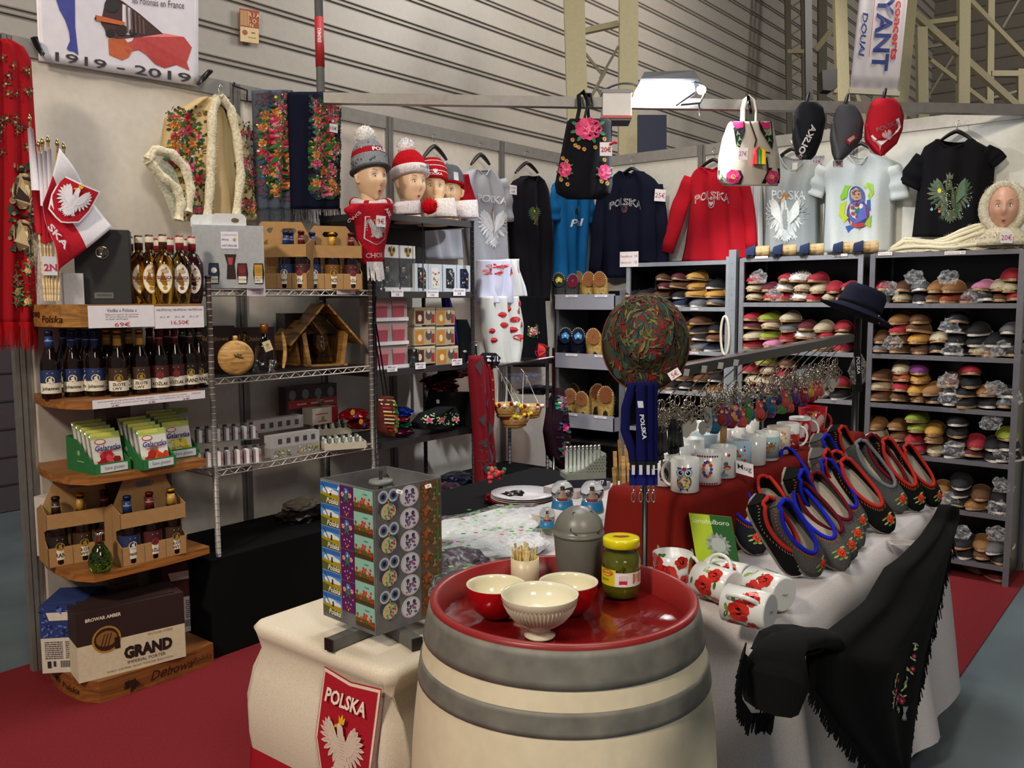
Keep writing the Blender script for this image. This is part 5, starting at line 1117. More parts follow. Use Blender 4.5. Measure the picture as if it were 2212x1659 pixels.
q = MB(); q.tube([D(1316, 312, depth(g(1262, 300, .135))), D(1332, 306, depth(g(1262, 300, .135)))], [.005, .008], 6, 'gloss', '#b81f30'); q.lathe([(.008, 0), (.009, .004), (0, .006)], D(1330, 308, depth(g(1262, 300, .14))), 10, 'gloss', '#c02a38', up=-FW); q.thing('peg', 'tiny red heart peg holding the 20€ tag', 'peg')
g = gbm(1620)
t = T('canvas_backpack', 'white canvas backpack with magenta flower trim and coloured tassels on the beam', 'backpack', g(1620, 402))
m = MB(); sf = garment(m, [(262, 1578, 1668), (268, 1572, 1670), (300, 1560, 1676), (340, 1552, 1684), (385, 1550, 1686), (402, 1562, 1680)], g, .10, '#b5ada0', folds=1.3, fa=.1, nc=30, flat=2.8)
mg = '#b0285c'
P = [([(1580, 262), (1608, 262), (1610, 282), (1604, 300), (1598, 322), (1590, 312), (1586, 285)], '#1f1a1e'), ([(1638, 262), (1667, 262), (1671, 305), (1668, 322), (1655, 300), (1642, 280)], '#1f1a1e'), ([(1551, 368), (1600, 368), (1606, 382), (1600, 398), (1565, 397), (1552, 388)], '#1f1a1e'), ([(1660, 362), (1685, 364), (1684, 396), (1645, 396), (1654, 380)], '#1f1a1e')]
P += [([(1582, 263), (1606, 263), (1606, 275), (1594, 278), (1584, 272)], mg), ([(1640, 263), (1664, 263), (1664, 277), (1650, 278)], mg)]
P += petals(1584, 382, 15, mg, '#c83a70', 7, '#c8a040')+petals(1668, 382, 14, mg, '#c83a70', 7, '#c8a040')
for x, y in ((1594, 288), (1598, 300), (1594, 312), (1656, 290), (1662, 302), (1658, 284), (1556, 376), (1558, 388)): P += [blade(x, y, a, 6, 3, '#2f9a4a') for a in (.5, 2.2, 4.5)]+[(circ(x, y, 2, 6), '#d85a80')]
for a, b in (((1620, 262), (1634, 302)), ((1634, 302), (1630, 318)), ((1600, 322), (1664, 330)), ((1656, 340), (1660, 370)), ((1660, 370), (1650, 390))):
 d = math.atan2(b[1]-a[1], b[0]-a[0]); nx, ny = -math.sin(d)*1.6, math.cos(d)*1.6; P.append(([(a[0]-nx, a[1]-ny), (b[0]-nx, b[1]-ny), (b[0]+nx, b[1]+ny), (a[0]+nx, a[1]+ny)], '#2e1f22'))
m.decal([(p[::-1] if sum((p[i][0]-p[i-1][0])*(p[i][1]+p[i-1][1]) for i in range(len(p))) > 0 else p, c) for p, c in P], sf, .011, 'cloth', step=.0002); m.build('bag_body', t)
m = MB()
for i, (x, c) in enumerate(((1633, '#b8242c'), (1641, '#1f7a3c'), (1649, '#e0a81c'))):
 m.tube([g(1638+i, 318, .125), g(x, 326, .13), g(x-1, 356, .13)], [.005, .011, .014], 8, 'cloth', c)
m.build('tassels', t)
m = MB(); m.tube([g(1604, 265, .04), g(1605, 235, .04), g(1610, 215, .02), g(1618, 207, .01), g(1628, 216, .02), g(1633, 240, .04), g(1632, 265, .04)], .012, 8, 'cloth', '#e2ddd0', flat=.5); m.tube([g(1616, 208, .03), g(1622, 245, .06)], .008, 6, 'chrome', '#2a2728'); m.build('carry_loop', t)
cardB('white 27€ price tag on the white canvas backpack', 1605, 332, 20, 26, depth(g(1605, 332, .125)), [('27€', 0, .4, '#b02a44', .85)], -.06)
def ball_cap(label, pxs, c_crown, c_bill, art, tilt):
 """pxs: crown outline rows; a cap hanging crown up with its bill down"""
 cx = (pxs[0][1]+pxs[0][2])/2; g = gbm(cx); t = T('baseball_cap', label, 'cap', g(cx, pxs[-1][0]), 'caps hanging from the beam')
 m = MB(); sf = garment(m, pxs, g, .075, c_crown, folds=1, fa=.05, nr=20, nc=28, flat=2.2); art(m, sf); m.build('crown', t)
 q = MB(); gb2 = lambda u, v, h=0: g(u, v, .02+h+.05*math.sin(max(0, min(1, (u-c_bill[1][0])/(c_bill[1][1]-c_bill[1][0])))*PI))
 garment(q, c_bill[2], g, .085, c_bill[0], folds=1, fa=0, nr=12, nc=20, flat=1.7); q.build('bill', t)
 h = MB(); h.tube([g(tilt[0], tilt[1], .0), g(tilt[0]+3, tilt[1]-14, .0), g(tilt[0]+6, tilt[1]-22, -.02)], [.008, .010, .006], 7, 'satin', '#1b1a1d'); h.build('clip', t); return t
ball_cap('black cap with white POLSKA lettering hanging under the beam', [(220, 1732, 1765), (232, 1722, 1778), (260, 1712, 1784), (300, 1711, 1776), (335, 1718, 1762), (345, 1730, 1752)], '#1b1c22', ('#33363c', (1712, 1762), [(255, 1714, 1722), (300, 1711, 1735), (335, 1718, 1756), (345, 1728, 1750)]),
 lambda m, sf: m.text('POLSKA', lambda u, v, h=0: sf(1742+u*.45+v*.9, 306-u*.9+v*.45, h+.006), 0, 0, 14, '#cfc8cc', w=78, bold=.03, off=.014), (1742, 222))
ball_cap('grey cap with small red eagle badge hanging under the beam', [(225, 1815, 1845), (240, 1804, 1856), (265, 1798, 1866), (300, 1793, 1862), (330, 1796, 1838), (346, 1802, 1820)], '#4a4a50', ('#5f6168', (1793, 1838), [(262, 1795, 1802), (300, 1792, 1815), (335, 1798, 1826), (346, 1803, 1818)]),
 lambda m, sf: m.decal([([(-14, -2), (8, 12), (14, 3), (-4, -14)], '#a02c3a'), ([(-8, -1), (6, 8), (9, 2), (-3, -8)], '#c8a8ac')], pxmap(sf, 1838, 300), .012, 'cloth'), (1826, 226))
def a_rc(m, sf):
 m.decal([([(-38, -12), (-30, -14), (32, 26), (36, 6), (30, -4), (-6, -34), (-12, -56), (-30, -50), (-38, -30)], '#dcd4d8'), ([(-18, -22), (14, -10), (26, 2), (10, -46), (-6, -58), (-20, -48)], '#a81f34')], pxmap(sf, 1910, 280), .012, 'cloth'); m.decal(eagle('#d8b0b8', '#c08a94'), pxmap(sf, 1918, 293, .5), .016, 'cloth', k=22)
 m.text('POLSKA', pxmap(sf, 1918, 272, .35), 0, 0, 9, '#6a6468', w=52, off=.016)
ball_cap('red and white cap with POLSKA band hanging right of the grey cap', [(212, 1892, 1932), (222, 1882, 1944), (250, 1872, 1953), (280, 1867, 1950), (310, 1872, 1938), (335, 1896, 1910)], '#b01c2c', ('#c8243a', (1867, 1930), [(268, 1867, 1874), (305, 1867, 1890), (330, 1885, 1915), (336, 1898, 1910)]), a_rc, (1908, 214))
cardB('white price tag reading 12€ below the black cap', 1765, 345, 32, 18, 4.55, [('LES AUTRES', .26, .25, '#4a4648', .8), ('12€', -.18, .42, '#b02a44', .5)])
cardB('price tag reading 10€ with red heart peg below the grey cap', 1810, 354, 22, 15, 4.5, [('10€', 0, .7, '#b02a44', .9)])
# ---------------- mannequin heads
def head_fn():
 def f(az, el, h=0):
  """az 0 = face front (-y), el up; metres about the head centre"""
  ca, sa, ce, se = math.cos(az), math.sin(az), math.cos(el), math.sin(el)
  w_ = .072*(1-.24*max(0, -se)**1.5); d_ = .092; hh = .118
  if ca < 0: d_ = .098
  x, y, z = w_*sa*ce, -d_*ca*ce, hh*se
  G = lambda a0, e0, sa_, se_: math.exp(-((az-a0)/sa_)**2-((el-e0)/se_)**2)
  b = .020*G(0, -.20, .13, .16)+.012*G(0, .0, .10, .22)-.010*G(.40, .06, .17, .12)-.010*G(-.40, .06, .17, .12)+.007*G(0, -.52, .2, .07)+.007*G(0, -.64, .16, .07)+.012*G(0, -.98, .32, .2)+.004*G(.36, .26, .22, .07)+.004*G(-.36, .26, .22, .07)+.005*G(.62, -.22, .25, .22)+.005*G(-.62, -.22, .25, .22)-.004*G(0, -.8, .3, .1)
  n_ = V((x/w_, y/d_, z/hh)).normalized(); return V((x, y, z))+n_*(b+h)
 return f
HF = head_fn(); HC = V((0, 0, .205))
def head(label, loc, rot, skin='#dcae88', tilt=0):
 t = T('mannequin_head', label, 'mannequin head', loc, 'mannequin heads', rot=(tilt, 0, rot), local=True)
 m = MB(); n1, n2 = 56, 44; g = lambda a, e, h=0: HC+HF(a, e, h)
 m.grid(g, -PI, PI, -PI/2+.02, PI/2-.02, n1, n2, 'skin', skin)
 m.lathe([(.085, 0), (.082, .015), (.058, .04), (.047, .08), (.048, .14)], (0, .012, 0), 24, 'skin', skin, sy=1.05); 
 for s in (-1, 1): m.tube([HC+V((s*.070, .004, .018)), HC+V((s*.080, .010, .008)), HC+V((s*.077, .008, -.018)), HC+V((s*.070, 0, -.028))], [.006, .012, .010, .005], 8, 'skin', skin)
 m.build('head', t, origin=(0, 0, 0))
 m = MB(); P = []; I_ = []
 for s in (-1, 1):
  e = [(s*(.40+.155*math.cos(a)), .05+.062*math.sin(a)*(1 if math.sin(a) > 0 else .7)) for a in [2*PI*i/14 for i in range(14)]]
  if s < 0: e = e[::-1]
  P.append((e, '#e6dfd6')); I_ += [(circ(s*.39, .055, .062, 12, .058), '#3c4a34'), (circ(s*.39, .055, .034, 8), '#120e0c')]
  for k in range(8):   # upper lash line and brow
   u0, u1 = s*(.25+.042*k), s*(.25+.042*(k+1)); v0 = .05+.066*math.sin(k/8*PI); v1 = .05+.066*math.sin((k+1)/8*PI); q = [(u0, v0-.004), (u1, v1-.004), (u1, v1+.018), (u0, v0+.018)]; P.append((q if s > 0 else q[::-1], '#2a1a14'))
   v0 = .235+.05*math.sin(k/8*2.2); v1 = .235+.05*math.sin((k+1)/8*2.2); q = [(u0, v0), (u1, v1), (u1, v1+.016), (u0, v0+.016)]; P.append((q if s > 0 else q[::-1], '#6a4630'))
 P += [([(-.17, -.585), (-.09, -.545), (0, -.560), (.09, -.545), (.17, -.585), (.0, -.60)][::-1], '#b8404a'), ([(-.17, -.59), (0, -.605), (.17, -.59), (.08, -.665), (-.08, -.665)][::-1], '#c8545a'), (circ(-.055, -.345, .018, 6), '#8a5a48'), (circ(.055, -.345, .018, 6), '#8a5a48')]
 m.decal([(p if sum((p[i-1][0]*p[i][1]-p[i][0]*p[i-1][1]) for i in range(len(p))) > 0 else p[::-1], c) for p, c in P], g, .0008, 'print'); m.decal([(p if sum((p[i-1][0]*p[i][1]-p[i][0]*p[i-1][1]) for i in range(len(p))) > 0 else p[::-1], c) for p, c in I_], g, .0022, 'print', step=.0006); m.build('face_paint', t, origin=(0, 0, 0)); return t
def hat_loc(h): return h
def knit_hat(label, loc, rot, bands, pom=None, text=None, cuff=None, tall=.12, tilt=.12):
 """bands: (z from, z to, colour) on a beanie around the head"""
 t = T('knit_hat', label, 'hat', V(loc)+V((0, 0, .242)), 'knitted hats on the mannequin heads', rot=(tilt, 0, rot), local=True)
 def rad(z):
  s = max(0, z/(tall+.02)); return .091*(1-s**2.6)**.5 if s < .999 else .001
 m = MB(); n = 18
 for a, b, c in bands:
  k = max(2, int((b-a)/.006)); prof = [(rad(a+(b-a)*i/k)+.0012*(i % 2), a+(b-a)*i/k) for i in range(k+1)]
  if a == bands[0][0]: prof = [(.082, a)]+prof
  m.lathe(prof, (0, .004, 0), 30, 'knit', c, sy=1.16, sx=.98)
 m.build('hat_body', t, origin=(0, 0, 0))
 g = lambda u, v, h=0: V(((rad(v)*.98+h)*math.sin(u/.09), .004-(rad(v)*1.16+h)*math.cos(u/.09), v))
 if cuff:
  m = MB(); c0, c1, cc = cuff; m.lathe([(.094, c0), (.101, c0+.004), (.102, c1-.006), (.095, c1)], (0, .004, 0), 30, 'knit', cc, sy=1.14)
  if text == 'stripe': pass
  m.build('cuff', t, origin=(0, 0, 0))
 if text:
  m = MB(); text(m, g); m.build('knit_pattern', t, origin=(0, 0, 0))
 if pom:
  m = MB(); furball(m, (0, .006, tall+.006+pom[1]*.5), pom[1], pom[0], 320, .012, 7); m.build('pompom', t, origin=(0, 0, tall+.02))
 return t
TZ = 1.932
def facing(deg): return math.atan2(-.774, -.6256)*0+PHI_CAM+math.radians(deg)
PHI_CAM = math.atan2(.774, -.6256)-PI/2      # rotation that turns a face towards the camera
PHI_CAM = math.atan2(CAM.y+2.2, CAM.x-.3)+PI/2
HP = [(803, .30, 34, -.0), (888, .30, 32, 0), (935, .26, 8, 0), (970, .20, -12, 0)]
hl = [colL(p[0], p[1], TZ-.02) for p in HP]
sc_ = (0.0, .035, .0, -.02)
desc = ('mannequin head in grey snowflake hat, foremost on the black rack', 'mannequin head in red hat with white cuff, second on the rack', 'mannequin head in striped red hat facing forward, third on the rack', 'mannequin head in grey and red hat, rearmost of the four')
for i, (p, hp) in enumerate(zip(hl, HP)):
 head(desc[i], p, PHI_CAM+math.radians(hp[2]), ('#edc9a4', '#eecaa6', '#e9c498', '#e6be92')[i], 0)
def t1(m, g):
 m.text('POLSKA', g, .03, .083, .022, '#efeaec', w=.13, off=.004, bold=.04); R = random.Random(4)
 for k in range(60): m.decal([blade(R.uniform(-.28, .28), R.choice((.012, .03, .048, .108, .118)), R.random()*6, .014, .006, '#4c5058' if R.random() < .6 else '#c8ccd0')], g, .003, 'knit')
knit_hat('grey patterned hat with red POLSKA band and white pompom', hl[0], PHI_CAM+math.radians(34), [(-.0, .07, '#8f949a'), (.07, .1, '#b01c2e'), (.1, .15, '#9a9ea4')], ('#f0efee', .056), t1, (-.004, .012, '#5a5e64'), tall=.15, tilt=-.22)
knit_hat('red knitted hat with ribbed white cuff and white pompom', hl[1], PHI_CAM+math.radians(32), [(.0, .13, '#b8101e')], ('#efeeee', .054), lambda m, g: (m.text('POLSKA', g, .02, .022, .012, '#7a2a34', w=.05, off=.013), m.decal(eagle('#8a94a0', '#6a7480'), lambda u, v, h=0: g(.05+u, .03+v, h), .014, k=.03)), (-.004, .045, '#e6e0e2'), tall=.13, tilt=-.2)
knit_hat('red hat with thin white stripes and small eagle badge', hl[2], PHI_CAM+math.radians(8), [(.0, .035, '#b01020'), (.035, .04, '#efe8ea'), (.04, .065, '#b01020'), (.065, .07, '#efe8ea'), (.07, .095, '#b01020'), (.095, .1, '#efe8ea'), (.1, .12, '#b01020')], None, lambda m, g: (m.text('POLSKA', g, 0, .018, .014, '#f0e4e8', w=.08, off=.004, bold=.02), m.decal(eagle('#eee6ea', '#c8a0a8'), lambda u, v, h=0: g(.0+u, .03+v, h), .005, k=.026)), tall=.12, tilt=-.12)
knit_hat('grey hat edged in red with white eagle patch', hl[3], PHI_CAM+math.radians(-12), [(.0, .012, '#b01020'), (.012, .11, '#6d7278')], None, lambda m, g: m.decal([(rect(.045, .075, .012, .06), '#e8e4e6')], g, .004), tall=.11, tilt=-.1)
# red supporter scarf round the first neck
g = plane(0, .45); t = T('supporter_scarf', 'red and white supporter scarf with silver eagle hanging off the rack corner', 'scarf', g(800, 600))
m = MB(); c0 = hl[0]+V((0, 0, .07))
m.tube([c0+V((.085*math.cos(a), .085*math.sin(a), .012*math.sin(a*2))) for a in [2*PI*i/20 for i in range(20)]], .026, 10, 'knit', '#d9c9ce', closed=True)
for a in (0.2, 1.4, 2.8, 4.2, 5.3): m.lathe([(.0275, -.012), (.0285, 0), (.0275, .012)], c0+V((.085*math.cos(a), .085*math.sin(a), .012*math.sin(a*2))), 12, 'knit', '#b01828', up=(-math.sin(a), math.cos(a), 0))
m.build('neck_loop', t)
m = MB(); sf = garment(m, [(440, 762, 848), (452, 740, 850), (468, 752, 846), (485, 766, 842), (530, 772, 832), (570, 780, 824)], g, .035, '#b3182a', 'knit', folds=1.5, fa=.25, nc=28)
m.decal([([(-21, 32), (21, 32), (24, -16), (8, -26), (0, -30), (-8, -26), (-22, -16)][::-1], '#e6dce0')], pxmap(sf, 800, 500), .003, 'knit'); m.decal([([(-19, 30), (19, 30), (22, -15), (7, -24), (0, -28), (-7, -24), (-20, -15)][::-1], '#b3182a')], pxmap(sf, 800, 500), .0055, 'knit'); m.decal(eagle('#b9b6b8', '#6a6668'), pxmap(sf, 800, 496), .008, 'knit', k=46, flip=.9)
m.text('CHONI', pxmap(sf, 800, 552, .05), 0, 0, 11, '#d8a8b0', w=36, off=.004, bold=.03); m.text('CWOJ', pxmap(sf, 760, 470, .9), 0, 0, 9, '#e0c0c8', w=28, off=.004, bold=.03); m.text('ARŁ', pxmap(sf, 828, 460, -.9), 0, 0, 9, '#e8d8dc', w=24, off=.004, bold=.03); m.build('scarf_panel', t)
m = MB(); R = random.Random(3)
for i in range(60):
 x = 785+36*i/60; a = sf(x, 566, 0); m.tube([a, sf(x+R.uniform(-3, 3), 566, .01)+V((0, 0, -.075-.02*R.random()))], [.003, .0022], 4, 'fur', '#e8e4e6', cap=False)
m.build('fringe', t)
cardL('white 9€ price tag on the supporter scarf', 813, 832, 466, 490, .515, [('9€', 0, .5, '#c03048', .8)])
# folded hats lying on the rack
def lay(label, nm, cat, x0, x1, y0, y1, x, c, stripes, pomc=None):
 g = plane(0, x); cx, cy = (x0+x1)/2, (y0+y1)/2; t = T(nm, label, cat, g(cx, y1)); m = MB()
 sf = garment(m, [(y0, cx-(x1-x0)*.28, cx+(x1-x0)*.26), (y0+(y1-y0)*.3, x0+2, x1-6), (y1-4, x0, x1), (y1, x0+2, x1-1)], g, .09, c, 'knit', folds=1.2, fa=.1, nr=14, nc=24); m.decal([(p[::-1], q) for p, q in stripes], sf, .003, 'knit'); m.build('folded_knit', t)
 if pomc: m = MB(); furball(m, g(pomc[0], pomc[1], .11), .044, pomc[2], 340, .014, 4); m.build('pompom', t)
lay('white hat with fluffy red pompom lying before the second head', 'knit_hat', 'hat', 845, 900, 436, 464, .36, '#dcd2d6', [], (895, 449, '#c8101c'))
lay('white hat with red stripes and crest lying before the third head', 'knit_hat', 'hat', 917, 976, 430, 470, .34, '#e4dcd6', [([(918, 447), (976, 452), (976, 456), (918, 451)][::-1], '#b81828'), ([(918, 436), (972, 440), (972, 442), (918, 438)][::-1], '#b81828')])
lay('white and red crumpled scarf at the right end of the rack top', 'folded_scarf', 'scarf', 975, 1022, 434, 472, .30, '#e0d8da', [([(978, 464), (1021, 464), (1020, 472), (978, 472)][::-1], '#b81828')])
m = MB(); g = plane(0, .18); sf = garment(m, [(378, 990, 1000), (400, 986, 1008), (440, 984, 1020), (470, 985, 1024)], g, .05, '#b8182a', 'knit', nr=14, nc=18); m.decal([([(1006, 420), (1018, 415), (1024, 460), (1010, 470)][::-1], '#dcd2d8')], sf, .003, 'knit'); m.thing('hanging_scarf', 'red scarf end hanging beside the rearmost head', 'scarf')
# ------------------------------------------------------------------ shoe racks on the right wall
HEX = dict(t=('tan', '#8c6238'), b=('brown', '#5e3c24'), c=('cream', '#b5a88e'), r=('red', '#9a2030'), p=('pink', '#c07898'), l=('lime green', '#87942e'), k=('black', '#17161a'), g=('grey', '#64646a'), n=('navy', '#1f2644'), m=('maroon', '#5a1a28'), y=('yellow', '#b8883a'), o=('orange', '#96482a'), w=('white furry', '#dedcd8'), u=('purple', '#6a2a6a'))
def mk_slipper(fur=False, sole='#b8926a', welt='#d8cbb0'):
 t = T('house_slipper', '', 'slipper', (0, 0, 0), local=True); out = lambda k: [(k*.044*math.cos(a)*(1+.12*math.sin(a)), .12*math.sin(a)) for a in [2*PI*i/20 for i in range(20)]]
 m = MB(); m.prism(out(1), frame((0, 0, 0), (1, 0, 0), (0, 1, 0)), .009, 'satin', sole); m.prism(out(1.05), frame((0, 0, .009), (1, 0, 0), (0, 1, 0)), .004, 'paint', welt); m.build('sole', t, origin=(0, 0, 0))
 m = MB(); rings = []
 for i in range(9):
  s = i/8; y = -.122+.13*s; w_ = .045*math.sqrt(max(0, 1-(1-s)**2.2))*1.02+.002; h = .006+.042*s**.6
  rings.append([V((w_*math.cos(a), y, .012+h*math.sin(a))) for a in [PI*j/10 for j in range(11)]])
 m.loft(rings, 'own', '#888', closed=False) if False else m.loft(rings, 'own', '#888888', closed=False)
 m.tube([p+V((0, 0, .0)) for p in rings[-1]], .0035, 5, 'own', '#888888')
 if fur:
  R = random.Random(3); m.spikes([(r[j], (V(r[j])-V((0, r[j].y, .01))).normalized()) for r in rings[2:] for j in range(11) for _ in (0, 1)], .018, .002, 'fur', '#e8e6e2', seed=2)
 m.build('upper', t, origin=(0, 0, 0))
 m = MB(); m.prism([(x*.9, y*.95) for x, y in out(1) if True], frame((0, 0, .013), (1, 0, 0), (0, 1, 0)), .001, 'cloth', '#c9b896'); m.build('insole', t, origin=(0, 0, 0)); return t
SL = {0: mk_slipper(), 1: mk_slipper(True), 2: mk_slipper(sole='#e6e2da', welt='#e6e2da')}
used = set()
def place(kind, loc, rot, color, label, cat=None, group=None, tilt=0, sc=1):
 o = SL[kind]
 if kind not in used:
  used.add(kind); r = o; r.location = loc; r.rotation_euler = (tilt, 0, rot); r['label'] = label
  if group: r['group'] = group
  for ch in KIDS(r): ch.color = C(color)
  r.scale = (sc,)*3; return r
 return dup(o, loc, (tilt, 0, rot), label, group, color=color, scale=(sc,)*3)
SHN = ('top', 'second', 'third', 'fourth', 'fifth', 'bottom')
def fill(rack, shelf, z, spec, y=-.255, pitch=.055):
 R = random.Random(int(z*1000)+len(rack)); used_px = []
 for ci, s in enumerate(spec.split()):
  px_, cols = s.split(':')
  for k, ch in enumerate(cols):
   nm, hx = HEX[ch]; p = colR(float(px_)+R.uniform(-2, 2), y+R.uniform(-.012, .012), z+.002+pitch*k)
   kind = 1 if ch == 'w' else (2 if ch in 'kng' and R.random() < .6 else 0)
   place(kind, p, R.uniform(-.25, .25), hx, '%s slipper, %s in %s stack from left, %s shelf, %s shoe rack' % (nm, ('bottom', 'second up', 'third up', 'fourth up', 'fifth up')[k], ORD[ci], shelf, rack), group='slippers on the %s shoe rack' % rack, tilt=R.uniform(-.12, .05), sc=1.14)
def mrack(name_label, x0, x1, ztops, feet=0, c='#9a9ca4', y0=-.385, zt=1.745, back=True):
 t = T('shoe_rack', name_label, 'shoe rack', ((x0+x1)/2, y0/2, feet), 'metal shoe racks')
 for x in (x0, x1):
  for y in (y0, -.03):
   m = MB(); m.box(x-.014, x+.014, y-.004, y+.012, feet, zt, 'galv', c); m.box(x-.014, x-.010, y, y+.03, feet, zt, 'galv', c); m.build('post', t)
 for z in ztops:
  m = MB(); m.box(x0, x1, y0-.002, y0+.004, z-.022, z+.004, 'galv', c); m.box(x0, x1, y0, -.03, z-.006, z, 'galv', '#6b6c72'); m.build('shelf', t)
 if back: m = MB(); m.box(x0, x1, -.028, -.022, feet+.02, zt, 'satin', '#0b0b0d'); m.box(x0-.002, x0+.002, y0+.02, -.03, feet+.02, zt, 'satin', '#0d0d10'); m.box(x1-.002, x1+.002, y0+.02, -.03, feet+.02, zt, 'satin', '#0d0d10'); m.build('dark_back_panel', t)
 return t
mrack('tall grey metal shoe rack at the right end of the wall', 2.175, 2.9, (1.745, 1.47, 1.19, .915, .642, .37, .10), c='#77777f')
mrack('grey metal shoe rack in the middle, under the row of wedge sandals', 1.405, 2.11, (1.745, 1.474, 1.19, .917, .64), feet=0)
mrack('shoe rack left of the thick galvanised post with a 12€ sign on top', .60, 1.315, (1.735, 1.445, 1.166, .905, .64), feet=0, c='#b3bac2', zt=1.76)
m = MB(); m.box(1.325, 1.372, -.40, -.36, 0, 1.80, 'galv', '#a8b0b8'); R = random.Random(2)
for i in range(18): m.decal([(circ(1.348, .1+.095*i, .003, 6), '#5a5e64')], frame((0, -.401, 0), (1, 0, 0), (0, 0, 1)), .001)
m.thing('galvanised_post', 'thick light grey galvanised post between two shoe racks', 'post')
fill('right', 'top', 1.474, '1908:gr 1952:cb 1990:kg 2030:bt 2062:ot 2100:m 2128:kp 2162:bc 2188:rcr')
fill('right', 'second', 1.194, '1908:gb 1950:bbrt 1988:bybb 2028:kc 2070:kkkk 2115:ckk 2150:tk 2185:kkg')
fill('right', 'third', .919, '1910:bcb 1948:broc 1986:tyyu 2020:kt 2058:kkb 2095:kkkr 2135:kt 2175:gk')
fill('right', 'fourth', .646, '1895:bct 1945:bbt 1985:rrll 2022:cty 2068:kkkk 2110:mr 2150:kk 2178:kkl')
fill('right', 'fifth', .374, '1960:tc 1998:br 2036:ct 2078:kkk 2118:tb 2158:kk')
fill('right', 'bottom', .104, '2052:c 2090:kk 2125:bt 2160:kg')
fill('middle', 'top', 1.478, '1636:ccr 1668:rm 1702:rwr 1738:wcw 1772:rcr 1805:cr 1838:mr')
fill('middle', 'second', 1.194, '1634:rcmr 1672:plcl 1710:rrgc 1748:cwm 1785:crc 1822:rcr')
fill('middle', 'third', .921, '1628:mcr 1664:pccl 1702:rprb 1742:kcg 1780:wk 1815:kr')
fill('left', 'top', 1.449, '1372:gk 1405:bk 1440:kbmb 1476:nkbm 1512:gyyy 1548:gyk')
fill('left', 'second', 1.170, '1484:cyyk 1520:gkkb 1552:nbk')
fill('left', 'third', .909, '1455:kgk 1490:kbt 1525:kbm 1556:tk')
fill('left', 'fourth', .644, '1440:kb 1475:gk')
for i, (px_, py, s, w) in enumerate(((1928, 742, 'c', 0), (1920, 625, 'a', 0), (1975, 600, 'a', 0), (2048, 600, 'a', 0), (2105, 640, 'a', 0), (2052, 705, 'a', 0), (2058, 755, 'a', 0), (2130, 760, 'a', 0), (2160, 755, 'a', 0), (2048, 825, 'a', 0), (2150, 840, 'a', 0), (2050, 860, 'a', 0), (2185, 860, 'a', 0), (2140, 915, 'a', 0), (2170, 985, 'a', 0), (2060, 970, 'a', 0), (2165, 1050, 'a', 0), (2050, 1080, 'a', 0), (2155, 1100, 'a', 0), (2075, 1150, 'a', 0), (2155, 1155, 'a', 0), (1672, 640, 'a', 0), (1640, 600, 'a', 0))):
 m = MB(); crumple(m, Y(px_, py, -.375), .05, .02, .042, i, 'plastic', '#e4e9ee', 3, .5)
 zl = Y(px_, py, -.375).z; sh = SHN[max(0, min(5, int((1.745-zl)/.274)))]
 m.thing('plastic_bag', 'clear crinkled plastic bag over slippers, %s shelf, %s' % (sh, 'middle shoe rack, %s' % ('upper' if py < 620 else 'lower') if px_ < 1800 else 'right shoe rack, %s of column %d' % (('upper part', 'lower part')[i % 2], 1+int((px_-1890)/40))), 'bag', 'crinkled bags on the shoe racks')
for px_, py, c, nm in ((2092, 1245, '#8a8680', 'grey'), (2135, 1262, '#6a1428', 'maroon')):
 place(0, Z(px_, py-12, .0)+V((0, .08, 0)), .5, c, '%s slipper on the floor under the right shoe rack' % nm, group='slippers on the floor', sc=1.05)
for x, y, w_, t_, lb in ((1912, 548, 34, 'Pointure 37', 'left'), (2063, 546, 50, 'Pointures 38', 'right')):
 a = Y(x, y, -.392); price('small yellow size label on the %s of the right rack top edge' % lb, frame(a, (1, 0, 0), (0, 0, 1)), .075 if w_ < 40 else .1, .018, [(t_, 0, .55, '#a0803a', .9)])
for x, y, lb in ((1645, 556, 'left'), (1815, 551, 'right')): price('small cream label on the middle rack top edge, %s one' % lb, frame(Y(x, y, -.392), (1, 0, 0), (0, 0, 1)), .08, .014, [('Pointure 36', 0, .55, '#a0803a', .9)])
for x, y, w_ in ((1500, 763, 'second'), (1445, 848, 'third'), (1500, 668, 'first')): price('tiny white size label on the %s shelf edge of the left rack' % w_, frame(Y(x, y, -.392), (1, 0, 0), (0, 0, 1)), .055, .013, [('Pointure 41', 0, .6, '#6a5a9a', .9)])
price('white sign with red lines ending 10€ and 12€ on the left shoe rack', frame(Y(1359, 560, -.40), (1, .1, 0), (0, 0, 1)), .135, .10, [('Pantoufles cuir   10€', .2, .17, '#b02a34', .9), ('Sabots cuir   12€', -.2, .17, '#b02a34', .9)])
# wedge sandals on the middle rack
for i, px_ in enumerate((1648, 1706, 1764, 1836, 1880)):
 a = colR(px_, -.30, 1.75); t = T('wedge_sandal', 'dark blue sandal with thick pale wooden wedge, %s from the left on the middle rack' % ORD[i], 'sandal', a, 'wedge sandals on the middle rack', rot=(0, 0, .25), local=True)
 m = MB(); m.lathe([(.001, -.04), (.032, -.04), (.034, -.036), (.034, -.001), (.0335, 0), (.034, .001), (.036, .038), (.034, .042), (.001, .042)], (0, -.03, .036), 22, 'wood', '#cfae78', up=(1, .1, 0)); m.build('wedge_sole', t, origin=(0, 0, 0))
 m = MB(); rg = [[V((-.055-.03*s, -.05+.07*math.cos(a_)*(.7+.3*s), .012+(.058-.01*s)*math.sin(a_))) for a_ in [PI*j/8 for j in range(9)]] for s in (-.6, 0, .5, 1)]; m.loft(rg, 'cloth', '#2f3a5c', closed=False); m.box(-.09, -.045, -.09, .03, 0, .02, 'satin', '#26282c'); m.build('strap', t, origin=(0, 0, 0))
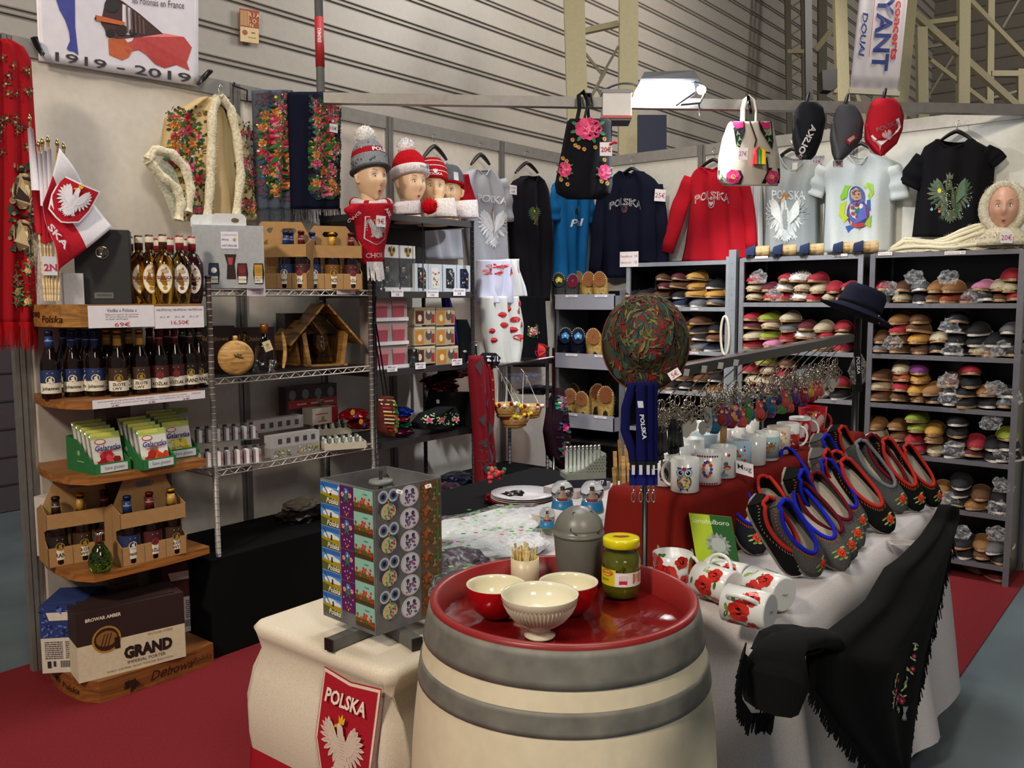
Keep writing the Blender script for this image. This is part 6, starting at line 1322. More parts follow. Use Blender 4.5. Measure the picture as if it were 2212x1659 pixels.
m = MB(); m.tube([Y(1566+9*math.cos(a), 725+42*math.sin(a), -.412) for a in [2*PI*i/20 for i in range(20)]], .008, 8, 'satin', '#d8d2c0', closed=True); m.thing('white_loop', 'long cream oval loop hanging against the thick galvanised post', 'loop')
# cream fur throw and hooded head on the right rack
m = MB(); R = random.Random(9)
g = lambda u, v, h=0: V((2.22+.66*u, -.375+.30*v, 1.752+h+(.06+.06*u)*math.sin(v*PI)**.6*(1+.35*math.sin(u*9+v*4))*min(1, u*6)*min(1, (1-u)*6)+.012*noise.noise(V((u*9, v*5, 1)))))
m.grid(g, 0, 1, 0, 1, 60, 20, 'fur', '#cfc6a8')
S = [(g(u, v), (0, -.6, .8)) for u, v in ((R.random(), R.random()) for _ in range(1500))]; m.spikes(S, .018, .0016, 'fur', '#d8d2ba', seed=3)
for k in range(4): m.tube([g(.05+.1*i, .02+.12*k, .006+.004*math.sin(i+k)) for i in range(8)], .011, 6, 'cloth', '#e0d8bc')
m.thing('fur_throw', 'crumpled cream fur throw spread along the top of the right shoe rack', 'throw')
hp = colR(2164, -.27, 1.77); PHI2 = math.atan2(CAM.y+.3, CAM.x-hp.x)+PI/2
hd = head('mannequin head framed by a cream fur hood at the far right', hp+V((0, 0, -.01)), PHI2+.02, '#d9a890', 0)
t = T('fur_hood', 'cream fur hood and collar around the rightmost mannequin head', 'hood', hp, rot=(0, 0, PHI2), local=True); m = MB(); R = random.Random(5); c0 = HC+V((0, -.025, -.01)); S = []
ring = [c0+V((.088*math.cos(a), .0, .118*math.sin(a))) for a in [2*PI*i/24 for i in range(24)]]
m.tube(ring, .022, 10, 'fur', '#d9d3bd', closed=True)
m.lathe([(.1, 0), (.118, .03), (.11, .08), (.07, .11), (0, .12)], c0+V((0, .005, 0)), 24, 'fur', '#cfc7ae', up=(0, 1, 0), sy=1.2)
m.lathe([(.15, 0), (.14, .03), (.10, .065), (.075, .09)], (0, 0, 0), 22, 'fur', '#d4ccb2')
for _ in range(1500):
 p = R.choice(ring); d = V((R.gauss(0, 1), R.gauss(0, 1)-.3, R.gauss(0, 1))).normalized(); S.append((p+d*.02, d))
for _ in range(600): a = R.random()*6.28; S.append((V((.13*math.cos(a), .13*math.sin(a), .03+.03*R.random())), (math.cos(a), math.sin(a), .4)))
m.spikes(S, .018, .0013, 'fur', '#e2dcc8', seed=6); m.build('fur', t, origin=(0, 0, 0))
cardB('white round-cornered price tag under the hooded head', 2174, 513, 26, 24, depth(hp)-.17, [('20€', 0, .5, '#c03060', .9)])
# ------------------------------------------------------------------ narrow drawer rack with sheepskin slippers
t = T('slipper_cubby', 'grey cabinet with three shallow trays of sheepskin slippers', 'cabinet', (.36, -.27, 0))
m = MB(); m.box(.045, .068, -.44, -.06, 0, 1.56, 'galv', '#8b8f96'); m.box(.568, .582, -.44, -.06, 0, 1.56, 'galv', '#8b8f96'); m.box(.045, .58, -.07, -.06, 0, 1.56, 'satin', '#1b1b20'); m.box(.045, .58, -.44, -.06, .5, .52, 'satin', '#2a2a30'); m.build('frame', t)
for z in (1.425, 1.02, .605):
 m = MB(); m.box(.07, .567, -.50, -.494, z, z+.11, 'satin', '#9b9daa'); m.box(.07, .567, -.50, -.07, z, z+.006, 'satin', '#7e8088'); m.box(.07, .076, -.50, -.07, z, z+.10, 'satin', '#8d8f99'); m.box(.561, .567, -.50, -.07, z, z+.10, 'satin', '#8d8f99'); m.build('tray', t)
 for x in (.22, .46):
  m = MB(); g = frame((x, -.502, z+.098), (1, 0, 0), (0, 0, 1)); m.prism(rect(-.05, .05, -.008, .008), g, .001, 'paper', '#f0eef4'); m.text('Pointure 37', g, 0, 0, .008, '#6a5ac0', off=.002); m.build('size_label', t)
def sheep(label, px_, y, z, cf, ci, rot=0, bow=None, sc=1):
 a = colR(px_, y, z); t = T('sheepskin_slipper', label, 'slipper', a, 'sheepskin slippers in the grey trays', rot=(.16, rot, .55), local=True); t.scale = (sc*1.22,)*3; t.location.z += .03
 m = MB(); rings = []
 for i in range(14):
  s = i/13; zz = .19*s; w_ = .044*(math.sin(min(1, s*1.25+.30)*PI*.5)**.5)*(1-max(0, (s-.75)*4)**2*.62); rings.append([V((w_*math.cos(q), .028*math.sin(q)*(1 if s < .8 else .6), zz)) for q in [2*PI*j/14 for j in range(14)]])
 m.loft(rings, 'fur', cf); R = random.Random(len(label)); S = []
 for _ in range(420):
  r = R.choice(rings[:11]); p = R.choice(r); S.append((p, (p.x*10, p.y*20-.2, .1)))
 m.spikes(S, .009, .0012, 'fur', cf, seed=4); m.add([(.014, -.030, 0), (-.014, -.030, 0), (-.012, -.030, .06), (0, -.031, .075), (.012, -.030, .06)][::-1], [(0, 1, 2, 3, 4)], 'paint', '#2a1a10'); m.build('fleece', t, origin=(0, 0, 0))
 g = frame((0, -.026, .155), (1, 0, 0), (0, .15, 1)); m = MB(); m.prism(circ(0, 0, .036, 18, .044), g, .006, 'cloth', ci); m.decal([blade(.031*math.cos(q), .039*math.sin(q), q, .008, .003, '#e8dcc0') for q in [PI*j/12 for j in range(13)]], g, .008); m.decal([(circ(0, .0, .008, 8), '#6a4428')], g, .008)
 if bow: m.decal([([(-.022, .002), (0, .02), (.022, .002), (.016, -.02), (0, -.01), (-.016, -.02)], bow), (circ(0, 0, .006, 6), '#e0e8f0')], g, .010, 'cloth')
 m.build('insole_patch', t, origin=(0, 0, 0))
fy = '#c8a864'
for i, (px_, y, z, cf, ci, bw, sc, lb) in enumerate(((1192, -.3, 1.44, '#a8824e', '#b0703a', None, .95, 'brown furry, leftmost in the top tray'), (1225, -.22, 1.46, '#a8824e', '#8a6a48', None, .95, 'tan furry at the back of the top tray'), (1248, -.22, 1.46, '#b08a54', '#8a6a48', None, .9, 'second tan furry at the back of the top tray'),
 (1214, -.42, 1.435, '#4c4c50', '#2c3a3c', '#d8c43a', .95, 'dark grey with yellow tuft in the top tray'), (1234, -.42, 1.435, '#55555a', '#6a2038', None, .9, 'grey and burgundy in the top tray'), (1272, -.42, 1.435, fy, '#8a5a34', None, .95, 'pale yellow, left of the pair in the top tray'), (1301, -.42, 1.435, fy, '#8a5a34', None, .95, 'pale yellow, right of the pair in the top tray'),
 (1218, -.42, 1.03, '#12182a', '#1c2438', '#5aa0d8', 1.05, 'navy with blue bow, left one in the middle tray'), (1250, -.42, 1.03, '#12182a', '#1c2438', '#5aa0d8', 1.05, 'navy with blue bow, right one in the middle tray'), (1288, -.42, 1.03, fy, '#8a5a34', None, 1.05, 'pale yellow beside the navy pair in the middle tray'), (1318, -.40, 1.03, fy, '#8a5a34', None, 1.05, 'pale yellow partly behind the patterned hat'),
 (1232, -.42, .615, fy, '#8a5a38', None, 1.0, 'pale yellow, leftmost in the lower tray'), (1262, -.42, .615, fy, '#8a5a38', None, .95, 'pale yellow, second in the lower tray'), (1286, -.32, .64, fy, '#7a4a2c', None, 1.05, 'pale yellow standing behind in the lower tray'), (1308, -.40, .625, fy, '#7a4a2c', None, 1.1, 'pale yellow, rightmost in the lower tray'), (1245, -.2, .63, '#6a4a30', '#5a3a24', None, 1.0, 'dark brown at the back of the lower tray'))):
 sheep(lb.replace(',', ' sheepskin slipper,', 1) if ',' in lb else lb+' sheepskin slipper', px_, y, z, cf, ci, (-.1, .08, .0)[i % 3], bw, sc)
# ------------------------------------------------------------------ right-hand table
def skirt(m, x0, x1, y0, y1, z, zb, flare, c, mk='cloth', fold=.03, nf=15, seed=1, drop=.0, rc=.05):
 n = 140; per = 2*(x1-x0+y1-y0); base = []
 for i in range(n):
  d = per*i/n; a = x1-x0; b = y1-y0
  if d < a: p = (x0+d, y0, 0, -1)
  elif d < a+b: p = (x1, y0+d-a, 1, 0)
  elif d < 2*a+b: p = (x1-(d-a-b), y1, 0, 1)
  else: p = (x0, y1-(d-2*a-b), -1, 0)
  base.append(p)
 cx, cy = (x0+x1)/2, (y0+y1)/2; rings = []
 for j in range(15):
  v = j/14; ring = []
  for i, (x, y, nx, ny) in enumerate(base):
   dx, dy = x-cx, y-cy; l = math.hypot(dx, dy); f = fold*v*math.sin(i/n*2*PI*nf+seed)*(.6+.4*math.sin(i*.37))
   o = flare*v**.8+f-rc*max(0, 1-v*14)*.25; q = V((x+nx*o+dx/l*o*.25, y+ny*o+dy/l*o*.25, z-(z-zb)*v-(.012 if 0 < v < .1 else 0)*0)); ring.append(q)
  rings.append(ring)
 m.loft(rings[::-1], mk, c, cap0=False, cap1=True)
TZ2 = .74; tx0, tx1, ty0, ty1 = 1.74, 2.92, -3.48, -1.97
m = MB(); skirt(m, tx0, tx1, ty0, ty1, TZ2, .10, .10, '#c4c0c2', seed=2, fold=.022); m.thing('display_table', 'large table under a white cloth displaying felt slippers and mugs', 'table', origin=(2.3, -2.7, .1))
m = MB()
for x in (1.8, 2.85):
 for y in (-3.4, -2.1): m.tube([(x, y, 0), (x, y, .3)], .016, 8, 'metal', '#333')if False else m.tube([(x, y, 0), (x, y, .3)], .016, 8, 'metal', '#333333')
m.thing('trestle', 'dark steel table legs under the white cloth of the large table', 'trestle')
# black embroidered shawl over the table's side
g = plane(0, 2.965); g2 = lambda px_, py, h=0: X(px_, py, 2.972+.155*max(0, min(1, (py-1120)/300))**.7)+V((h, -h*.3, 0))
t = T('fringed_shawl', 'black fringed shawl with embroidered flowers draped over the table side', 'shawl', g(1900, 1640))
m = MB(); sf = garment(m, [(1090, 2028, 2050), (1115, 2016, 2058), (1160, 1985, 2050), (1208, 1938, 2040), (1222, 1912, 2037), (1300, 1866, 2020), (1365, 1782, 2006), (1400, 1742, 1996), (1480, 1738, 1978), (1560, 1792, 1962), (1620, 1845, 1950), (1690, 1905, 1940)], g2, .04, '#050506', folds=2, fa=.25, nr=44, nc=30)
R = random.Random(8); P = []
for cx, cy in ((1895, 1440), (1891, 1460), (1887, 1482), (1886, 1500), (1893, 1492), (1928, 1478), (1935, 1460), (1940, 1440), (1946, 1415), (1948, 1396), (1950, 1380), (1905, 1505), (1916, 1520), (1925, 1495)):
 P += [(blade(cx, cy, R.random()*6, R.uniform(8, 14), 4, R.choice(['#c8cc8a', '#8a9a5a', '#9aa4a0', '#d8d8b0']))[0][::-1], '#c8cc8a' if R.random() < .5 else '#8a9a90') for _ in range(3)]
for cx, cy, r in ((1900, 1478, 7), (1908, 1496, 8), (1922, 1503, 8), (1945, 1435, 6), (1948, 1408, 5), (1902, 1455, 5)): P += [(p[::-1], c) for p, c in petals(cx, cy, r, '#a8203c', '#8a1838', 5, '#d8a0a8')]
for k in range(4): P.append((blade(1925+3*k, 1515, PI/2+.2*(k-1), 32, 4, '#9aa0a0')[0][::-1], '#9aa0a0'))
m.decal(P, sf, .003, 'cloth')
band = MB(); b2 = garment(m, [(1350, 1672, 1720), (1362, 1640, 1772), (1385, 1628, 1790), (1402, 1622, 1650)], g2, .04, '#050506', folds=1.5, nr=12)
m.tube([g2(1775, 1385, .02), g2(1735, 1362, .04), g2(1690, 1358, .05), g2(1650, 1366, .05), g2(1628, 1385, .05), g2(1615, 1440, .05), g2(1618, 1500, .04)], [.03, .035, .035, .035, .04, .055, .045], 10, 'cloth', '#050506', flat=.5); m.build('cloth', t)
m = MB()
def fr_line(pts, n, dx, dy, dd=22, L0=14):
 for i in range(n):
  q = i/n*(len(pts)-1); k = int(q); q -= k; a = (pts[k][0]+(pts[k+1][0]-pts[k][0])*q, pts[k][1]+(pts[k+1][1]-pts[k][1])*q); l = R.uniform(.6, 1.3)
  b = (a[0]+dx*l+R.uniform(-4, 4), a[1]+dy*l+R.uniform(-2, 6)); m.tube([g2(*a, .02), g2(*b, .015)], .0016, 3, 'cloth', '#0a0a0c', cap=False)
fr_line([(2045, 1150), (2032, 1210), (2010, 1300), (1990, 1380), (1976, 1440), (1958, 1520), (1944, 1600), (1930, 1690)], 330, 6, 26)
fr_line([(1742, 1400), (1738, 1480), (1792, 1560), (1845, 1620), (1905, 1690)], 260, -4, 28)
fr_line([(1590, 1380), (1575, 1440), (1580, 1500), (1600, 1530), (1650, 1530), (1655, 1480)], 260, -2, 36)
fr_line([(1585, 1400), (1620, 1440), (1650, 1470)], 160, -3, 60); m.build('fringe', t)
# riser under a red cloth
m = MB(); skirt(m, 2.30, 2.565, -3.27, -1.72, .95, .742, .03, '#6f160f', fold=.012, nf=11); m.thing('riser', 'raised step under an orange-red cloth holding the mugs', 'riser', origin=(2.3, -2.5, .742))
# felt slippers
def felt(c, trim, stitch, flower=True):
 t = T('felt_slipper', '', 'slipper', (0, 0, 0), local=True); L = .26
 w_ = lambda s: .046*(1-(2*s-1.02)**4*.55)**.5*(.84+.2*s)*(1 if s < .75 else math.sqrt(max(0, 1-((s-.75)/.26)**2.4))) if s < 1 else .001
 h_ = lambda s: .062*(1-.5*s)*(1 if s < .85 else max(.1, 1-((s-.85)/.17)**2)) if s > .03 else .05
 yy = lambda s: L*(.5-s)
 def P3(s, ph, h=0): w = w_(s)+h; return V((w*math.cos(ph)*1.0, yy(s)+(h if s < .02 else 0), .012+(h_(s)+h)*math.sin(ph)**.75))
 inside = lambda s, ph: ((s-.34)/.345)**2+((w_(s)*math.cos(ph))/.033)**2 < 1 and ph > .3 and ph < PI-.3
 m = MB(); n1, n2 = 44, 30; k = len(m.v)
 for i in range(n1+1):
  for j in range(n2+1): m.v.append(tuple(P3(.0+.998*i/n1, PI*j/n2)))
 for i in range(n1):
  for j in range(n2):
   if inside((i+.5)/n1, PI*(j+.5)/n2): continue
   a = i*(n2+1)+j; m.f.append([a, a+1, a+n2+2, a+n2+1]); m.m.append('felt'); m.c.append(C(c)); m.s.append(True)
 m.f.append([j for j in range(n2+1)]); m.m.append('felt'); m.c.append(C(c)); m.s.append(False)
 o = [(w_(s)*1.04, yy(s)) for s in [i/24 for i in range(25)]]; o = [(0.0, L*.505)]+o+[(0, -L*.5)]+[(-x, y) for x, y in o[:0:-1]]
 if flower:
  sm = lambda u, v, h=0: P3(.865+v, PI/2-u/.05, h); RR = random.Random(5)
  m.decal([([(x/1, y*1.0) for x, y in p], q) for p, q in [blade(.016*math.cos(a), .05*math.sin(a), a, .022, .022, ('#6f9a4a', '#9ab86a')[i % 2]) for i, a in enumerate([.3, 1.2, 2.1, 2.9, 3.8, 5.2])]]+[(circ(.009*math.cos(a), .03*math.sin(a), .008, 8, .026), ('#b83228', '#d04a38')[i % 2]) for i, a in enumerate([j*1.05 for j in range(6)])]+[(circ(0, 0, .006, 7, .02), '#8a1c18'), (circ(0, 0, .002, 5, .007), '#d8a83a')], sm, .001, 'cloth')
 Zs = []
 for i in range(56):
  a = 2*PI*i/56; s = .34+.375*math.cos(a)*1.0; x = .040*math.sin(a); s = max(.01, s); ph = math.acos(max(-1, min(1, x/w_(s)))); Zs.append((s, ph))
 for i, (s, ph) in enumerate(Zs):
  if math.cos(2*PI*i/56) < -.9: continue
  s2, p2 = Zs[(i+1) % 56]; f = lambda u, v, h=0: P3(s+(s2-s)*u+v*.1*(s-.34), ph+(p2-ph)*u+v*(1 if ph < PI/2 else -1)*-.12, h); m.add([f(0, 0, .0012), f(.3, 0, .0012), f(.8, .7, .0012), f(.5, .7, .0012)], [(0, 1, 2, 3)], 'cloth', stitch)
 m.build('felt_upper', t, origin=(0, 0, 0))
 q = MB(); q.prism(o, frame((0, 0, .004), (1, 0, 0), (0, 1, 0)), .008, 'felt', '#8b877e'); q.build('sole', t, origin=(0, 0, 0))
 q = MB(); q.prism([(x*.93, y*.93) for x, y in o], frame((0, 0, .014), (1, 0, 0), (0, 1, 0)), .003, 'cloth', '#a8a296'); q.build('insole', t, origin=(0, 0, 0))
 tr = []
 for i in range(44):
  a = 2*PI*i/44; s = .34+.345*math.cos(a); x = .034*math.sin(a); s = max(.012, s); ph = math.acos(max(-1, min(1, x/w_(s)))); tr.append(P3(s, ph, .001))
 q = MB(); q.tube(tr, .0058, 8, 'cloth', trim, closed=True); q.build('trim', t, origin=(0, 0, 0)); return t
FS = {}
def put_felt(label, hx, tx, kind, zt=.752, L=.262, heel_x=None, roll=0):
 toe = Z(tx[0], tx[1], zt); best = None
 for i in range(80):
  x = 2.45+.006*i; hpt = X(hx[0], hx[1], x); e = abs((hpt-toe).length-L)
  if hpt.z > zt and (best is None or e < best[0]-1e-4): best = (e, hpt)
 heel = best[1] if heel_x is None else X(hx[0], hx[1], heel_x)
 ya = (heel-toe).normalized(); up = V((.52, -.52, .68)); up = (up-ya*up.dot(ya)).normalized(); xa = ya.cross(up)
 M_ = Matrix((xa, ya, up)).transposed().to_4x4(); M_ = M_ @ Matrix.Rotation(roll, 4, 'Y'); sc = (heel-toe).length/.262
 M_.translation = (heel+toe)/2-up*.02; M_ = M_ @ Matrix.Scale(min(1.15, max(.9, sc)), 4)
 if kind not in FS: FS[kind] = felt(*kind); r = FS[kind]
 else: r = dup(FS[kind], (0, 0, 0))
 r.location, r.rotation_mode, r.rotation_quaternion, r.scale = M_.translation, 'QUATERNION', M_.to_quaternion(), M_.to_scale(); r['label'] = label; r['group'] = 'embroidered felt slippers on the large table'
G, K_, N_ = '#4e4f4f', '#101112', '#1a1c26'; BL, RD, MR, OR = '#1a22b0', '#b02a22', '#5c1220', '#c05a28'
for a in (('grey felt slipper with blue trim, foremost on the table', (1662, 1085), (1776, 1240), (G, BL, OR)), ('grey felt slipper with blue trim, right of the foremost', (1712, 1072), (1829, 1228), (G, BL, OR)),
 ('grey felt slipper with maroon trim, left one of its pair', (1708, 1056), (1850, 1205), (G, MR, MR)), ('grey felt slipper with maroon trim, right one of its pair', (1748, 1035), (1862, 1182), (G, MR, MR)),
 ('narrow grey felt slipper with blue trim behind the maroon pair', (1765, 1000), (1868, 1150), (G, BL, OR)), ('grey felt slipper with red trim mostly hidden in the middle', (1790, 985), (1880, 1130), (G, RD, OR)),
 ('large black felt slipper with red zigzag trim in the middle', (1805, 1002), (1930, 1148), (K_, RD, OR)), ('dark grey felt slipper with grey trim behind the large black one', (1838, 962), (1955, 1105), (G, '#6a7076', '#4a5056')),
 ('grey felt slipper with plum trim right of centre', (1860, 950), (1975, 1100), (G, MR, MR)), ('black felt slipper with red trim, left one of the far right pair', (1895, 955), (1992, 1102), (K_, RD, OR)), ('black felt slipper with red trim at the far right end', (1938, 965), (2030, 1092), (K_, RD, OR)),
 ('black felt slipper with red edge directly left of the foremost grey one', (1628, 1078), (1735, 1238), (K_, RD, '#8a877c')), ('navy felt slipper with blue trim and orange stitches beside the green box', (1578, 1052), (1640, 1195), (N_, BL, OR))):
 put_felt(a[0], a[1], a[2], a[3])
for a in (('grey felt slipper with red heel edge in the back row at left', (1618, 1015), (1690, 1130), (G, RD, OR)), ('black felt slipper with red heel edge in the back row', (1642, 1050), (1720, 1165), (K_, RD, '#8a877c')), ('dark felt slipper with blue trim in the back row', (1700, 1022), (1775, 1140), (K_, BL, OR)),
 ('grey felt slipper with blue loops in the back row', (1690, 985), (1765, 1100), (G, BL, OR)), ('light grey felt slipper with red edge in the back row', (1756, 978), (1830, 1090), (G, RD, OR)), ('light grey felt slipper with blue edge in the back row', (1758, 945), (1840, 1060), (G, BL, OR)), ('black felt slipper with orange trim, farthest in the back row', (1796, 925), (1870, 1040), (K_, RD, OR))):
 put_felt(*a, zt=.80)
# mugs
def mug(label, loc, art, c='#dcdfde', rot=0, r=.041, H=.098, hang=-1.9, lie=None, band=None, grp='mugs on the red step', hc=None, taper=1):
 t = T('mug', label, 'mug', loc, grp, rot=(0, 0, PHI_M+rot) if lie is None else lie, local=True)
 m = MB(); m.lathe([(r*.9, 0), (r, .004), (r*taper, H), (r*taper-.0035, H+.001), (r-.004, .008), (0, .006)], n=28, mk='gloss', c=c)
 if band: m.lathe([(r+.0006, H*band[0]), (r*taper+.0006, H*band[1])], n=28, mk='gloss', c=band[2])
 g = cylmap((0, 0, 0), r)
 if art: art(m, lambda u, v, h=0: g(u, v+H/2, h+(taper-1)*r*(v/H+.5)))
 m.build('cup_body', t, origin=(0, 0, 0))
 m = MB(); q = [V((math.sin(hang), -math.cos(hang), 0))*(r*.97+.030*math.sin(a))+V((0, 0, H*.5+.036*math.cos(a))) for a in [PI*i/10 for i in range(11)]]; m.tube(q, .0058, 8, 'gloss', hc or c, flat=.8); m.build('handle', t, origin=(0, 0, 0)); return t
PHI_M = math.atan2(CAM.y+2.9, CAM.x-2.5)+PI/2
def a_owl(m, g):
 P = [(circ(0, -.014, .021, 16, .023), '#2c3a6a'), (circ(0, -.016, .018, 14, .019), '#d8b84a'), (circ(-.011, .012, .0125, 14), '#7f9ac8'), (circ(.011, .012, .0125, 14), '#7f9ac8')]
 for s in (-1, 1): P += [(circ(.011*s, .012, .009, 12), '#e8ecf2'), (circ(.011*s, .012, .006, 10), '#141a30'), (circ(.009*s, .014, .0018, 5), '#ffffff'), ([(s*.004, .026), (s*.018, .022), (s*.022, .028)], '#2c3a6a'), ([(s*.004, -.034), (s*.012, -.034), (s*.010, -.042)], '#2a3f9a')]
 R = random.Random(2); P += [([(-.004, .028), (.004, .028), (.006, .022), (0, .017), (-.006, .022)], '#b02a3c'), ([(-.003, .004), (.003, .004), (0, -.003)], '#d8a83a')]
 for _ in range(34): a, r_ = R.random()*6.28, R.random()**.5*.017; P += [(circ(r_*math.cos(a), -.016+r_*1.05*math.sin(a), .0024, 6), R.choice(['#c8303c', '#3a5ab0', '#e8e4d8', '#3a8a4a', '#d86a2c']))]
 m.decal(P, g, .0006, 'gloss', step=.00003)
def dots(seed, pal, n=40, rx=.02, ry=.03, base=None, extra=()):
 def f(m, g):
  R = random.Random(seed); P = list(base or []); 
  for _ in range(n): P.append((circ(R.uniform(-rx, rx), R.uniform(-ry, ry), R.uniform(.002, .005), 6), R.choice(pal)))
  m.decal(P+list(extra), g, .0006, 'gloss', step=.00003)
 return f
def a_folk(m, g):
 P = [(circ(0, .002, .015, 16, .026), '#e0c05a'), (circ(0, .002, .008, 12, .017), '#e4e2e2')]
 for i in range(12): a = i*PI/6; P.append((circ(.0115*math.cos(a), .002+.0215*math.sin(a), .0055, 7), ('#3a4a9a', '#c83c3c', '#d8862c', '#7a3a8a')[i % 4]))
 for i in range(9): P += [(circ(-.03+.0075*i, y, .003, 7), '#8a1c3c') for y in (-.042, .040)]
 m.decal(P, g, .0006, 'gloss', step=.00003)
def a_bird(m, g):
 m.text('ska', g, -.012, .018, .012, '#a8183c', off=.0008, bold=.03); m.decal([(circ(.018, .026, .005, 8), '#d8486a'), (circ(.014, -.012, .012, 12, .007), '#c8582c'), (circ(.010, -.001, .007, 10), '#5a6a7a'), blade(.006, -.02, -2, .02, .007, '#5a6a7a'), (circ(-.012, -.034, .010, 10, .007), '#5a6aa8'), (circ(.006, -.036, .012, 10, .006), '#7a9ab0')], g, .0006, 'gloss')
pop = ['#c83222', '#d8502c', '#e07a3a', '#5a8a3a', '#7aa04a']
mugs = [((1479, 1066), a_owl, 'white mug with big-eyed patterned owl, foremost of the mugs', {}), ((1528, 1049), a_folk, 'white mug with folk flower wreath behind the owl mug', {}), ((1561, 1035), a_bird, 'white mug with orange bird and letters ska', {}),
 ((1594, 1020), dots(3, pop, 50, .028, .022, extra=[(rect(-.02, .02, .030, .036), '#3a5a7a')]), 'pale blue mug with red poppies and small lettering', dict(band=(.0, 1, '#a8c4d4'))), ((1627, 1008), None, 'plain white mug with its handle turned forward', dict(hang=-.3)),
 ((1655, 998), dots(5, ['#b8642c', '#8a5a2c', '#c88a3a'], 60, .03, .016, [(rect(-.035, .035, -.014, .0), '#2c3a30')]), 'white mug with teal sky over orange field picture', dict(band=(.12, .86, '#8fb4b8'))), ((1681, 984), dots(6, ['#c87a3a', '#b8a07a', '#d8c0a0'], 40, .03, .035), 'beige mug with faint orange town picture', dict(c='#cdc2b4')),
 ((1701, 975), dots(7, ['#e8dcd8', '#c84a44'], 26, .03, .03), 'white and red mug with town skyline', dict(band=(.05, .62, '#b03030'), hang=1.7)), ((1727, 960), lambda m, g: m.decal(eagle('#e8e4e4', '#b8a0a0'), g, .001, 'gloss', k=.06, step=.00003), 'white mug with white eagle on red background', dict(band=(.08, .9, '#a82430'), hang=1.7)),
 ((1754, 950), lambda m, g: (m.decal(eagle('#d8b8b8', '#b88a8a'), g, .001, 'gloss', k=.075, step=.00003), m.text('POLSKA', g, .0, .045, .008, '#e8c8c8', off=.001)), 'large red tapered cup with POLSKA and eagle, farthest of the mugs', dict(c='#a41c26', r=.044, H=.125, hang=1.7, taper=1.28, hc='#a41c26')),
 ((1436, 1052), dots(8, ['#3a3430', '#5a5048'], 14, .01, .03, [(circ(0, -.01, .014, 12, .02), '#4a423c'), (circ(-.006, .02, .004, 8, .016), '#4a423c')]), 'white mug with dark swan picture left of the owl mug', {}), ((1462, 1030), None, 'white mug one row behind the swan mug', {}), ((1494, 1015), None, 'white mug behind the folk wreath mug', {}), ((1523, 1003), None, 'light blue edged mug in the second row', dict(c='#a8c0cc')),
 ((1553, 990), None, 'white mug in the second row behind the poppy mug', {}), ((1586, 978), None, 'white mug in the second row below the brown leather keyring', {}), ((1615, 966), None, 'white mug in the second row below the purple keyrings', {}), ((1447, 1002), None, 'white mug in the back row at the lanyards', {}), ((1512, 972), None, 'white mug in the back row below the steel keyrings', {})]
for (p, art, lb, kw) in mugs: mug(lb, Z(p[0], p[1]-5, .951), art, **kw)
def a_poppy(seed):
 def f(m, g):
  R = random.Random(seed); P = []
  for _ in range(34): x, y = R.uniform(-.12, .12), R.uniform(-.045, .045); P.append(blade(x, y, R.random()*6.3, R.uniform(.014, .024), .009, R.choice(['#6a8a3a', '#8aa45a', '#4a6a2c'])))
  for x, y, r in [(-.105, .02, .015), (-.08, -.025, .02), (-.045, .018, .022), (-.012, -.012, .026), (.025, .024, .016), (.035, -.026, .013), (.07, .005, .024), (.105, -.02, .018)]: P += petals(x, y, r, '#b01c1c', '#c83028', 5, '#1c1410', R.random(), .62)
  m.decal([(p, c) for p, c in clip(P, -.13, .13, -.047, .047)], g, .0006, 'gloss', step=.00002)
 return f
for i, (a, b, lb) in enumerate((((1570, 1300), (1665, 1322), 'poppy mug lying nearest the table corner, base to the right'), ((1606, 1252), (1695, 1285), 'poppy mug lying behind the nearest one, base to the right'), ((1500, 1245), (1585, 1272), 'poppy mug lying at left beside the two standing cups'), ((1548, 1242), (1612, 1256), 'poppy mug lying farthest back near the green box'))):
 A_, B_ = Z(a[0], a[1], .79), Z(b[0], b[1], .79); d = (A_-B_).normalized(); q = d.to_track_quat('Z', 'Y').to_euler()
 t = mug(lb, B_, a_poppy(i+3), r=.044, H=.108, lie=q, grp='poppy patterned mugs', hang=(2.2, .4, 3.4, 1.2)[i]); m = MB(); m.text('Magic', frame((0, 0, -.001), (-1, 0, 0), (0, 1, 0)), 0, 0, .008, '#4a4a48'); m.build('base_mark', t, origin=(0, 0, 0))
for p, lb in (((1453, 1258), 'wide poppy cup standing next to the barrel'), ((1492, 1230), 'second wide poppy cup standing behind the first')): mug(lb, Z(p[0], p[1]-10, .742), a_poppy(9), r=.05, H=.07, hang=1.2, grp='poppy patterned cups', taper=1.12)
price('small white card reading Mug on the red step', frame(Z(1594, 1028, .955)+V((.03, -.02, .03)), (.8, .5, -.25), (-.1, .1, 1)), .055, .04, [('Mug', 0, .5, '#3a3638', .8)])
# paper notice on the table
m = MB(); m.decal([(rect(-.05, .05, -.03, .03), '#b8b0ac')]+[(rect(-.04, .04, -.022+.013*i, -.016+.013*i), '#7a7470') for i in range(4)], frame(Z(1955, 1172, .744), (.9, .5, 0), (-.5, .9, 0)), .0); m.thing('paper_label', 'grey printed paper label lying on the white cloth by the black shawl', 'label')
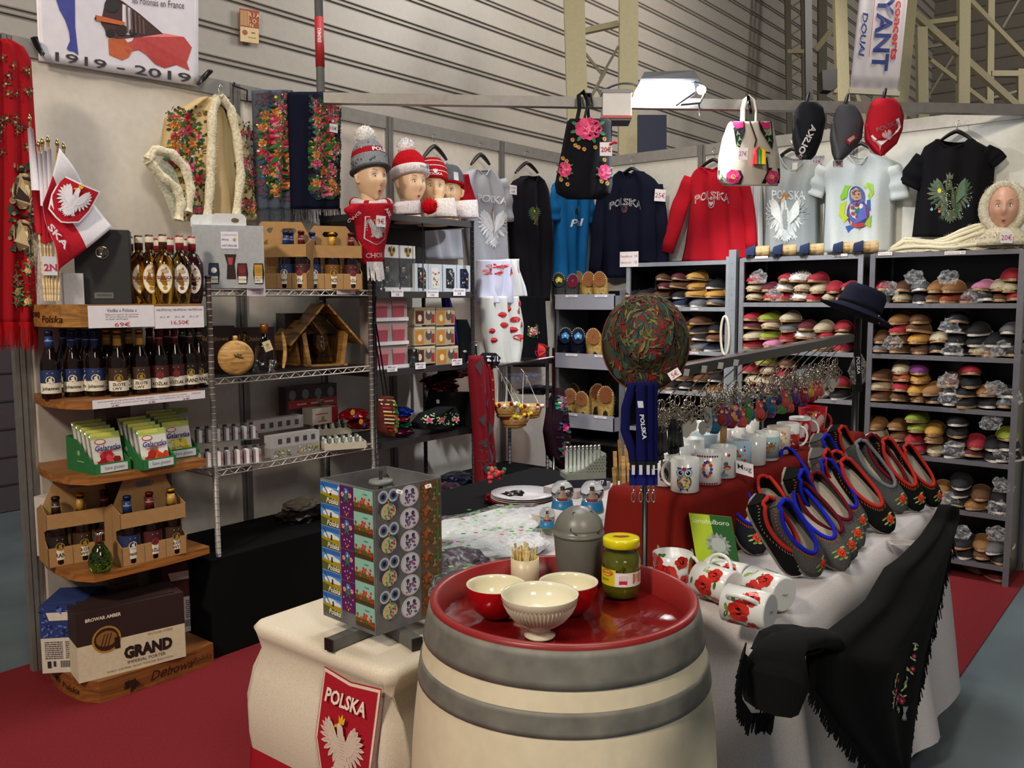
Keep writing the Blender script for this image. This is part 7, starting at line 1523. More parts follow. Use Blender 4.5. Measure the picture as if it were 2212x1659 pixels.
# green bulb box
a = V((2.675, -3.30, .742)); g = frame(a, (.85, .42, -.05), (-.25, .1, .96)); t = T('bulb_box', 'lime and dark green box with grey flower bulb picture, leaning', 'box', a)
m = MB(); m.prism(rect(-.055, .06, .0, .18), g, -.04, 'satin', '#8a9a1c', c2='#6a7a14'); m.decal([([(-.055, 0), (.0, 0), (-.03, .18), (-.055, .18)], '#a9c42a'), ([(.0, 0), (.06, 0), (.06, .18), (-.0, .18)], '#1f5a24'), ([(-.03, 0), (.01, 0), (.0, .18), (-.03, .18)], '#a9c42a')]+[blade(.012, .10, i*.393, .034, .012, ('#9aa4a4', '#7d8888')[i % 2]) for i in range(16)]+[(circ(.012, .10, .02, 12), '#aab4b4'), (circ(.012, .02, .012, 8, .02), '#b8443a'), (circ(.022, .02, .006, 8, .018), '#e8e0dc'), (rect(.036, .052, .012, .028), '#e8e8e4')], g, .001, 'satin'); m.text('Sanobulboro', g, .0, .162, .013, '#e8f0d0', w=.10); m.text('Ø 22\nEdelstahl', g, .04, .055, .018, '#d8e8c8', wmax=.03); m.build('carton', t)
# ------------------------------------------------------------------ goods on the black rack
for i, (x0, x1, cp) in enumerate(((832, 862, 'left'), (866, 898, 'right'))):
 a, b = colL(x0, .40, 1.547), colL(x1, .40, 1.547); w_ = b.y-a.y; t = T('clear_gift_box', 'clear box with white eagle printed lid holding a bulb bottle, %s one' % cp, 'box', (a+b)/2, 'clear boxes with bulb bottles')
 g = frame(V((.40, (a.y+b.y)/2, 1.547)), (0, 1, 0), (0, 0, 1)); m = MB(); m.prism(rect(-w_/2, w_/2, 0, .17), g, -w_, 'clear', '#d8dcde'); m.build('clear_body', t)
 m = MB(); m.prism(rect(-w_/2, w_/2, .17, .235), g, -w_, 'satin', '#ece9e6'); m.decal([(p, random.Random(int(p[0][0]*90)).choice(['#c8b02c', '#2a2a2a', '#7a8a3c', '#c8502c'])) for p, _ in eagle()], lambda u, v, h=0: g(u, .20+v, h), .001, 'satin', k=.05); m.build('lid', t)
 m = MB(); m.prism(rect(-w_/2, w_/2, 0, .02), g, .001, 'paper', '#e8e8ea'); m.build('base_card', t)
 bulb('clear light-bulb shaped bottle inside the %s clear box' % cp, V((.36, (a.y+b.y)/2, 1.55)), .95, '#c8cfd0', grp='bulb bottles in boxes')
for i, (x0, x1, c1, c2, lb) in enumerate(((897, 925, '#2a2c34', '#b8442c', 'dark with mixed flowers'), (926, 955, '#e4e2e0', '#c82c3c', 'white with red and green flowers'), (958, 986, '#22242a', '#8a8e96', 'black with grey hens'), (988, 1017, '#23262e', '#2a44a8', 'black and blue folk pattern'))):
 a, b = colL(x0, .42, 1.547), colL(x1, .42, 1.547); w_ = b.y-a.y; g = frame(V((.42, (a.y+b.y)/2, 1.547)), (0, 1, 0), (0, 0, 1)); t = T('phone_case_box', 'white boxed phone case, '+lb, 'box', (a+b)/2, 'boxed phone cases')
 m = MB(); m.prism(rect(-w_/2, w_/2, 0, .145), g, -.02, 'satin', '#c9d2dc'); m.build('carton', t); m = MB(); o = [(-w_*.3, .02), (w_*.32, .014), (w_*.34, .10), (w_*.18, .125), (-w_*.3, .125)]; R = random.Random(i)
 m.decal([(o, c1)]+[(circ(R.uniform(-w_*.22, w_*.25), R.uniform(.03, .112), .006, 6), R.choice([c2, '#3a9a4a' if i < 2 else c2, '#d8c8b8'])) for _ in range(16)], g, .001, 'satin'); m.build('case_print', t)
for px_, py, tx in ((858, 633, '7€'), (934, 634, '15€'), (992, 631, '9€')): cardL('%s small price tag on the upper black shelf edge' % {'7€': 'leftmost', '15€': 'middle', '9€': 'rightmost'}[tx], px_-13, px_+13, py-8, py+8, .47, [('Bouteille', .2, .25, '#4a4a5a', .8), (tx, -.22, .3, '#3a3a4a', .3)])
for px_, py, tx in ((847, 796, '12€'), (908, 790, '6,50€'), (987, 782, '7,50€')): cardL('%s small price tag on the middle black shelf edge' % {'12€': 'leftmost', '6,50€': 'middle', '7,50€': 'rightmost'}[tx], px_-11, px_+11, py-7, py+7, .47, [('Mugs', .2, .28, '#4a4a5a', .8), (tx, -.22, .32, '#3a3a4a', .5)])
g = plane(0, .42); t = T('mug_gift_box', 'pale box showing three rows of pink frosted mugs on the middle black shelf', 'box', g(845, 788))
m = MB(); a, b = X(808, 790, .42), X(884, 790, .42); zb, zt_ = 1.158, X(845, 640, .42).z
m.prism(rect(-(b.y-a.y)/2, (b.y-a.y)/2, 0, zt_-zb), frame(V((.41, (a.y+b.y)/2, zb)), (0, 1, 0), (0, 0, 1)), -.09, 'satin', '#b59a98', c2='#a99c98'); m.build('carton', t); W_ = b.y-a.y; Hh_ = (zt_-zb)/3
m = MB(); g3 = frame(V((.413, (a.y+b.y)/2, zb)), (0, 1, 0), (0, 0, 1))
for k in range(3):
 for s in (-1, 1): m.decal([([(s*W_*.24-W_*.17, Hh_*(k+.12)), (s*W_*.24+W_*.15, Hh_*(k+.12)), (s*W_*.24+W_*.18, Hh_*(k+.82)), (s*W_*.24-W_*.19, Hh_*(k+.82))], '#a84a58'), ([(s*W_*.24-W_*.18, Hh_*(k+.6)), (s*W_*.24+W_*.17, Hh_*(k+.6)), (s*W_*.24+W_*.18, Hh_*(k+.82)), (s*W_*.24-W_*.19, Hh_*(k+.82))], '#c88a8c')], g3, .001, 'satin')
 m.prism(rect(-W_/2, W_/2, Hh_*k-.004, Hh_*k+.014), g3, .008, 'satin', '#e6e2e6')
m.build('printed_mugs', t)
R = random.Random(3)
for j, (y0, y1) in enumerate(((748, 786), (706, 745), (664, 702))):
 for i, (x0, x1) in enumerate(((895, 940), (942, 982+(8 if j == 0 else 0)))):
  P = [(rect(-.45, -.05, -.42, .3), ('#c8842c', '#5a2a24')[i == 0 and j != 1]), (circ(.18, .05, .16, 10, .3), '#5a5652'), (circ(.18, .25, .08, 8, .14), '#d8c8b8'), (rect(.3, .46, -.4, .1), '#a8342c'), (rect(-.48, .48, .36, .48), '#d8c8a8'), (circ(-.25, -.1, .1, 8, .2), '#e8d8b8')]
  print_box('printed mug box with portrait, %s row, %s of the stack on the black rack' % (('bottom', 'middle', 'top')[j], ('left', 'right')[i]), x0, x1, y0, y1, .40, .08, '#b8a88c', P, 'box', 'printed mug boxes')
m = MB(); m.lathe([(.026, 0), (.028, .005), (.030, .09), (.028, .09), (.025, .006), (0, .005)], colL(893, .42, 1.157), 16, 'glass', '#d8dfe0'); m.thing('glass_mug', 'clear straight glass with red square logo at the left of the mug boxes', 'glass')
def drape(nm, label, cat, rows, x, th, c, art=None, mk='cloth', folds=2, fa=.3, ax=0, grp=None, seed=1):
 g = plane(ax, x); t = T(nm, label, cat, g((rows[-1][1]+rows[-1][2])/2, rows[-1][0]), grp); m = MB(); sf = garment(m, rows, g, th, c, mk, folds, fa, seed, 28, 26)
 if art: m.decal([(p[::-1], q) for p, q in art], sf, .003, mk, step=.0002)
 m.build('cloth', t); return sf, t
drape('folded_cloth', 'blue violet cloth hanging behind the printed mug boxes', 'cloth', [(632, 952, 962), (700, 958, 980), (785, 975, 1002)], .2, .04, '#2c2270')
R = random.Random(5)
drape('drawstring_bag', 'black bag with white patterned letters at the end of the middle black shelf', 'bag', [(690, 985, 1000), (740, 990, 1018), (792, 985, 1022)], .38, .05, '#131a20', [(circ(R.uniform(992, 1014), R.uniform(735, 785), 3, 6), R.choice(['#c8d8d8', '#2a6a7a', '#e8e8e8'])) for _ in range(14)])
# lower black shelf
for i, (px_, py, sx, sy, sz, c, lb) in enumerate(((868, 890, .10, .06, .028, '#1c3aa8', 'bright blue crinkled scarf packet on top of the pile'), (862, 905, .10, .06, .02, '#8a1c24', 'red scarf packet in the middle of the pile'), (870, 918, .10, .07, .02, '#2a6a5c', 'green silver scarf packet under the red one'), (862, 932, .11, .08, .02, '#6a1c3a', 'wine red scarf packet at the bottom of the pile'))):
 m = MB(); crumple(m, X(px_, py, .34), sy, sx*.6, sz, i+20, 'foil', c, 3, .3); m.thing('scarf_packet', lb, 'packet', 'packed scarves on the lower black shelf')
drape('embroidered_pouch', 'black pouch embroidered with pink and pale green flowers lying on the lower shelf', 'pouch', [(878, 945, 978), (892, 905, 984), (912, 888, 985), (926, 892, 965)], .44, .05, '#0d1012', floral(900, 976, 890, 916, 4, 5, 3, [('#c83060', '#e86a8a', '#8f1238')], ['#b8c86a', '#a8c8b8'], small=2.2, lf=('#9ac8a8', '#c8d88a')))
drape('black_shoulder_bag', 'large plain black bag with small white tag behind the embroidered pouch', 'bag', [(846, 925, 1018), (870, 920, 1028), (900, 918, 1028), (935, 935, 1015)], .30, .07, '#0a0a0d', [(rect(930, 935, 862, 870), '#d8d8d8')])
for i in range(3): m = MB(); crumple(m, X(955+12*i-(i % 2)*20, 838-16*i, .28), .07, .12, .035, 30+i, 'foil', '#4a0c16', 3, .3); m.thing('wrapped_shawl', 'dark red shiny wrapped shawl, %s of the pile under the mug boxes' % ('lowest', 'middle', 'uppermost')[i], 'packet', 'wrapped dark red shawls')
R = random.Random(15)
sf, t = drape('round_purse', 'round beaded folk purse with long black straps hanging at the rack post', 'purse', [(855, 822, 836), (868, 816, 843), (900, 813, 847), (930, 816, 845), (942, 826, 838)], .49, .06, '#5a2a24', [(circ(R.uniform(830, 844), R.uniform(865, 935), 3.4, 7), R.choice(['#3a9a3a', '#d8503c', '#7ac84a', '#e07a6a'])) for _ in range(50)]+[(rect(816, 828, 862+8*i, 865+8*i), R.choice(['#d8a83a', '#b8403c', '#e8d8b8'])) for i in range(9)])
m = MB(); g = plane(0, .50); m.tube([g(830, 860), g(818, 780), g(806, 700), g(812, 640)], .004, 5, 'cloth', '#0c0c0e'); m.tube([g(838, 862), g(828, 800), g(812, 700)], .004, 5, 'cloth', '#0c0c0e'); m.build('strap', t)
# white blouses with red bands and poppy scarf
R = random.Random(4)
drape('embroidered_blouse', 'white ruffled blouse with red embroidered band next to the black rack', 'blouse', [(562, 1028, 1096), (600, 1028, 1100), (655, 1030, 1102)], .34, .06, '#c9cbe2', [(circ(1030+R.random()*68, R.uniform(572, 592), 2.6, 6), R.choice(['#c83a44', '#d86a6a', '#e8a0a0'])) for _ in range(50)]+[(rect(1072, 1074, 580, 612), '#c83a44'), (rect(1086, 1088, 580, 612), '#c83a44'), (rect(1072, 1088, 610, 612), '#c83a44')], folds=4, fa=.6)
drape('embroidered_blouse', 'second white blouse with red stitched collar hanging right of the first', 'blouse', [(560, 1078, 1112), (600, 1080, 1116), (640, 1086, 1120)], .30, .06, '#dedede', [(rect(1100, 1110, 576, 580), '#c83a44'), (rect(1098, 1101, 580, 590), '#c83a44')], folds=3, fa=.5, seed=3)
P = []
for x, y in ((1052, 715), (1056, 735), (1070, 680), (1073, 702), (1098, 690), (1105, 670), (1112, 655), (1096, 712), (1102, 728), (1110, 700), (1088, 668)): P += [(circ(x, y, 5, 8, 6.5), '#b8363c'), (circ(x+1, y-2, 3, 7, 3.5), '#d0565a')]
drape('poppy_scarf', 'sheer white scarf printed with red poppies hanging below the blouses', 'scarf', [(640, 1034, 1118), (700, 1038, 1130), (750, 1046, 1128), (786, 1052, 1120)], .36, .05, '#d4d6d4', P, folds=4, fa=.5)
A_, B_ = X(1018, 800, .46), X(1196, 772, .46); m = MB(); m.tube([A_, B_], .009, 8, 'chrome', '#9a9894'); m.tube([(.46, B_.y, .43), (.46, B_.y, 1.2)], .010, 8, 'chrome', '#6a6866')
m.box(.04, .46, B_.y-.005, B_.y+.005, 1.10, 1.13, 'metal', '#4a4a4c'); m.thing('hanging_rail', 'chrome rail between black rack and slipper cabinet with little baskets on it', 'rail')
for i, (px_, py, y_t, lb, s) in enumerate(((1092, 882, 783, 'left', 1.3), (1112, 905, 780, 'front', 1.7), (1146, 885, 775, 'right', 1.35))):
 q = X(px_, py, .54); t = T('hanging_basket', 'tiny wicker basket with yellow and red flowers on white string, %s one of three' % lb, 'basket', q, 'small baskets hung on the rail'); r = .052*s
 m = MB(); m.lathe([(r*.4, -.05), (r*.62, -.045), (r*.86, -.01), (r, .03), (r*.92, .03), (r*.55, -.03), (0, -.032)], q, 18, 'wicker', '#c9a566', sx=1.0, sy=1.15)
 for k in range(5): m.tube([q+V((r*(.72+.06*k)*math.cos(a), r*(.72+.06*k)*1.15*math.sin(a), -.038+.016*k)) for a in [2*PI*j/16 for j in range(16)]], .003, 5, 'wicker', '#b8914e', closed=True)
 m.build('basket_body', t); m = MB(); R = random.Random(i)
 for k in range(14): a = R.uniform(-2.6, .9); c = R.choice(['#d8c82c', '#8a1c24', '#e6e6e0', '#d8c82c']); sphere(m, q+V((r*1.02*math.cos(a), r*1.15*math.sin(a), .026+R.uniform(-.006, .008))), .011, 8, 'cloth', c)
 m.build('flowers', t); m = MB(); tp = q+V((-.05, .0, .22))
 for s_ in (-1, 1): m.tube([q+V((0, s_*r*1.1, .03)), tp+V((0, s_*.004, 0))], .0016, 4, 'cloth', '#e0dcd0')
 m.tube([tp, tp+V((-.02, 0, .02)), tp+V((0, .03, -.03)), tp+V((.01, .015, -.07)), tp], .002, 4, 'cloth', '#e4e0d4'); m.build('string', t)
R = random.Random(31)
drape('patterned_shawl', 'long red and grey patterned shawl hanging from the rack to the floor table', 'shawl', [(768, 1012, 1034), (800, 1010, 1046), (900, 1018, 1052), (960, 1022, 1058), (1058, 1026, 1066)], .52, .05, '#7d1a26', [([(x-7, y), (x, y-12*k), (x+7, y), (x, y+12*k)], '#4f4c50') for x, y, k in ((1022, 790, 1.6), (1030, 830, 1.8), (1042, 870, 1), (1030, 905, 1.2), (1044, 925, 1.6), (1034, 955, 1), (1046, 985, 1.7), (1036, 1010, 1), (1052, 1038, 1.5), (1036, 1046, 1.2))]+[(circ(R.uniform(1024, 1060), R.uniform(950, 1010), 1.6, 5), '#4f4c50') for _ in range(50)])
drape('red_shawl', 'bright red shawl folded over the rail beside the patterned one', 'shawl', [(786, 1030, 1058), (830, 1040, 1060), (930, 1046, 1058)], .50, .04, '#8a1a20', [(circ(1054, y, 2, 6), '#c8a03a') for y in (800, 820, 842, 862)])
drape('pillow_packet', 'black packet with white letters POLSKA resting on the rail end', 'packet', [(762, 1042, 1062), (772, 1032, 1072), (790, 1034, 1066)], .50, .05, '#14161c', [(rect(1040+7*i, 1045+7*i, 768, 780), '#e0e0e4') for i in range(4)])
for i in range(3): m = MB(); crumple(m, X(1130+14*i, 815+14*i, .28), .10, .16, .03, 40+i, 'plastic' if i < 2 else 'foil', ('#8a94b8', '#5a6488', '#15161c')[i], 3, .35); m.thing('wrapped_jumper', 'dark jumper in clear wrapping below the rail, %s of the pile' % ('upper', 'middle', 'lower')[i], 'packet', 'wrapped jumpers below the rail')
drape('floral_scarf', 'dark plum scarf with magenta roses hanging left of the slipper cabinet', 'scarf', [(838, 1196, 1206), (870, 1182, 1215), (930, 1172, 1220), (985, 1180, 1224), (1012, 1206, 1220)], .42, .06, '#26101c', floral(1188, 1220, 850, 990, 7, 9, 6, [('#c81c7a', '#e85aa8', '#7a0c48')], ['#1f5a4a', '#5a1c3a', '#2a2a5a'], small=1.4, lf=('#1f6a4a', '#2a8a5a')))
for x in (.11, .42): post(x, -1.05, .43, 1.2, '#5a5a5c').thing('rail_post', 'thin dark post under the %s of the chrome rail' % ('back' if x < .2 else 'front'), 'post')
m = MB(); m.box(.98, 1.56, -3.0, -1.9, 0, .64, 'cloth', '#0c0c0f'); m.thing('back_table', 'black draped table behind the magnet stand, loaded with plates and bags', 'table', bevel=.005)
for i in range(5): m = MB(); q = Z(1128, 1060, .70)+V((.004*i, -.003*i, -.06+.009*i)); m.lathe([(.05, 0), (.06, .002), (.135, .018), (.137, .022), (.06, .006), (0, .005)], q, 28, 'gloss', ('#3a1418', '#a8343c', '#d8d6da', '#b8b6bc', '#dcdadf')[i]); m.thing('plate', 'glossy plate in the stack on the black table, %s from the bottom' % ORD[i], 'plate', 'stacked plates')
for i, (px_, py, c, mk_, s, lb) in enumerate(((985, 1038, '#3a4468', 'foil', .10, 'blue silver crinkled packet left of the red patterned shawl'), (965, 1062, '#5a3a50', 'foil', .09, 'plum silver crinkled packet left of the red patterned shawl'), (925, 1012, '#ded8c4', 'cloth', .07, 'cream puffed cloth parcel above the magnet stand'), (862, 1003, '#5a5038', 'cloth', .07, 'olive brown cloth bundle above the magnet stand'), (1080, 1078, '#98142a', 'foil', .06, 'red shiny packet in front of the plates'), (1105, 1082, '#1a0c12', 'foil', .07, 'black shiny packet in front of the plates'), (650, 1095, '#3a3230', 'foil', .10, 'brown wrapped bundle on the low table left of the magnet stand'), (650, 1088, '#8a8070', 'cloth', .07, 'pale knitted bundle on top of the brown one'))):
 q = Z(px_, py+6, .43)
 if q.x > .46: q = Z(px_, py+6, .64)
 if q.x < .12: q = colL(px_, .22, .43)
 m = MB(); crumple(m, q+V((0, 0, .02+(.05 if py == 1088 else 0))), s, s*1.2, s*.45, i+50, mk_, c, 3, .3); m.thing('packet', lb, 'packet')
t = T('flower_bunch', 'small bunch of artificial red roses beside the patterned shawl', 'flowers', Z(1072, 1050, .68)); m = MB()
for i in range(28): sphere(m, t.location+V((R.uniform(-.035, .035), R.uniform(-.035, .035), .02+R.uniform(0, .06))), .010, 8, 'cloth', R.choice(['#c83040', '#e05a60', '#3a7a4a']))
m.build('blooms', t)
for i, (px_, py, s, c, lb) in enumerate(((1010, 1145, .15, '#c9cfd0', 'left'), (1085, 1130, .15, '#d4d8da', 'middle'), (1130, 1120, .12, '#d0d0dc', 'right'), (1060, 1180, .14, '#c4c8ca', 'front'), (980, 1215, .11, '#4a3a48', 'dark'), (1000, 1265, .10, '#3a3c42', 'lower dark'), (1120, 1175, .10, '#dadce2', 'near bin'))):
 q = Z(px_, py, .765); m = MB(); crumple(m, q, s*.8, s, .030, i+60, 'cloth', c, 3, .25); crumple(m, q+V((0, 0, .008)), s*.86, s*1.06, .034, i+60, 'plastic', '#e8ecee', 3, .3); R = random.Random(i)
 m.decal([(circ(R.uniform(-s*.4, s*.4), R.uniform(-s*.5, s*.5), .008, 6), R.choice(['#7ab85a', '#3a9a4a', '#c84a8a'])) for _ in range(6)], frame(q+V((0, 0, .045)), (1, 0, 0), (0, 1, 0)), 0, 'cloth'); m.thing('wrapped_cloth', 'clear wrapped white folded cloth on the large table, %s one' % lb if c > '#b' else 'dark purple cloth in clear wrapping beside the magnet stand, %s' % ('upper' if i == 4 else 'lower'), 'packet', 'wrapped cloths on the large table')
# lighter display
a = Z(1262, 1036, .80); g = frame(a, (.62, .78, 0), (0, 0, 1)); t = T('lighter_display', 'white box of grey dotted lighters marked UN 1057 on the large table', 'display box', a)
m = MB(); m.prism([(-.07, 0), (.09, 0), (.09, .10), (-.0, .04), (-.07, .02)], g, -.10, 'card', '#8a9088', c2='#7a8078'); m.prism(rect(-.072, .092, -.03, .0), g, .002, 'card', '#15182c'); m.text('UN 1057', g, .045, -.014, .017, '#e4e6ec', w=.07, off=.004, bold=.03); m.decal([(circ(-.0+.012*i+.006*(j % 2), .03+.012*j, .003, 4), '#3a3c3a') for i in range(8) for j in range(6) if j*.012 < .07 and i*.012 > j*.010], g, .003); m.build('carton', t)
for i in range(9):
 m = MB(); q = g(-.066+.0165*i, .03, -.02); m.tube([q, q+V((0, 0, .085))], .007, 8, 'gloss', '#b9c4be'); m.lathe([(.0072, .085), (.0072, .1), (.004, .103)], q, 8, 'chrome', '#c8cac8'); m.build('lighter', t)
m = MB(); q = Z(1262, 1036, .80); m.box(q.x-.14, q.x+.02, q.y-.08, q.y+.16, .742, .768, 'card', '#b8b0b4'); m.thing('carton', 'flat white carton under the box of lighters', 'carton')
# snow globes
for i, (px_, py, z, r, lb, box) in enumerate(((1215, 1062, 1, .040, 'leftmost of the back row behind the bin', 0), (1279, 1063, 1, .042, 'second of the back row behind the bin', 0), (1338, 1078, 1, .036, 'behind the wooden sticks', 0), (1182, 1112, 1, .026, 'small one at left of the bin', 0), (1424, 1108, 1, .042, 'on a white box in front of the red step', 1))):
 zc = (.84, .84, .83, .81, .865)[i]; q = Z(px_, py, zc); t = T('snow_globe', 'snow globe with tiny figure, '+lb, 'snow globe', q-V((0, 0, r*1.65)), 'snow globes')
 m = MB(); sphere(m, q, r, 20, 'glass', '#e8f0f2'); m.build('glass_ball', t); m = MB(); m.lathe([(r*.98, -r*1.65), (r*1.0, -r*1.45), (r*.85, -r*.72), (r*.7, -r*.68), (0, -r*.68)], q, 20, 'satin', '#b8c4c0', cols=['#5a8a5a', '#2a7ab0', '#3a8ac0', '#c8d0d0']); m.build('base', t)
 m = MB(); m.lathe([(r*.3, -r*.68), (r*.34, -r*.4), (r*.12, -r*.05), (r*.16, r*.1), (r*.14, r*.3), (0, r*.36)], q, 10, 'satin', '#b03a34', cols=['#a82c30', '#c8a088', '#d8c8b8', '#6a3a24', '#3a2218']); m.build('figure', t)
 if box: m = MB(); m.obox(q+V((-.06, -.06, -r*1.65-.055)), V((.12, .02, 0)), V((-.02, .11, 0)), V((0, 0, .052)), 'card', '#d0ccc8'); m.decal([(rect(.06, .10, .02, .03), '#a8343c')], frame(q+V((-.06, -.062, -r*1.65-.055)), (1, .16, 0), (0, 0, 1)), .001); m.thing('carton', 'small white carton carrying the rightmost snow globe', 'carton')
m = MB(); q = Z(1182, 1150, .742); m.box(q.x-.05, q.x+.12, q.y-.02, q.y+.08, .742, .80, 'card', '#c4beb8'); m.thing('carton', 'white carton left of the grey bin near the small snow globe', 'carton')
# glass jar with wooden sticks
q = Z(1352, 1165, .742); t = T('glass_vase', 'clear glass jar holding long bamboo sticks behind the pickle jar', 'jar', q); m = MB(); m.lathe([(.05, 0), (.052, .005), (.052, .13), (.049, .13), (.048, .008), (0, .006)], q, 24, 'glass', '#d8e0e0'); m.build('glass', t)
for i, (dx, dy, px_, py) in enumerate(((-.03, 0, 1328, 975), (-.01, .01, 1338, 950), (0, .02, 1352, 962), (.02, -.01, 1358, 1000), (.03, 0, 1368, 1085), (-.02, -.02, 1326, 1010), (.01, -.02, 1346, 985))):
 b_ = q+V((dx, dy, .01)); tp = D(px_, py, depth(q)); m = MB(); m.bar(b_, tp, .012, .006, 'wood', ('#c8a468', '#a8834a', '#b8945a')[i % 3], up=FW); m.thing('bamboo_stick', 'flat bamboo stick in the glass jar, %s' % ('leftmost', 'tallest with notched top', 'third', 'fourth', 'short one leaning right', 'second, shorter', 'middle one')[i], 'stick', 'bamboo sticks')
# ------------------------------------------------------------------ keyring stand with hats
PL, PR_ = V((2.515, -3.43, .742)), colR(1842, -1.62, .742); RZL = D(1440, 806, 2.45); RZR = V((2.47, -1.66, 1.335)); RZR = RZL.lerp(RZR, 1)
t = T('keyring_stand', 'black two-post stand carrying a hooked bar of keyrings', 'stand', PL)
m = MB(); m.tube([PL, V((PL.x, PL.y, 1.44))], .008, 8, 'satin', '#0c0c0e'); m.tube([PL, V((PL.x, PL.y, .75))], .07, 20, 'satin', '#0c0c0e'); m.build('post', t)
m = MB(); m.tube([V((PR_.x, PR_.y, .742)), V((PR_.x, PR_.y, 1.42))], .014, 8, 'satin', '#0c0c0e'); m.build('post', t)
m = MB(); m.bar(RZL, RZR, .035, .030, 'satin', '#101013'); m.bar(RZL+V((-.02, 0, .012)), RZR+V((-.02, 0, .012)), .05, .004, 'gloss', '#1c1d20'); m.bar(V((PL.x, PL.y, 1.32)), RZL, .01, .01, 'satin', '#101013')
for k in range(4): m.prism(rect(-.012, .012, -.010, .010), frame(RZL.lerp(RZR, .05+.07*k)+V((.022, -.004, -.004)), (.2, 1, -.1), (.2, 0, 1)), .001, 'paper', '#d8d4d0')
m.build('hook_bar', t)
def keyring(label, top, kind, c, n_up=3):
 t = T('keyring', label, 'keyring', top, 'keyrings on the black hook bar'); t.scale = (1.35,)*3
 m = MB(); m.tube([top+V((0, .012*math.cos(a), -.012+.012*math.sin(a))) for a in [2*PI*i/12 for i in range(12)]], .0014, 4, 'chrome', '#c8c0b0', closed=True)
 for k in range(3): m.tube([top+V((.004*k-.004+.011*math.cos(a), .006*k-.006+.004*math.cos(a), -.03-.008*k+.011*math.sin(a))) for a in [2*PI*i/10 for i in range(10)]], .0013, 4, 'chrome', '#c8c0b0', closed=True)
 m.tube([top+V((.002*(-1)**i, 0, -.024-.007*i)) for i in range(5)], .0018, 4, 'chrome', '#b8b0a0'); m.build('ring', t)
 m = MB(); q = top+V((0, 0, -.055))
 if kind == 'doll': m.lathe([(.001, 0), (.008, -.003), (.010, -.012), (.009, -.018), (.014, -.026), (.015, -.038), (.010, -.046), (0, -.047)], q, 12, 'gloss', c); m.decal([(circ(0, -.012, .004, 8), '#d8a880'), (circ(0, -.032, .004, 7), '#c8a03a')], frame(q, (.75, .66, 0), (0, 0, 1)), .0125, 'gloss')
 elif kind == 'strap': m.obox(q+V((-.002, -.014, -.085)), V((.004, 0, 0)), V((0, .030, 0)), V((0, 0, .09)), 'satin', c); m.lathe([(.008, 0), (.008, .002)], q+V((.003, 0, -.02)), 8, 'chrome', '#c8b890', up=(1, 0, 0))
 elif kind == 'tassel':
  for i in range(7): m.tube([q+V((0, .004*(i-3), .0)), q+V((.004, .006*(i-3), -.06))], .004, 5, 'satin', c)
 else: m.prism([(x*.010, y*.017-.016) for x, y in circ(0, 0, 1, 8)], frame(q, (.7, .7, 0), (0, 0, 1)), .003, 'satin', c)
 m.build('pendant', t); return t
R = random.Random(17); NH = 15
KN = {'#8a1c1c': 'red', '#5a2a6a': 'purple', '#b8443a': 'orange-red', '#1f5a7a': 'blue-green', '#c8963a': 'gold', '#b8b4a8': 'silver', '#0e0e10': 'black', '#b5803e': 'tan leather', '#1c2450': 'navy', '#3a7a3a': 'green', '#7a1420': 'dark red', '#9a9890': 'steel'}
for h_ in range(NH):
 f = .03+.94*h_/(NH-1); p = RZL.lerp(RZR, f)+V((0, 0, -.012)); dr = V((-.055, -.06, -.085))
 q = MB(); q.tube([p, p+V((.01, 0, .0)), p+dr*.5, p+dr, p+dr+V((.012, -.006, .012))], .0022, 5, 'chrome', '#a8a49c'); q.build('hook', t)
 for k in range(4):
  top = p+dr*(.55+.13*k)+V((.004*k, R.uniform(-.03, .03), -.006-R.uniform(0, .02)))
  kind, c = ('tassel', '#0e0e10') if h_ < 2 else (('disc', R.choice(['#b8b4a8', '#9a9890'])) if h_ < 4 or h_ > 12 else ('doll', R.choice(['#8a1c1c', '#7a1420', '#b8443a', '#5a2a6a', '#1f5a7a', '#c8963a', '#1c2450', '#3a7a3a'])))
  if h_ == 4 and k == 2: kind, c = 'strap', '#b5803e'
  if h_ == 5: c = ('#5a2a6a', '#c8963a', '#5a2a6a', '#7a1420')[k]; kind = 'doll'
  keyring('%s %s keyring, %s one on the %s hook of the bar' % (KN[c], {'doll': 'nesting doll', 'tassel': 'tassel', 'disc': 'metal', 'strap': 'strap'}[kind], ('rearmost', 'second', 'third', 'foremost')[k], ORD[h_]), top, kind, c)
m = MB(); crumple(m, V((RZR.x+.05, RZR.y-.03, 1.20)), .03, .06, .07, 77, 'plastic', '#e0dcd8', 3, .3); m.thing('plastic_bag', 'clear bag of keyrings hanging at the far end of the hook bar', 'bag')
# bucket hat on the near post
hc = D(1394, 722, 2.30); ax_ = (-FW*.80+UP*.30-RT*.12).normalized(); rf = UP-ax_*UP.dot(ax_)
t = T('bucket_hat', 'camouflage-like floral bucket hat in olive, teal and red on the near post', 'hat', hc-V((0, 0, .14)))
HPf = [(.0, .068), (.03, .066), (.055, .058), (.074, .04), (.082, .0), (.086, -.006), (.100, -.022), (.118, -.052)]
m = MB(); m.lathe([(r_*1.05, z_) for r_, z_ in HPf[::-1]], hc, 40, 'cloth', '#4a4634', up=ax_, ref=rf, sx=1.16, sy=.94)
sdv = ax_.cross(rf.normalized()); a0_ = rf.normalized()
def hatmap(u, v, h=0):   # u angle, v 0 (top) .. 1 (brim)
 q = max(0, min(.9999, v))*7; k = int(q); q -= k; r_ = (HPf[k][0]+(HPf[k+1][0]-HPf[k][0])*q)*1.05+h; z_ = HPf[k][1]+(HPf[k+1][1]-HPf[k][1])*q+h
 return hc+ax_*z_+a0_*(r_*1.16*math.cos(u))+sdv*(r_*.94*math.sin(u))
R = random.Random(44); P = []
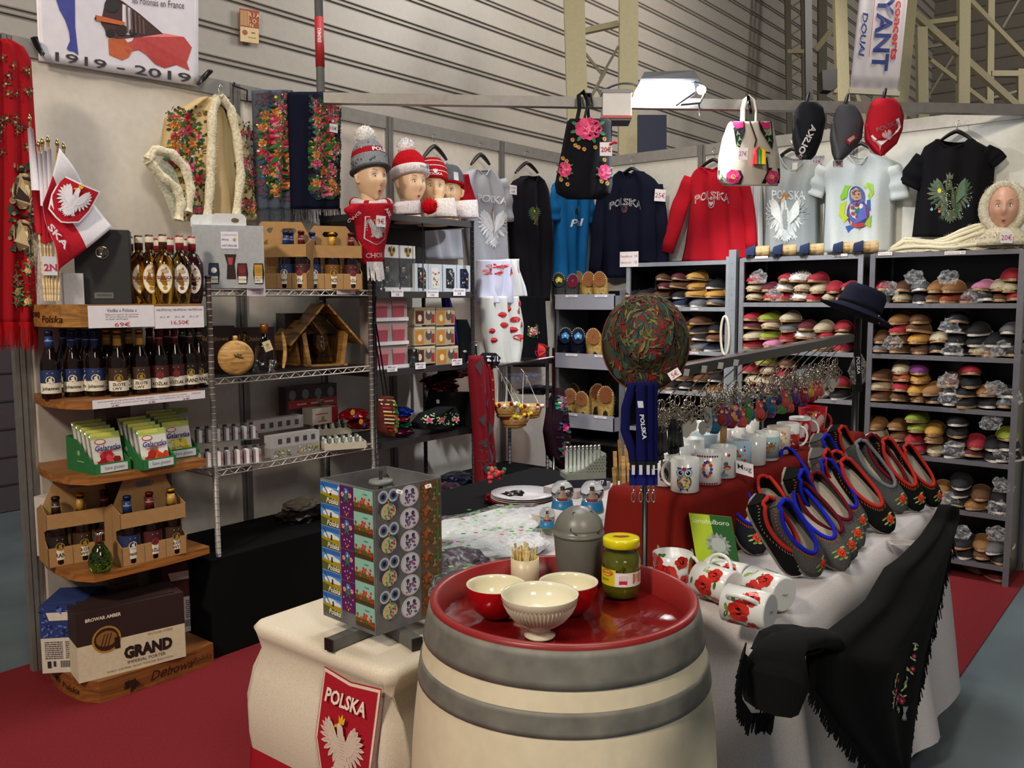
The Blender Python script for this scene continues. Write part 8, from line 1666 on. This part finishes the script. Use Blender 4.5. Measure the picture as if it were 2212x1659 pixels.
for i in range(520):
 u, v = R.uniform(0, 6.28), R.uniform(.06, .95); rr = max(.02, interp([(0, .0), (.57, .08), (1, .118)], v)[0]); c = R.choice(['#263a3a', '#6a5f3a', '#5e2a28', '#2f4845', '#7d7242', '#6e3834', '#3c3c2a', '#566450'])
 if i < 130: P.append((circ(u, v, .016/rr, 8, .055), R.choice(['#2f4a48', '#3c5550', '#8a2a28', '#7c2622', '#4a4a2c'])))
 else: b_ = blade(0, 0, R.random()*6.3, R.uniform(.012, .03), .005, c)[0]; P.append(([(u+x/rr, v+y*5.5) for x, y in b_], c))
m.decal(P, hatmap, .0012, 'cloth', step=.00001); m.tube([hatmap(2*PI*i/40, .999, .0) for i in range(40)], .0022, 5, 'cloth', '#6a3a30', closed=True); m.build('hat_body', t)
cardB('white 5€ tag clipped to the brim of the patterned bucket hat', 1457, 808, 26, 18, 2.2, [('5€', 0, .6, '#b02a44', .6)], .55)
# lanyards
for i, (px_, lb) in enumerate(((1368, 'leftmost, curving out'), (1384, 'with white POLSKA lettering'), (1400, 'right of the lettered one'), (1411, 'rightmost'))):
 dd = 2.2-.012*(i == 1)+.01*(i == 3); k = dd/FPX; t = T('lanyard', 'dark blue lanyard hanging under the bucket hat, '+lb, 'lanyard', D(px_, 1090, dd), 'blue lanyards'); w_ = 20*k
 path = [(px_, 825), (px_-(16 if i == 0 else 0), 880), (px_-(18 if i == 0 else 0), 930), (px_-(2 if i == 0 else 0), 975), (px_+2, 1000)]
 m = MB(); g = lambda u, v, h=0: D(*[interp([(j/4, *path[j]) for j in range(5)], v)[q_] for q_ in (0, 1)], dd)+RT*u-FW*h
 m.grid(g, -w_/2, w_/2, 0, 1, 2, 16, 'cloth', '#0d1148', thick=.002)
 if i == 1:
  g5 = lambda u, v, h=0: D(px_+3, 905, dd)+RT*(-v+u*.12)*1+UP*(-u-v*.12)*1-FW*h; gg = lambda u, v, h=0: D(px_+3, 905, dd)-UP*u+RT*v+RT*u*.12-FW*h
  m.text('POLSKA', gg, .02, 0, .011, '#cfd2e0', w=.062, off=.003, bold=.03); m.decal([(rect(-.045, -.028, -.007, .007), '#c8cce0')], gg, .003)
 m.build('strap', t); m = MB(); m.obox(D(px_-8, 1012, dd+.004), RT*16*k, UP*16*k, FW*-.010, 'satin', '#0c0c10'); m.obox(D(px_-9, 1048, dd+.004), RT*18*k, UP*34*k, FW*-.006, 'cloth', '#161b66'); m.prism(rect(-.004, .004, -.012, .012), frame(D(px_, 1015, dd-.012), RT, UP), .001, 'paper', '#c8c8d0'); m.build('buckle', t)
 m = MB(); m.tube([D(px_, 1048, dd), D(px_+1, 1062, dd)], .003, 6, 'chrome', '#c8c4bc'); m.tube([D(px_+4*math.cos(a), 1074+11*math.sin(a), dd) for a in [2*PI*j/12 for j in range(12)]], .0014, 5, 'chrome', '#c8c4bc', closed=True); m.build('clip', t)
# dark blue felt hat on the far post
hc = V((PR_.x, PR_.y, D(1830, 668, 3.75).z)); ax_ = (UP*.90+RT*.38-FW*.12).normalized(); t = T('felt_hat', 'dark navy brimmed felt hat tilted on the far post', 'hat', hc)
m = MB(); m.lathe([(.145, -.022), (.143, -.018), (.09, 0), (.085, .01), (.082, .07), (.07, .095), (.04, .10), (0, .085)], hc, 34, 'felt', '#16192c', up=ax_, sx=1.1); m.build('hat_body', t)
m = MB(); m.lathe([(.0875, .006), (.086, .028)], hc, 34, 'cloth', '#0c0e1a', up=ax_, sx=1.1); g = frame(hc-FW*.095, RT-UP*.4, UP+RT*.4); m.decal([(circ(x, y, .003, 5), '#b8b8c0') for x, y in ((.02, -.03), (.035, -.036), (.05, -.02), (.062, -.046), (.07, -.03))], g, .02); m.build('hat_band', t)
m = MB(); g = frame(D(1854, 800, 3.6), -UP+RT*.05, RT); m.prism(rect(-.09, .09, -.012, .012), g, .002, 'cloth', '#0d0d12'); m.text('POLSKA', g, -.02, 0, .014, '#d8d8dc', w=.07, off=.004); m.thing('lanyard', 'black lanyard with white POLSKA letters beside the far post', 'lanyard')
# ------------------------------------------------------------------ barrel table
BC = V((2.622, -3.957, 0)); t = T('barrel', 'large white wine barrel with grey metal hoops and red recessed top', 'barrel', BC)
BR = lambda z: .284+.047*math.sin(max(0, min(1, (.87-z)/.84))*PI)**.9
m = MB(); m.lathe([(BR(z), z) for z in [i*.03 for i in range(29)]]+[(.284, .866)], BC, 72, 'paint', '#ded3b8', cap=1)
m.build('staves', t); m = MB(); m.lathe([(.285, .860), (.286, .874), (.280, .877), (.270, .875), (.264, .812)], BC, 72, 'satin', '#8a2222', cap=0); m.build('rim', t)
for z0, z1 in ((.797, .866), (.712, .757)):
 m = MB(); n_ = 5; m.lathe([(BR(z0)+.0005, z0-.0005)]+[(BR(z0+(z1-z0)*i/n_)+.003, z0+(z1-z0)*i/n_) for i in range(n_+1)]+[(BR(z1)+.0005, z1+.0005)], BC, 72, 'brush', '#7f7e77', cap=0); m.build('hoop', t)
m = MB(); g = lambda u, v, h=0: BC+V((u, v, .8205+.0026*noise.noise(V((u*14, v*14, 0)))+.0012*noise.noise(V((u*34, v*20, 4)))+h)); k = len(m.v); N_ = 64
for i in range(N_):
 for j in range(N_):
  x0, x1, y0, y1 = [-.27+.54*q/N_ for q in (i, i+1, j, j+1)]
  if max(x0*x0, x1*x1)+max(y0*y0, y1*y1) < .272**2: m.add([g(x0, y0), g(x1, y0), g(x1, y1), g(x0, y1)], [(0, 1, 2, 3)], 'gloss', '#6a1012', True)
m.build('barrel_head', t); HZ = .824
def bowl(nm, label, p, r, prof, c_out, c_in, foot=False, ribs=False):
 t = T(nm, label, 'bowl', p, 'bowls on the barrel' if not foot else None); m = MB(); m.lathe(prof, p, 48, 'gloss', c_out, cap=1)
 if ribs:
  for i in range(56):
   a = 2*PI*i/56; m.tube([p+V(((rr+.0004)*math.cos(a), (rr+.0004)*math.sin(a), z)) for rr, z in prof[4:9]], [.0006, .0016, .002, .0018, .0006], 5, 'gloss', c_out)
 m.build('outer_bowl', t); m = MB(); R_, H_ = prof[-1]; m.lathe([(R_, H_), (R_+.0005, H_+.002), (R_-.004, H_)]+[((R_-.004)*math.sin(a), H_-(H_-prof[0][1]-.012 if not foot else H_-.035)*math.cos(a)) for a in [PI/2*(1-i/9) for i in range(1, 10)]], p, 48, 'gloss', c_in, cap=2); m.build('glazed_inside', t)
pr = [(.026, 0), (.034, .004), (.049, .018), (.059, .036), (.063, .054), (.064, .070)]
bowl('red_bowl', 'red bowl with cream inside, left one on the barrel', Z(1072, 1330, HZ), .064, pr, '#a81018', '#dad4b8'); bowl('red_bowl', 'red bowl with cream inside behind the white footed bowl', Z(1228, 1324, HZ), .064, pr, '#a81018', '#dad4b8')
bowl('footed_bowl', 'cream white footed bowl with fluted outside, foremost on the barrel', Z(1166, 1374, HZ), .078, [(.030, 0), (.032, .004), (.022, .010), (.022, .018), (.036, .026), (.054, .040), (.066, .056), (.073, .070), (.075, .076), (.078, .080), (.0785, .088)], '#dcd4bc', '#ddd8c0', True, True)
q = Z(1134, 1262, HZ); t = T('pick_cup', 'pale plastic cup packed with flat wooden tasting sticks', 'cup', q); m = MB(); m.lathe([(.030, 0), (.034, .004), (.034, .066), (.031, .066), (.030, .006), (0, .005)], q, 28, 'satin', '#c9bb86', cols=['#cdbfa0', '#cdbfa0', '#c9bb86', '#c9bb86', '#c9bb86']); m.build('cup_body', t); R = random.Random(3)
for i in range(34):
 a, r_ = R.random()*6.28, R.random()**.5*.026; b_ = q+V((r_*.8*math.cos(a), r_*.8*math.sin(a), .012)); e_ = q+V((r_*1.25*math.cos(a+.3), r_*1.25*math.sin(a+.3), R.uniform(.075, .098))); m = MB(); m.bar(b_, e_, .006, .0016, 'wood', R.choice(['#dcc890', '#e4d4a0', '#d0b878']), up=(math.cos(a), math.sin(a), 0)); m.thing('tasting_stick', 'flat wooden tasting stick in the pale cup', 'stick', 'tasting sticks in the cup')
q = Z(1250, 1262, HZ); t = T('table_bin', 'small grey wicker-textured table bin with domed swing lid', 'bin', q); m = MB(); m.lathe([(.048, 0), (.050, .004), (.060, .12), (.060, .125)], q, 36, 'paint', '#66655f'); m.build('bin_body', t)
m = MB(); m.lathe([(.061, .122), (.061, .130)]+[(.060*math.cos(a), .130+.062*math.sin(a)) for a in [PI/2*i/9 for i in range(10)]], q, 36, 'satin', '#6b6b65'); m.build('dome_lid', t)
dm = lambda u, v, h=0: q+V((0, 0, .130))+V(((.0605+h)*math.cos(v)*math.cos(u-.55), (.0605+h)*math.cos(v)*math.sin(u-.55), (.0625+h)*math.sin(v)))
m = MB(); o_ = [(-.75, .25), (-.55, .12), (.45, .12), (.62, .25), (.72, 1.0), (-.85, 1.0)]; m.tube([dm(u, v, .0005) for u, v in o_], .0014, 5, 'paint', '#2c2c2a', closed=True); m.grid(dm, -.7, .6, .2, .95, 10, 8, 'satin', '#74746e', h=.0012); m.build('swing_flap', t)
q = Z(1341, 1286, HZ); t = T('pickle_jar', 'glass jar of gherkins with yellow lid and yellow and white label', 'jar', q); m = MB(); m.lathe([(.030, 0), (.040, .006), (.044, .03), (.044, .085), (.040, .105), (.034, .115), (.034, .122)], q, 36, 'glass', '#d8e0b8'); m.build('glass', t)
m = MB(); m.lathe([(.029, .003), (.039, .008), (.0425, .03), (.0425, .084), (.036, .104), (0, .106)], q, 30, 'gloss', '#85862a')
R = random.Random(8)
for i in range(15): a = i*.42; rr = .036; p0 = q+V((rr*math.cos(a), rr*math.sin(a), R.uniform(.02, .045))); m.tube([p0, p0+V((-.006*math.sin(a), .006*math.cos(a), .022)), p0+V((-.016*math.sin(a), .016*math.cos(a), .042))], [.005, .0085, .005], 8, 'gloss', R.choice(['#8f9a2c', '#a9b040', '#6f7a1c']))
m.build('gherkins', t)
m = MB(); g = cylmap(q, .0446, front=(CAM-q).xy.to_3d()); m.grid(g, -.062, -.012, .034, .072, 8, 1, 'paper', '#d8c81c', h=.0003); m.grid(g, -.014, .062, .034, .066, 10, 1, 'paper', '#e8e0e6', h=.0004); m.decal([(circ(-.034, .064, .016, 12, .008), '#c8501c'), (circ(-.034, .064, .013, 12, .006), '#e8b83a'), (rect(-.004, .014, .040, .060), '#d8c8cc'), (rect(-.004, .014, .040, .048), '#c02030'), (rect(.028, .052, .040, .064), '#d8a81c')]+[(rect(.029, .051, .043+.004*i, .0444+.004*i), '#a8341c') for i in range(5)], g, .001, 'paper'); m.text('MAŁOSOLNE', g, -.034, .064, .005, '#b02a1c', w=.024, off=.002); m.text('ogórki', g, -.04, .048, .008, '#5a4a1c', off=.002); m.build('label', t)
m = MB(); m.lathe([(.0400, .118), (.0425, .120), (.0425, .134), (.041, .138), (.034, .1385), (0, .137)], q, 40, 'gloss', '#d8cc10'); gt = frame(q+V((0, 0, .139)), RT, V((FW.x, FW.y, 0))); m.decal([(circ(0, .004, .020, 16, .007), '#c88a1c'), (circ(0, .004, .018, 16, .005), '#b8381c')], gt, .0004, 'gloss'); m.text('ogórki', gt, 0, .004, .007, '#e8d040', off=.002); m.build('lid', t)
# ------------------------------------------------------------------ flag-covered side table with the magnet spinner
m = MB(); rings = []; x0, x1, y0, y1 = 1.70, 2.25, -4.13, -3.66
def rr_(k, z, o, sd=0):
 pts = []
 for (cx, cy, a0) in ((x1, y0, -PI/2), (x1, y1, 0), (x0, y1, PI/2), (x0, y0, PI)):
  rc = .05+o*.3
  for j in range(10): a = a0+PI/2*j/9; sx_, sy_ = (-1 if cx == x0 else 1), (-1 if cy == y0 else 1); pts.append(V((cx-sx_*rc+(rc+o)*math.cos(a), cy-sy_*rc+(rc+o)*math.sin(a), z)))
 return [p+V((.012*sd*math.sin(i*.9+1), .014*sd*math.sin(i*1.1), 0)) for i, p in enumerate(pts)]
for z, o, sd in ((.0, .03, .8), (.12, .03, .9), (.24, .02, .8), (.315, .01, .8)): rings.append(rr_(0, z, o, sd))
m.loft(rings, 'cloth', '#a01828', cap0=False, cap1=False); m.loft([rings[-1]]+[rr_(0, z, o, sd) for z, o, sd in ((.36, .018, .8), (.44, .022, .7), (.52, .0, .6), (.575, -.03, .5), (.61, -.012, .2), (.635, .0, 0), (.648, -.015, 0), (.65, -.03, 0))], 'cloth', '#d9cebb', cap0=False)
t = T('side_table', 'small table under a white and red flag cloth carrying the magnet stand', 'table', (1.985, -3.865, 0)); m.build('flag_cloth', t)
ys = lambda z: -4.13-(.018 if z > .3 else .03)*1.0
gF = lambda u, v, h=0: V((2.125+u, -4.155-h-.006*math.sin(u*30+1)+(.045*max(0, (.50+v-.49)/.12)**1.5 if v > -.01 else 0), .50+v))
gF = lambda u, v, h=0: V((2.125+u, -4.160-h+.03*max(0, (v+.49-.50)/.10)**1.3 if v > .01 else -4.160-h, .49+v))
m = MB(); m.decal([(p, c) for p, c in shield(.205, .33, '#a82432', '#e2d0c0', .02)], lambda u, v, h=0: gF(u, v-.045, h), .0, 'cloth'); m.decal([(p, '#a81c2c') for p, c in shield(.188, .31, '#a81c2c')], lambda u, v, h=0: gF(u, v-.045, h), .001, 'cloth')
m.text('POLSKA', gF, 0, .066, .032, '#e4d6c8', w=.145, off=.003, bold=.03); m.decal(eagle('#dccabc', '#a8968c', '#d8b41c'), lambda u, v, h=0: gF(u, v-.055, h), .0025, 'cloth', k=.15, step=.00003); m.build('eagle_emblem', t)
NC = V((2.135, -4.054, 0)); aS = .06; lv = V((-math.cos(aS), math.sin(aS), 0)); rv = V((math.sin(aS), math.cos(aS), 0)); SW = .215; SZ0, SZ1 = .692, 1.052
t = T('magnet_spinner', 'square grey metal rotating stand covered with souvenir magnets', 'display stand', NC+(lv+rv)*SW/2+V((0, 0, .65)))
m = MB(); cn = [NC, NC+lv*SW, NC+(lv+rv)*SW, NC+rv*SW]
for a, b in zip(cn, cn[1:]+cn[:1]): n_ = (b-a).normalized(); m.obox(V((a.x, a.y, SZ0)), b-a, n_.cross(V((0, 0, 1)))*-.003, V((0, 0, SZ1-SZ0)), 'brush', '#77787a')
m.build('panels', t); cc = NC+(lv+rv)*SW/2
m = MB(); m.tube([(cc.x, cc.y, .66), (cc.x, cc.y, 1.07)], .005, 8, 'chrome', '#8a8a88'); m.lathe([(.03, 1.035), (.032, 1.04), (.03, 1.046), (0, 1.048)], (cc.x, cc.y, 0), 20, 'brush', '#7a7c7c'); m.bar(V((NC.x, NC.y, 1.03))+lv*.004+rv*.004, V((cc.x, cc.y, 1.03)), .004, .004, 'chrome', '#9a9a98'); m.bar(V((cc.x, cc.y, 1.03)), V((cn[2].x, cn[2].y, 1.03)), .004, .004, 'chrome', '#9a9a98'); m.build('spindle', t)
for a, b in ((Z(712, 1390, .67), cc), (Z(900, 1388, .67), cc)):
 d = V((a.x-b.x, a.y-b.y, 0)); m = MB(); m.bar(V((b.x-d.x*.9, b.y-d.y*.9, .667)), V((a.x, a.y, .667)), .028, .028, 'brush', '#6a6a68'); m.bar(V((a.x, a.y, .667)), V((a.x, a.y, .667))+d.normalized()*.004, .03, .03, 'satin', '#1c1c1c'); m.build('foot', t)
def magnets(face, u0, w_, n, name, label, art, shape='rect', z0=SZ1-.004, hh=None, gap=.003, cat='magnet', base='#d8d4cc'):
 hh = hh or (SZ1-SZ0-.012)/n-gap; O = (NC+lv*SW) if face == 0 else NC; d = (NC-(NC+lv*SW)).normalized() if face == 0 else rv
 for i in range(n):
  zc = z0-hh/2-i*(hh+gap); g = frame(V((O.x, O.y, zc))+d*(u0+w_/2), d, (0, 0, 1)); m = MB()
  g_ = lambda u, v, h=0: g(u, v, h+.001)
  m.prism(rect(-w_/2, w_/2, -hh/2, hh/2) if shape == 'rect' else (circ(0, 0, w_/2, 20, hh/2) if shape == 'oval' else [(x*w_/2, y*hh/2) for x, y in ((-.5, -.7), (0, -1), (.5, -.7), (.95, -.3), (.9, .1), (.75, .3), (.85, .7), (.5, .9), (0, .82), (-.5, .9), (-.85, .7), (-.75, .3), (-.9, .1), (-.95, -.3))]), g_, .003, 'satin', base)
  P, txt = art(w_, hh, random.Random(3)); m.decal(P, g_, .0035, 'satin', step=.00002)
  if txt: m.text(txt[0], g_, txt[1], txt[2], txt[3], txt[4], off=.0048, ital=.3, bold=.02)
  m.thing(name, '%s, %s from the top on the magnet stand' % (label, ORD[i]), cat, label+'s')
def m_mill(w_, h_, R): return [(rect(-w_/2, w_/2, -.02*h_, h_/2), '#5a9ad8'), (rect(-w_/2, w_/2, .28*h_, h_/2), '#2a6ab8'), (circ(-.05*w_, .1*h_, .34*w_, 10, .16*h_), '#dfe6ec'), (circ(.25*w_, .05*h_, .24*w_, 10, .12*h_), '#dfe6ec'), (rect(-w_/2, w_/2, -h_/2, -.02*h_), '#a89418'), ([(-w_/2, -.1*h_), (w_/2, -.3*h_), (w_/2, -h_/2), (-w_/2, -h_/2)], '#56602a'), ([(0, -.1*h_), (.1*w_, -.1*h_), (.09*w_, .16*h_), (.02*w_, .16*h_)], '#1c2420'), ([(-.4*w_, .4*h_), (-.36*w_, .42*h_), (-.1*w_, -.0*h_), (-.14*w_, -.02*h_)], '#2a3238')], ('Polska', .18*w_, -.34*h_, .26*h_, '#ece8d8')
def m_folk(w_, h_, R): return [(rect(-w_/2, w_/2, -h_/2, h_/2), '#5a1c58')]+petals(0, .32*h_, .17*w_, '#2a6ab8', '#4a9ad0', 6, '#c8dce8')+petals(-.28*w_, .22*h_, .11*w_, '#e08a88', '#f0b0a8', 5, '#c8484a')+petals(.28*w_, .22*h_, .11*w_, '#e08a88', '#f0b0a8', 5, '#c8484a')+[blade(0, .12*h_, a, .28*w_, .08*w_, '#2f7a5a') for a in (.2, 1.2, 2.0, 2.9, 4.0, 5.4)]+[(circ(x*w_, y*h_, .05*w_, 7), c) for x, y, c in ((-.35, -.05, '#e8905a'), (.35, -.05, '#e8905a'), (-.2, -.22, '#e0a0b0'), (.2, -.22, '#e0a0b0'), (0, -.18, '#5ab0c8'), (-.1, -.34, '#d86a8a'), (.12, -.36, '#d86a8a'), (0, -.42, '#e8c05a'))], None
def m_pop(w_, h_, R): return [(rect(-w_/2, w_/2, -h_/2, h_/2), '#8fc4b4'), (rect(-w_/2, w_/2, -h_/2, -.12*h_), '#5a5c22'), (rect(-w_/2, w_/2, -h_/2, -.32*h_), '#4a3a1c')]+[(circ(R.uniform(-.44, .46)*w_, R.uniform(-.3, .12)*h_, R.uniform(.03, .065)*w_, 7), R.choice(['#c83222', '#b02a1c', '#d85038'])) for _ in range(22)]+[blade(R.uniform(-.45, .45)*w_, -.3*h_, 1.57, .3*h_, .01*w_, '#6a7a2c') for _ in range(8)], ('Z wakacji', .12*w_, .32*h_, .08*h_, '#2a4a44')
def m_ow(w_, h_, R):
 k = min(w_, h_); P = [(circ(0, -.18*h_, .36*w_, 14, .26*h_), '#d8cc9a')]
 for s in (-1, 1): P += [(circ(.24*w_*s, .30*h_, .25*w_, 14), '#c8d0dc'), (circ(.24*w_*s, .30*h_, .17*w_, 12), '#5a6a8a'), (circ(.24*w_*s, .30*h_, .09*w_, 10), '#10142a')]
 return P+[(circ(R.uniform(-.3, .3)*w_, R.uniform(-.42, .08)*h_, .05*w_, 6), R.choice(['#c84a5a', '#3a5ab0', '#d8b03a', '#5a9a5a'])) for _ in range(22)]+[([(-.05*w_, .16*h_), (.05*w_, .16*h_), (0, .06*h_)], '#d89a2c')], None
def m_ov(w_, h_, R): return [(circ(0, 0, .44*w_, 18, .44*h_), '#e4e0e8')]+[(circ(x*w_, y*h_, .05*w_, 7), c) for x, y, c in [(R.uniform(-.26, .26), R.uniform(-.3, .12), R.choice(['#6a4a8a', '#b05a8a', '#4a5a7a'])) for _ in range(26)]]+[(circ(-.16*w_, .24*h_, .09*w_, 9), '#3a3c5a'), (circ(.16*w_, .24*h_, .09*w_, 9), '#3a3c5a')], None
def m_br(w_, h_, R): return [(circ(R.uniform(-.45, .45)*w_, R.uniform(-.42, .42)*h_, R.uniform(.03, .09)*w_, 6), R.choice(['#6a4a2c', '#8a6a3c', '#4a3a20', '#b0582c', '#9a8a5a'])) for _ in range(40)]+[(circ(-.25*w_, .15*h_, .1*w_, 9, .2*h_), '#b8521c'), (blade(.3*w_, -.3*h_, 1.5, .7*h_, .14*w_, '#3a7a3a'))], None
magnets(0, .002, .078, 6, 'windmill_magnet', 'windmill landscape magnet', m_mill, base='#c8d8e4'); magnets(0, .083, .054, 4, 'folk_flower_magnet', 'tall purple folk flower magnet', m_folk, hh=.078, base='#5a1c58'); magnets(0, .139, .074, 6, 'poppy_magnet', 'green magnet with red poppy field', m_pop, base='#8fc4b4')
magnets(1, .006, .066, 4, 'owl_magnet', 'cut-out patterned owl magnet', m_ow, 'owl', hh=.080, base='#4a4658'); magnets(1, .076, .062, 6, 'oval_magnet', 'round white magnet with purple flower owl', m_ov, 'oval', hh=.054, base='#d0ccd4'); magnets(1, .142, .070, 6, 'fox_magnet', 'brown woodland magnet in clear wrapping', m_br, base='#6a5030')
for i, (px_, py, dd) in enumerate(((715, 1060, 2.2), (736, 1056, 2.18), (788, 1062, 2.12), (863, 1062, 2.12), (925, 1050, 2.2))): cardB('tiny white price tag on the top edge of the magnet stand, %s from left' % ORD[i], px_, py, 14, 8, dd, [('3€', 0, .5, '#6a6a70', .5)], .3*(-1)**i)
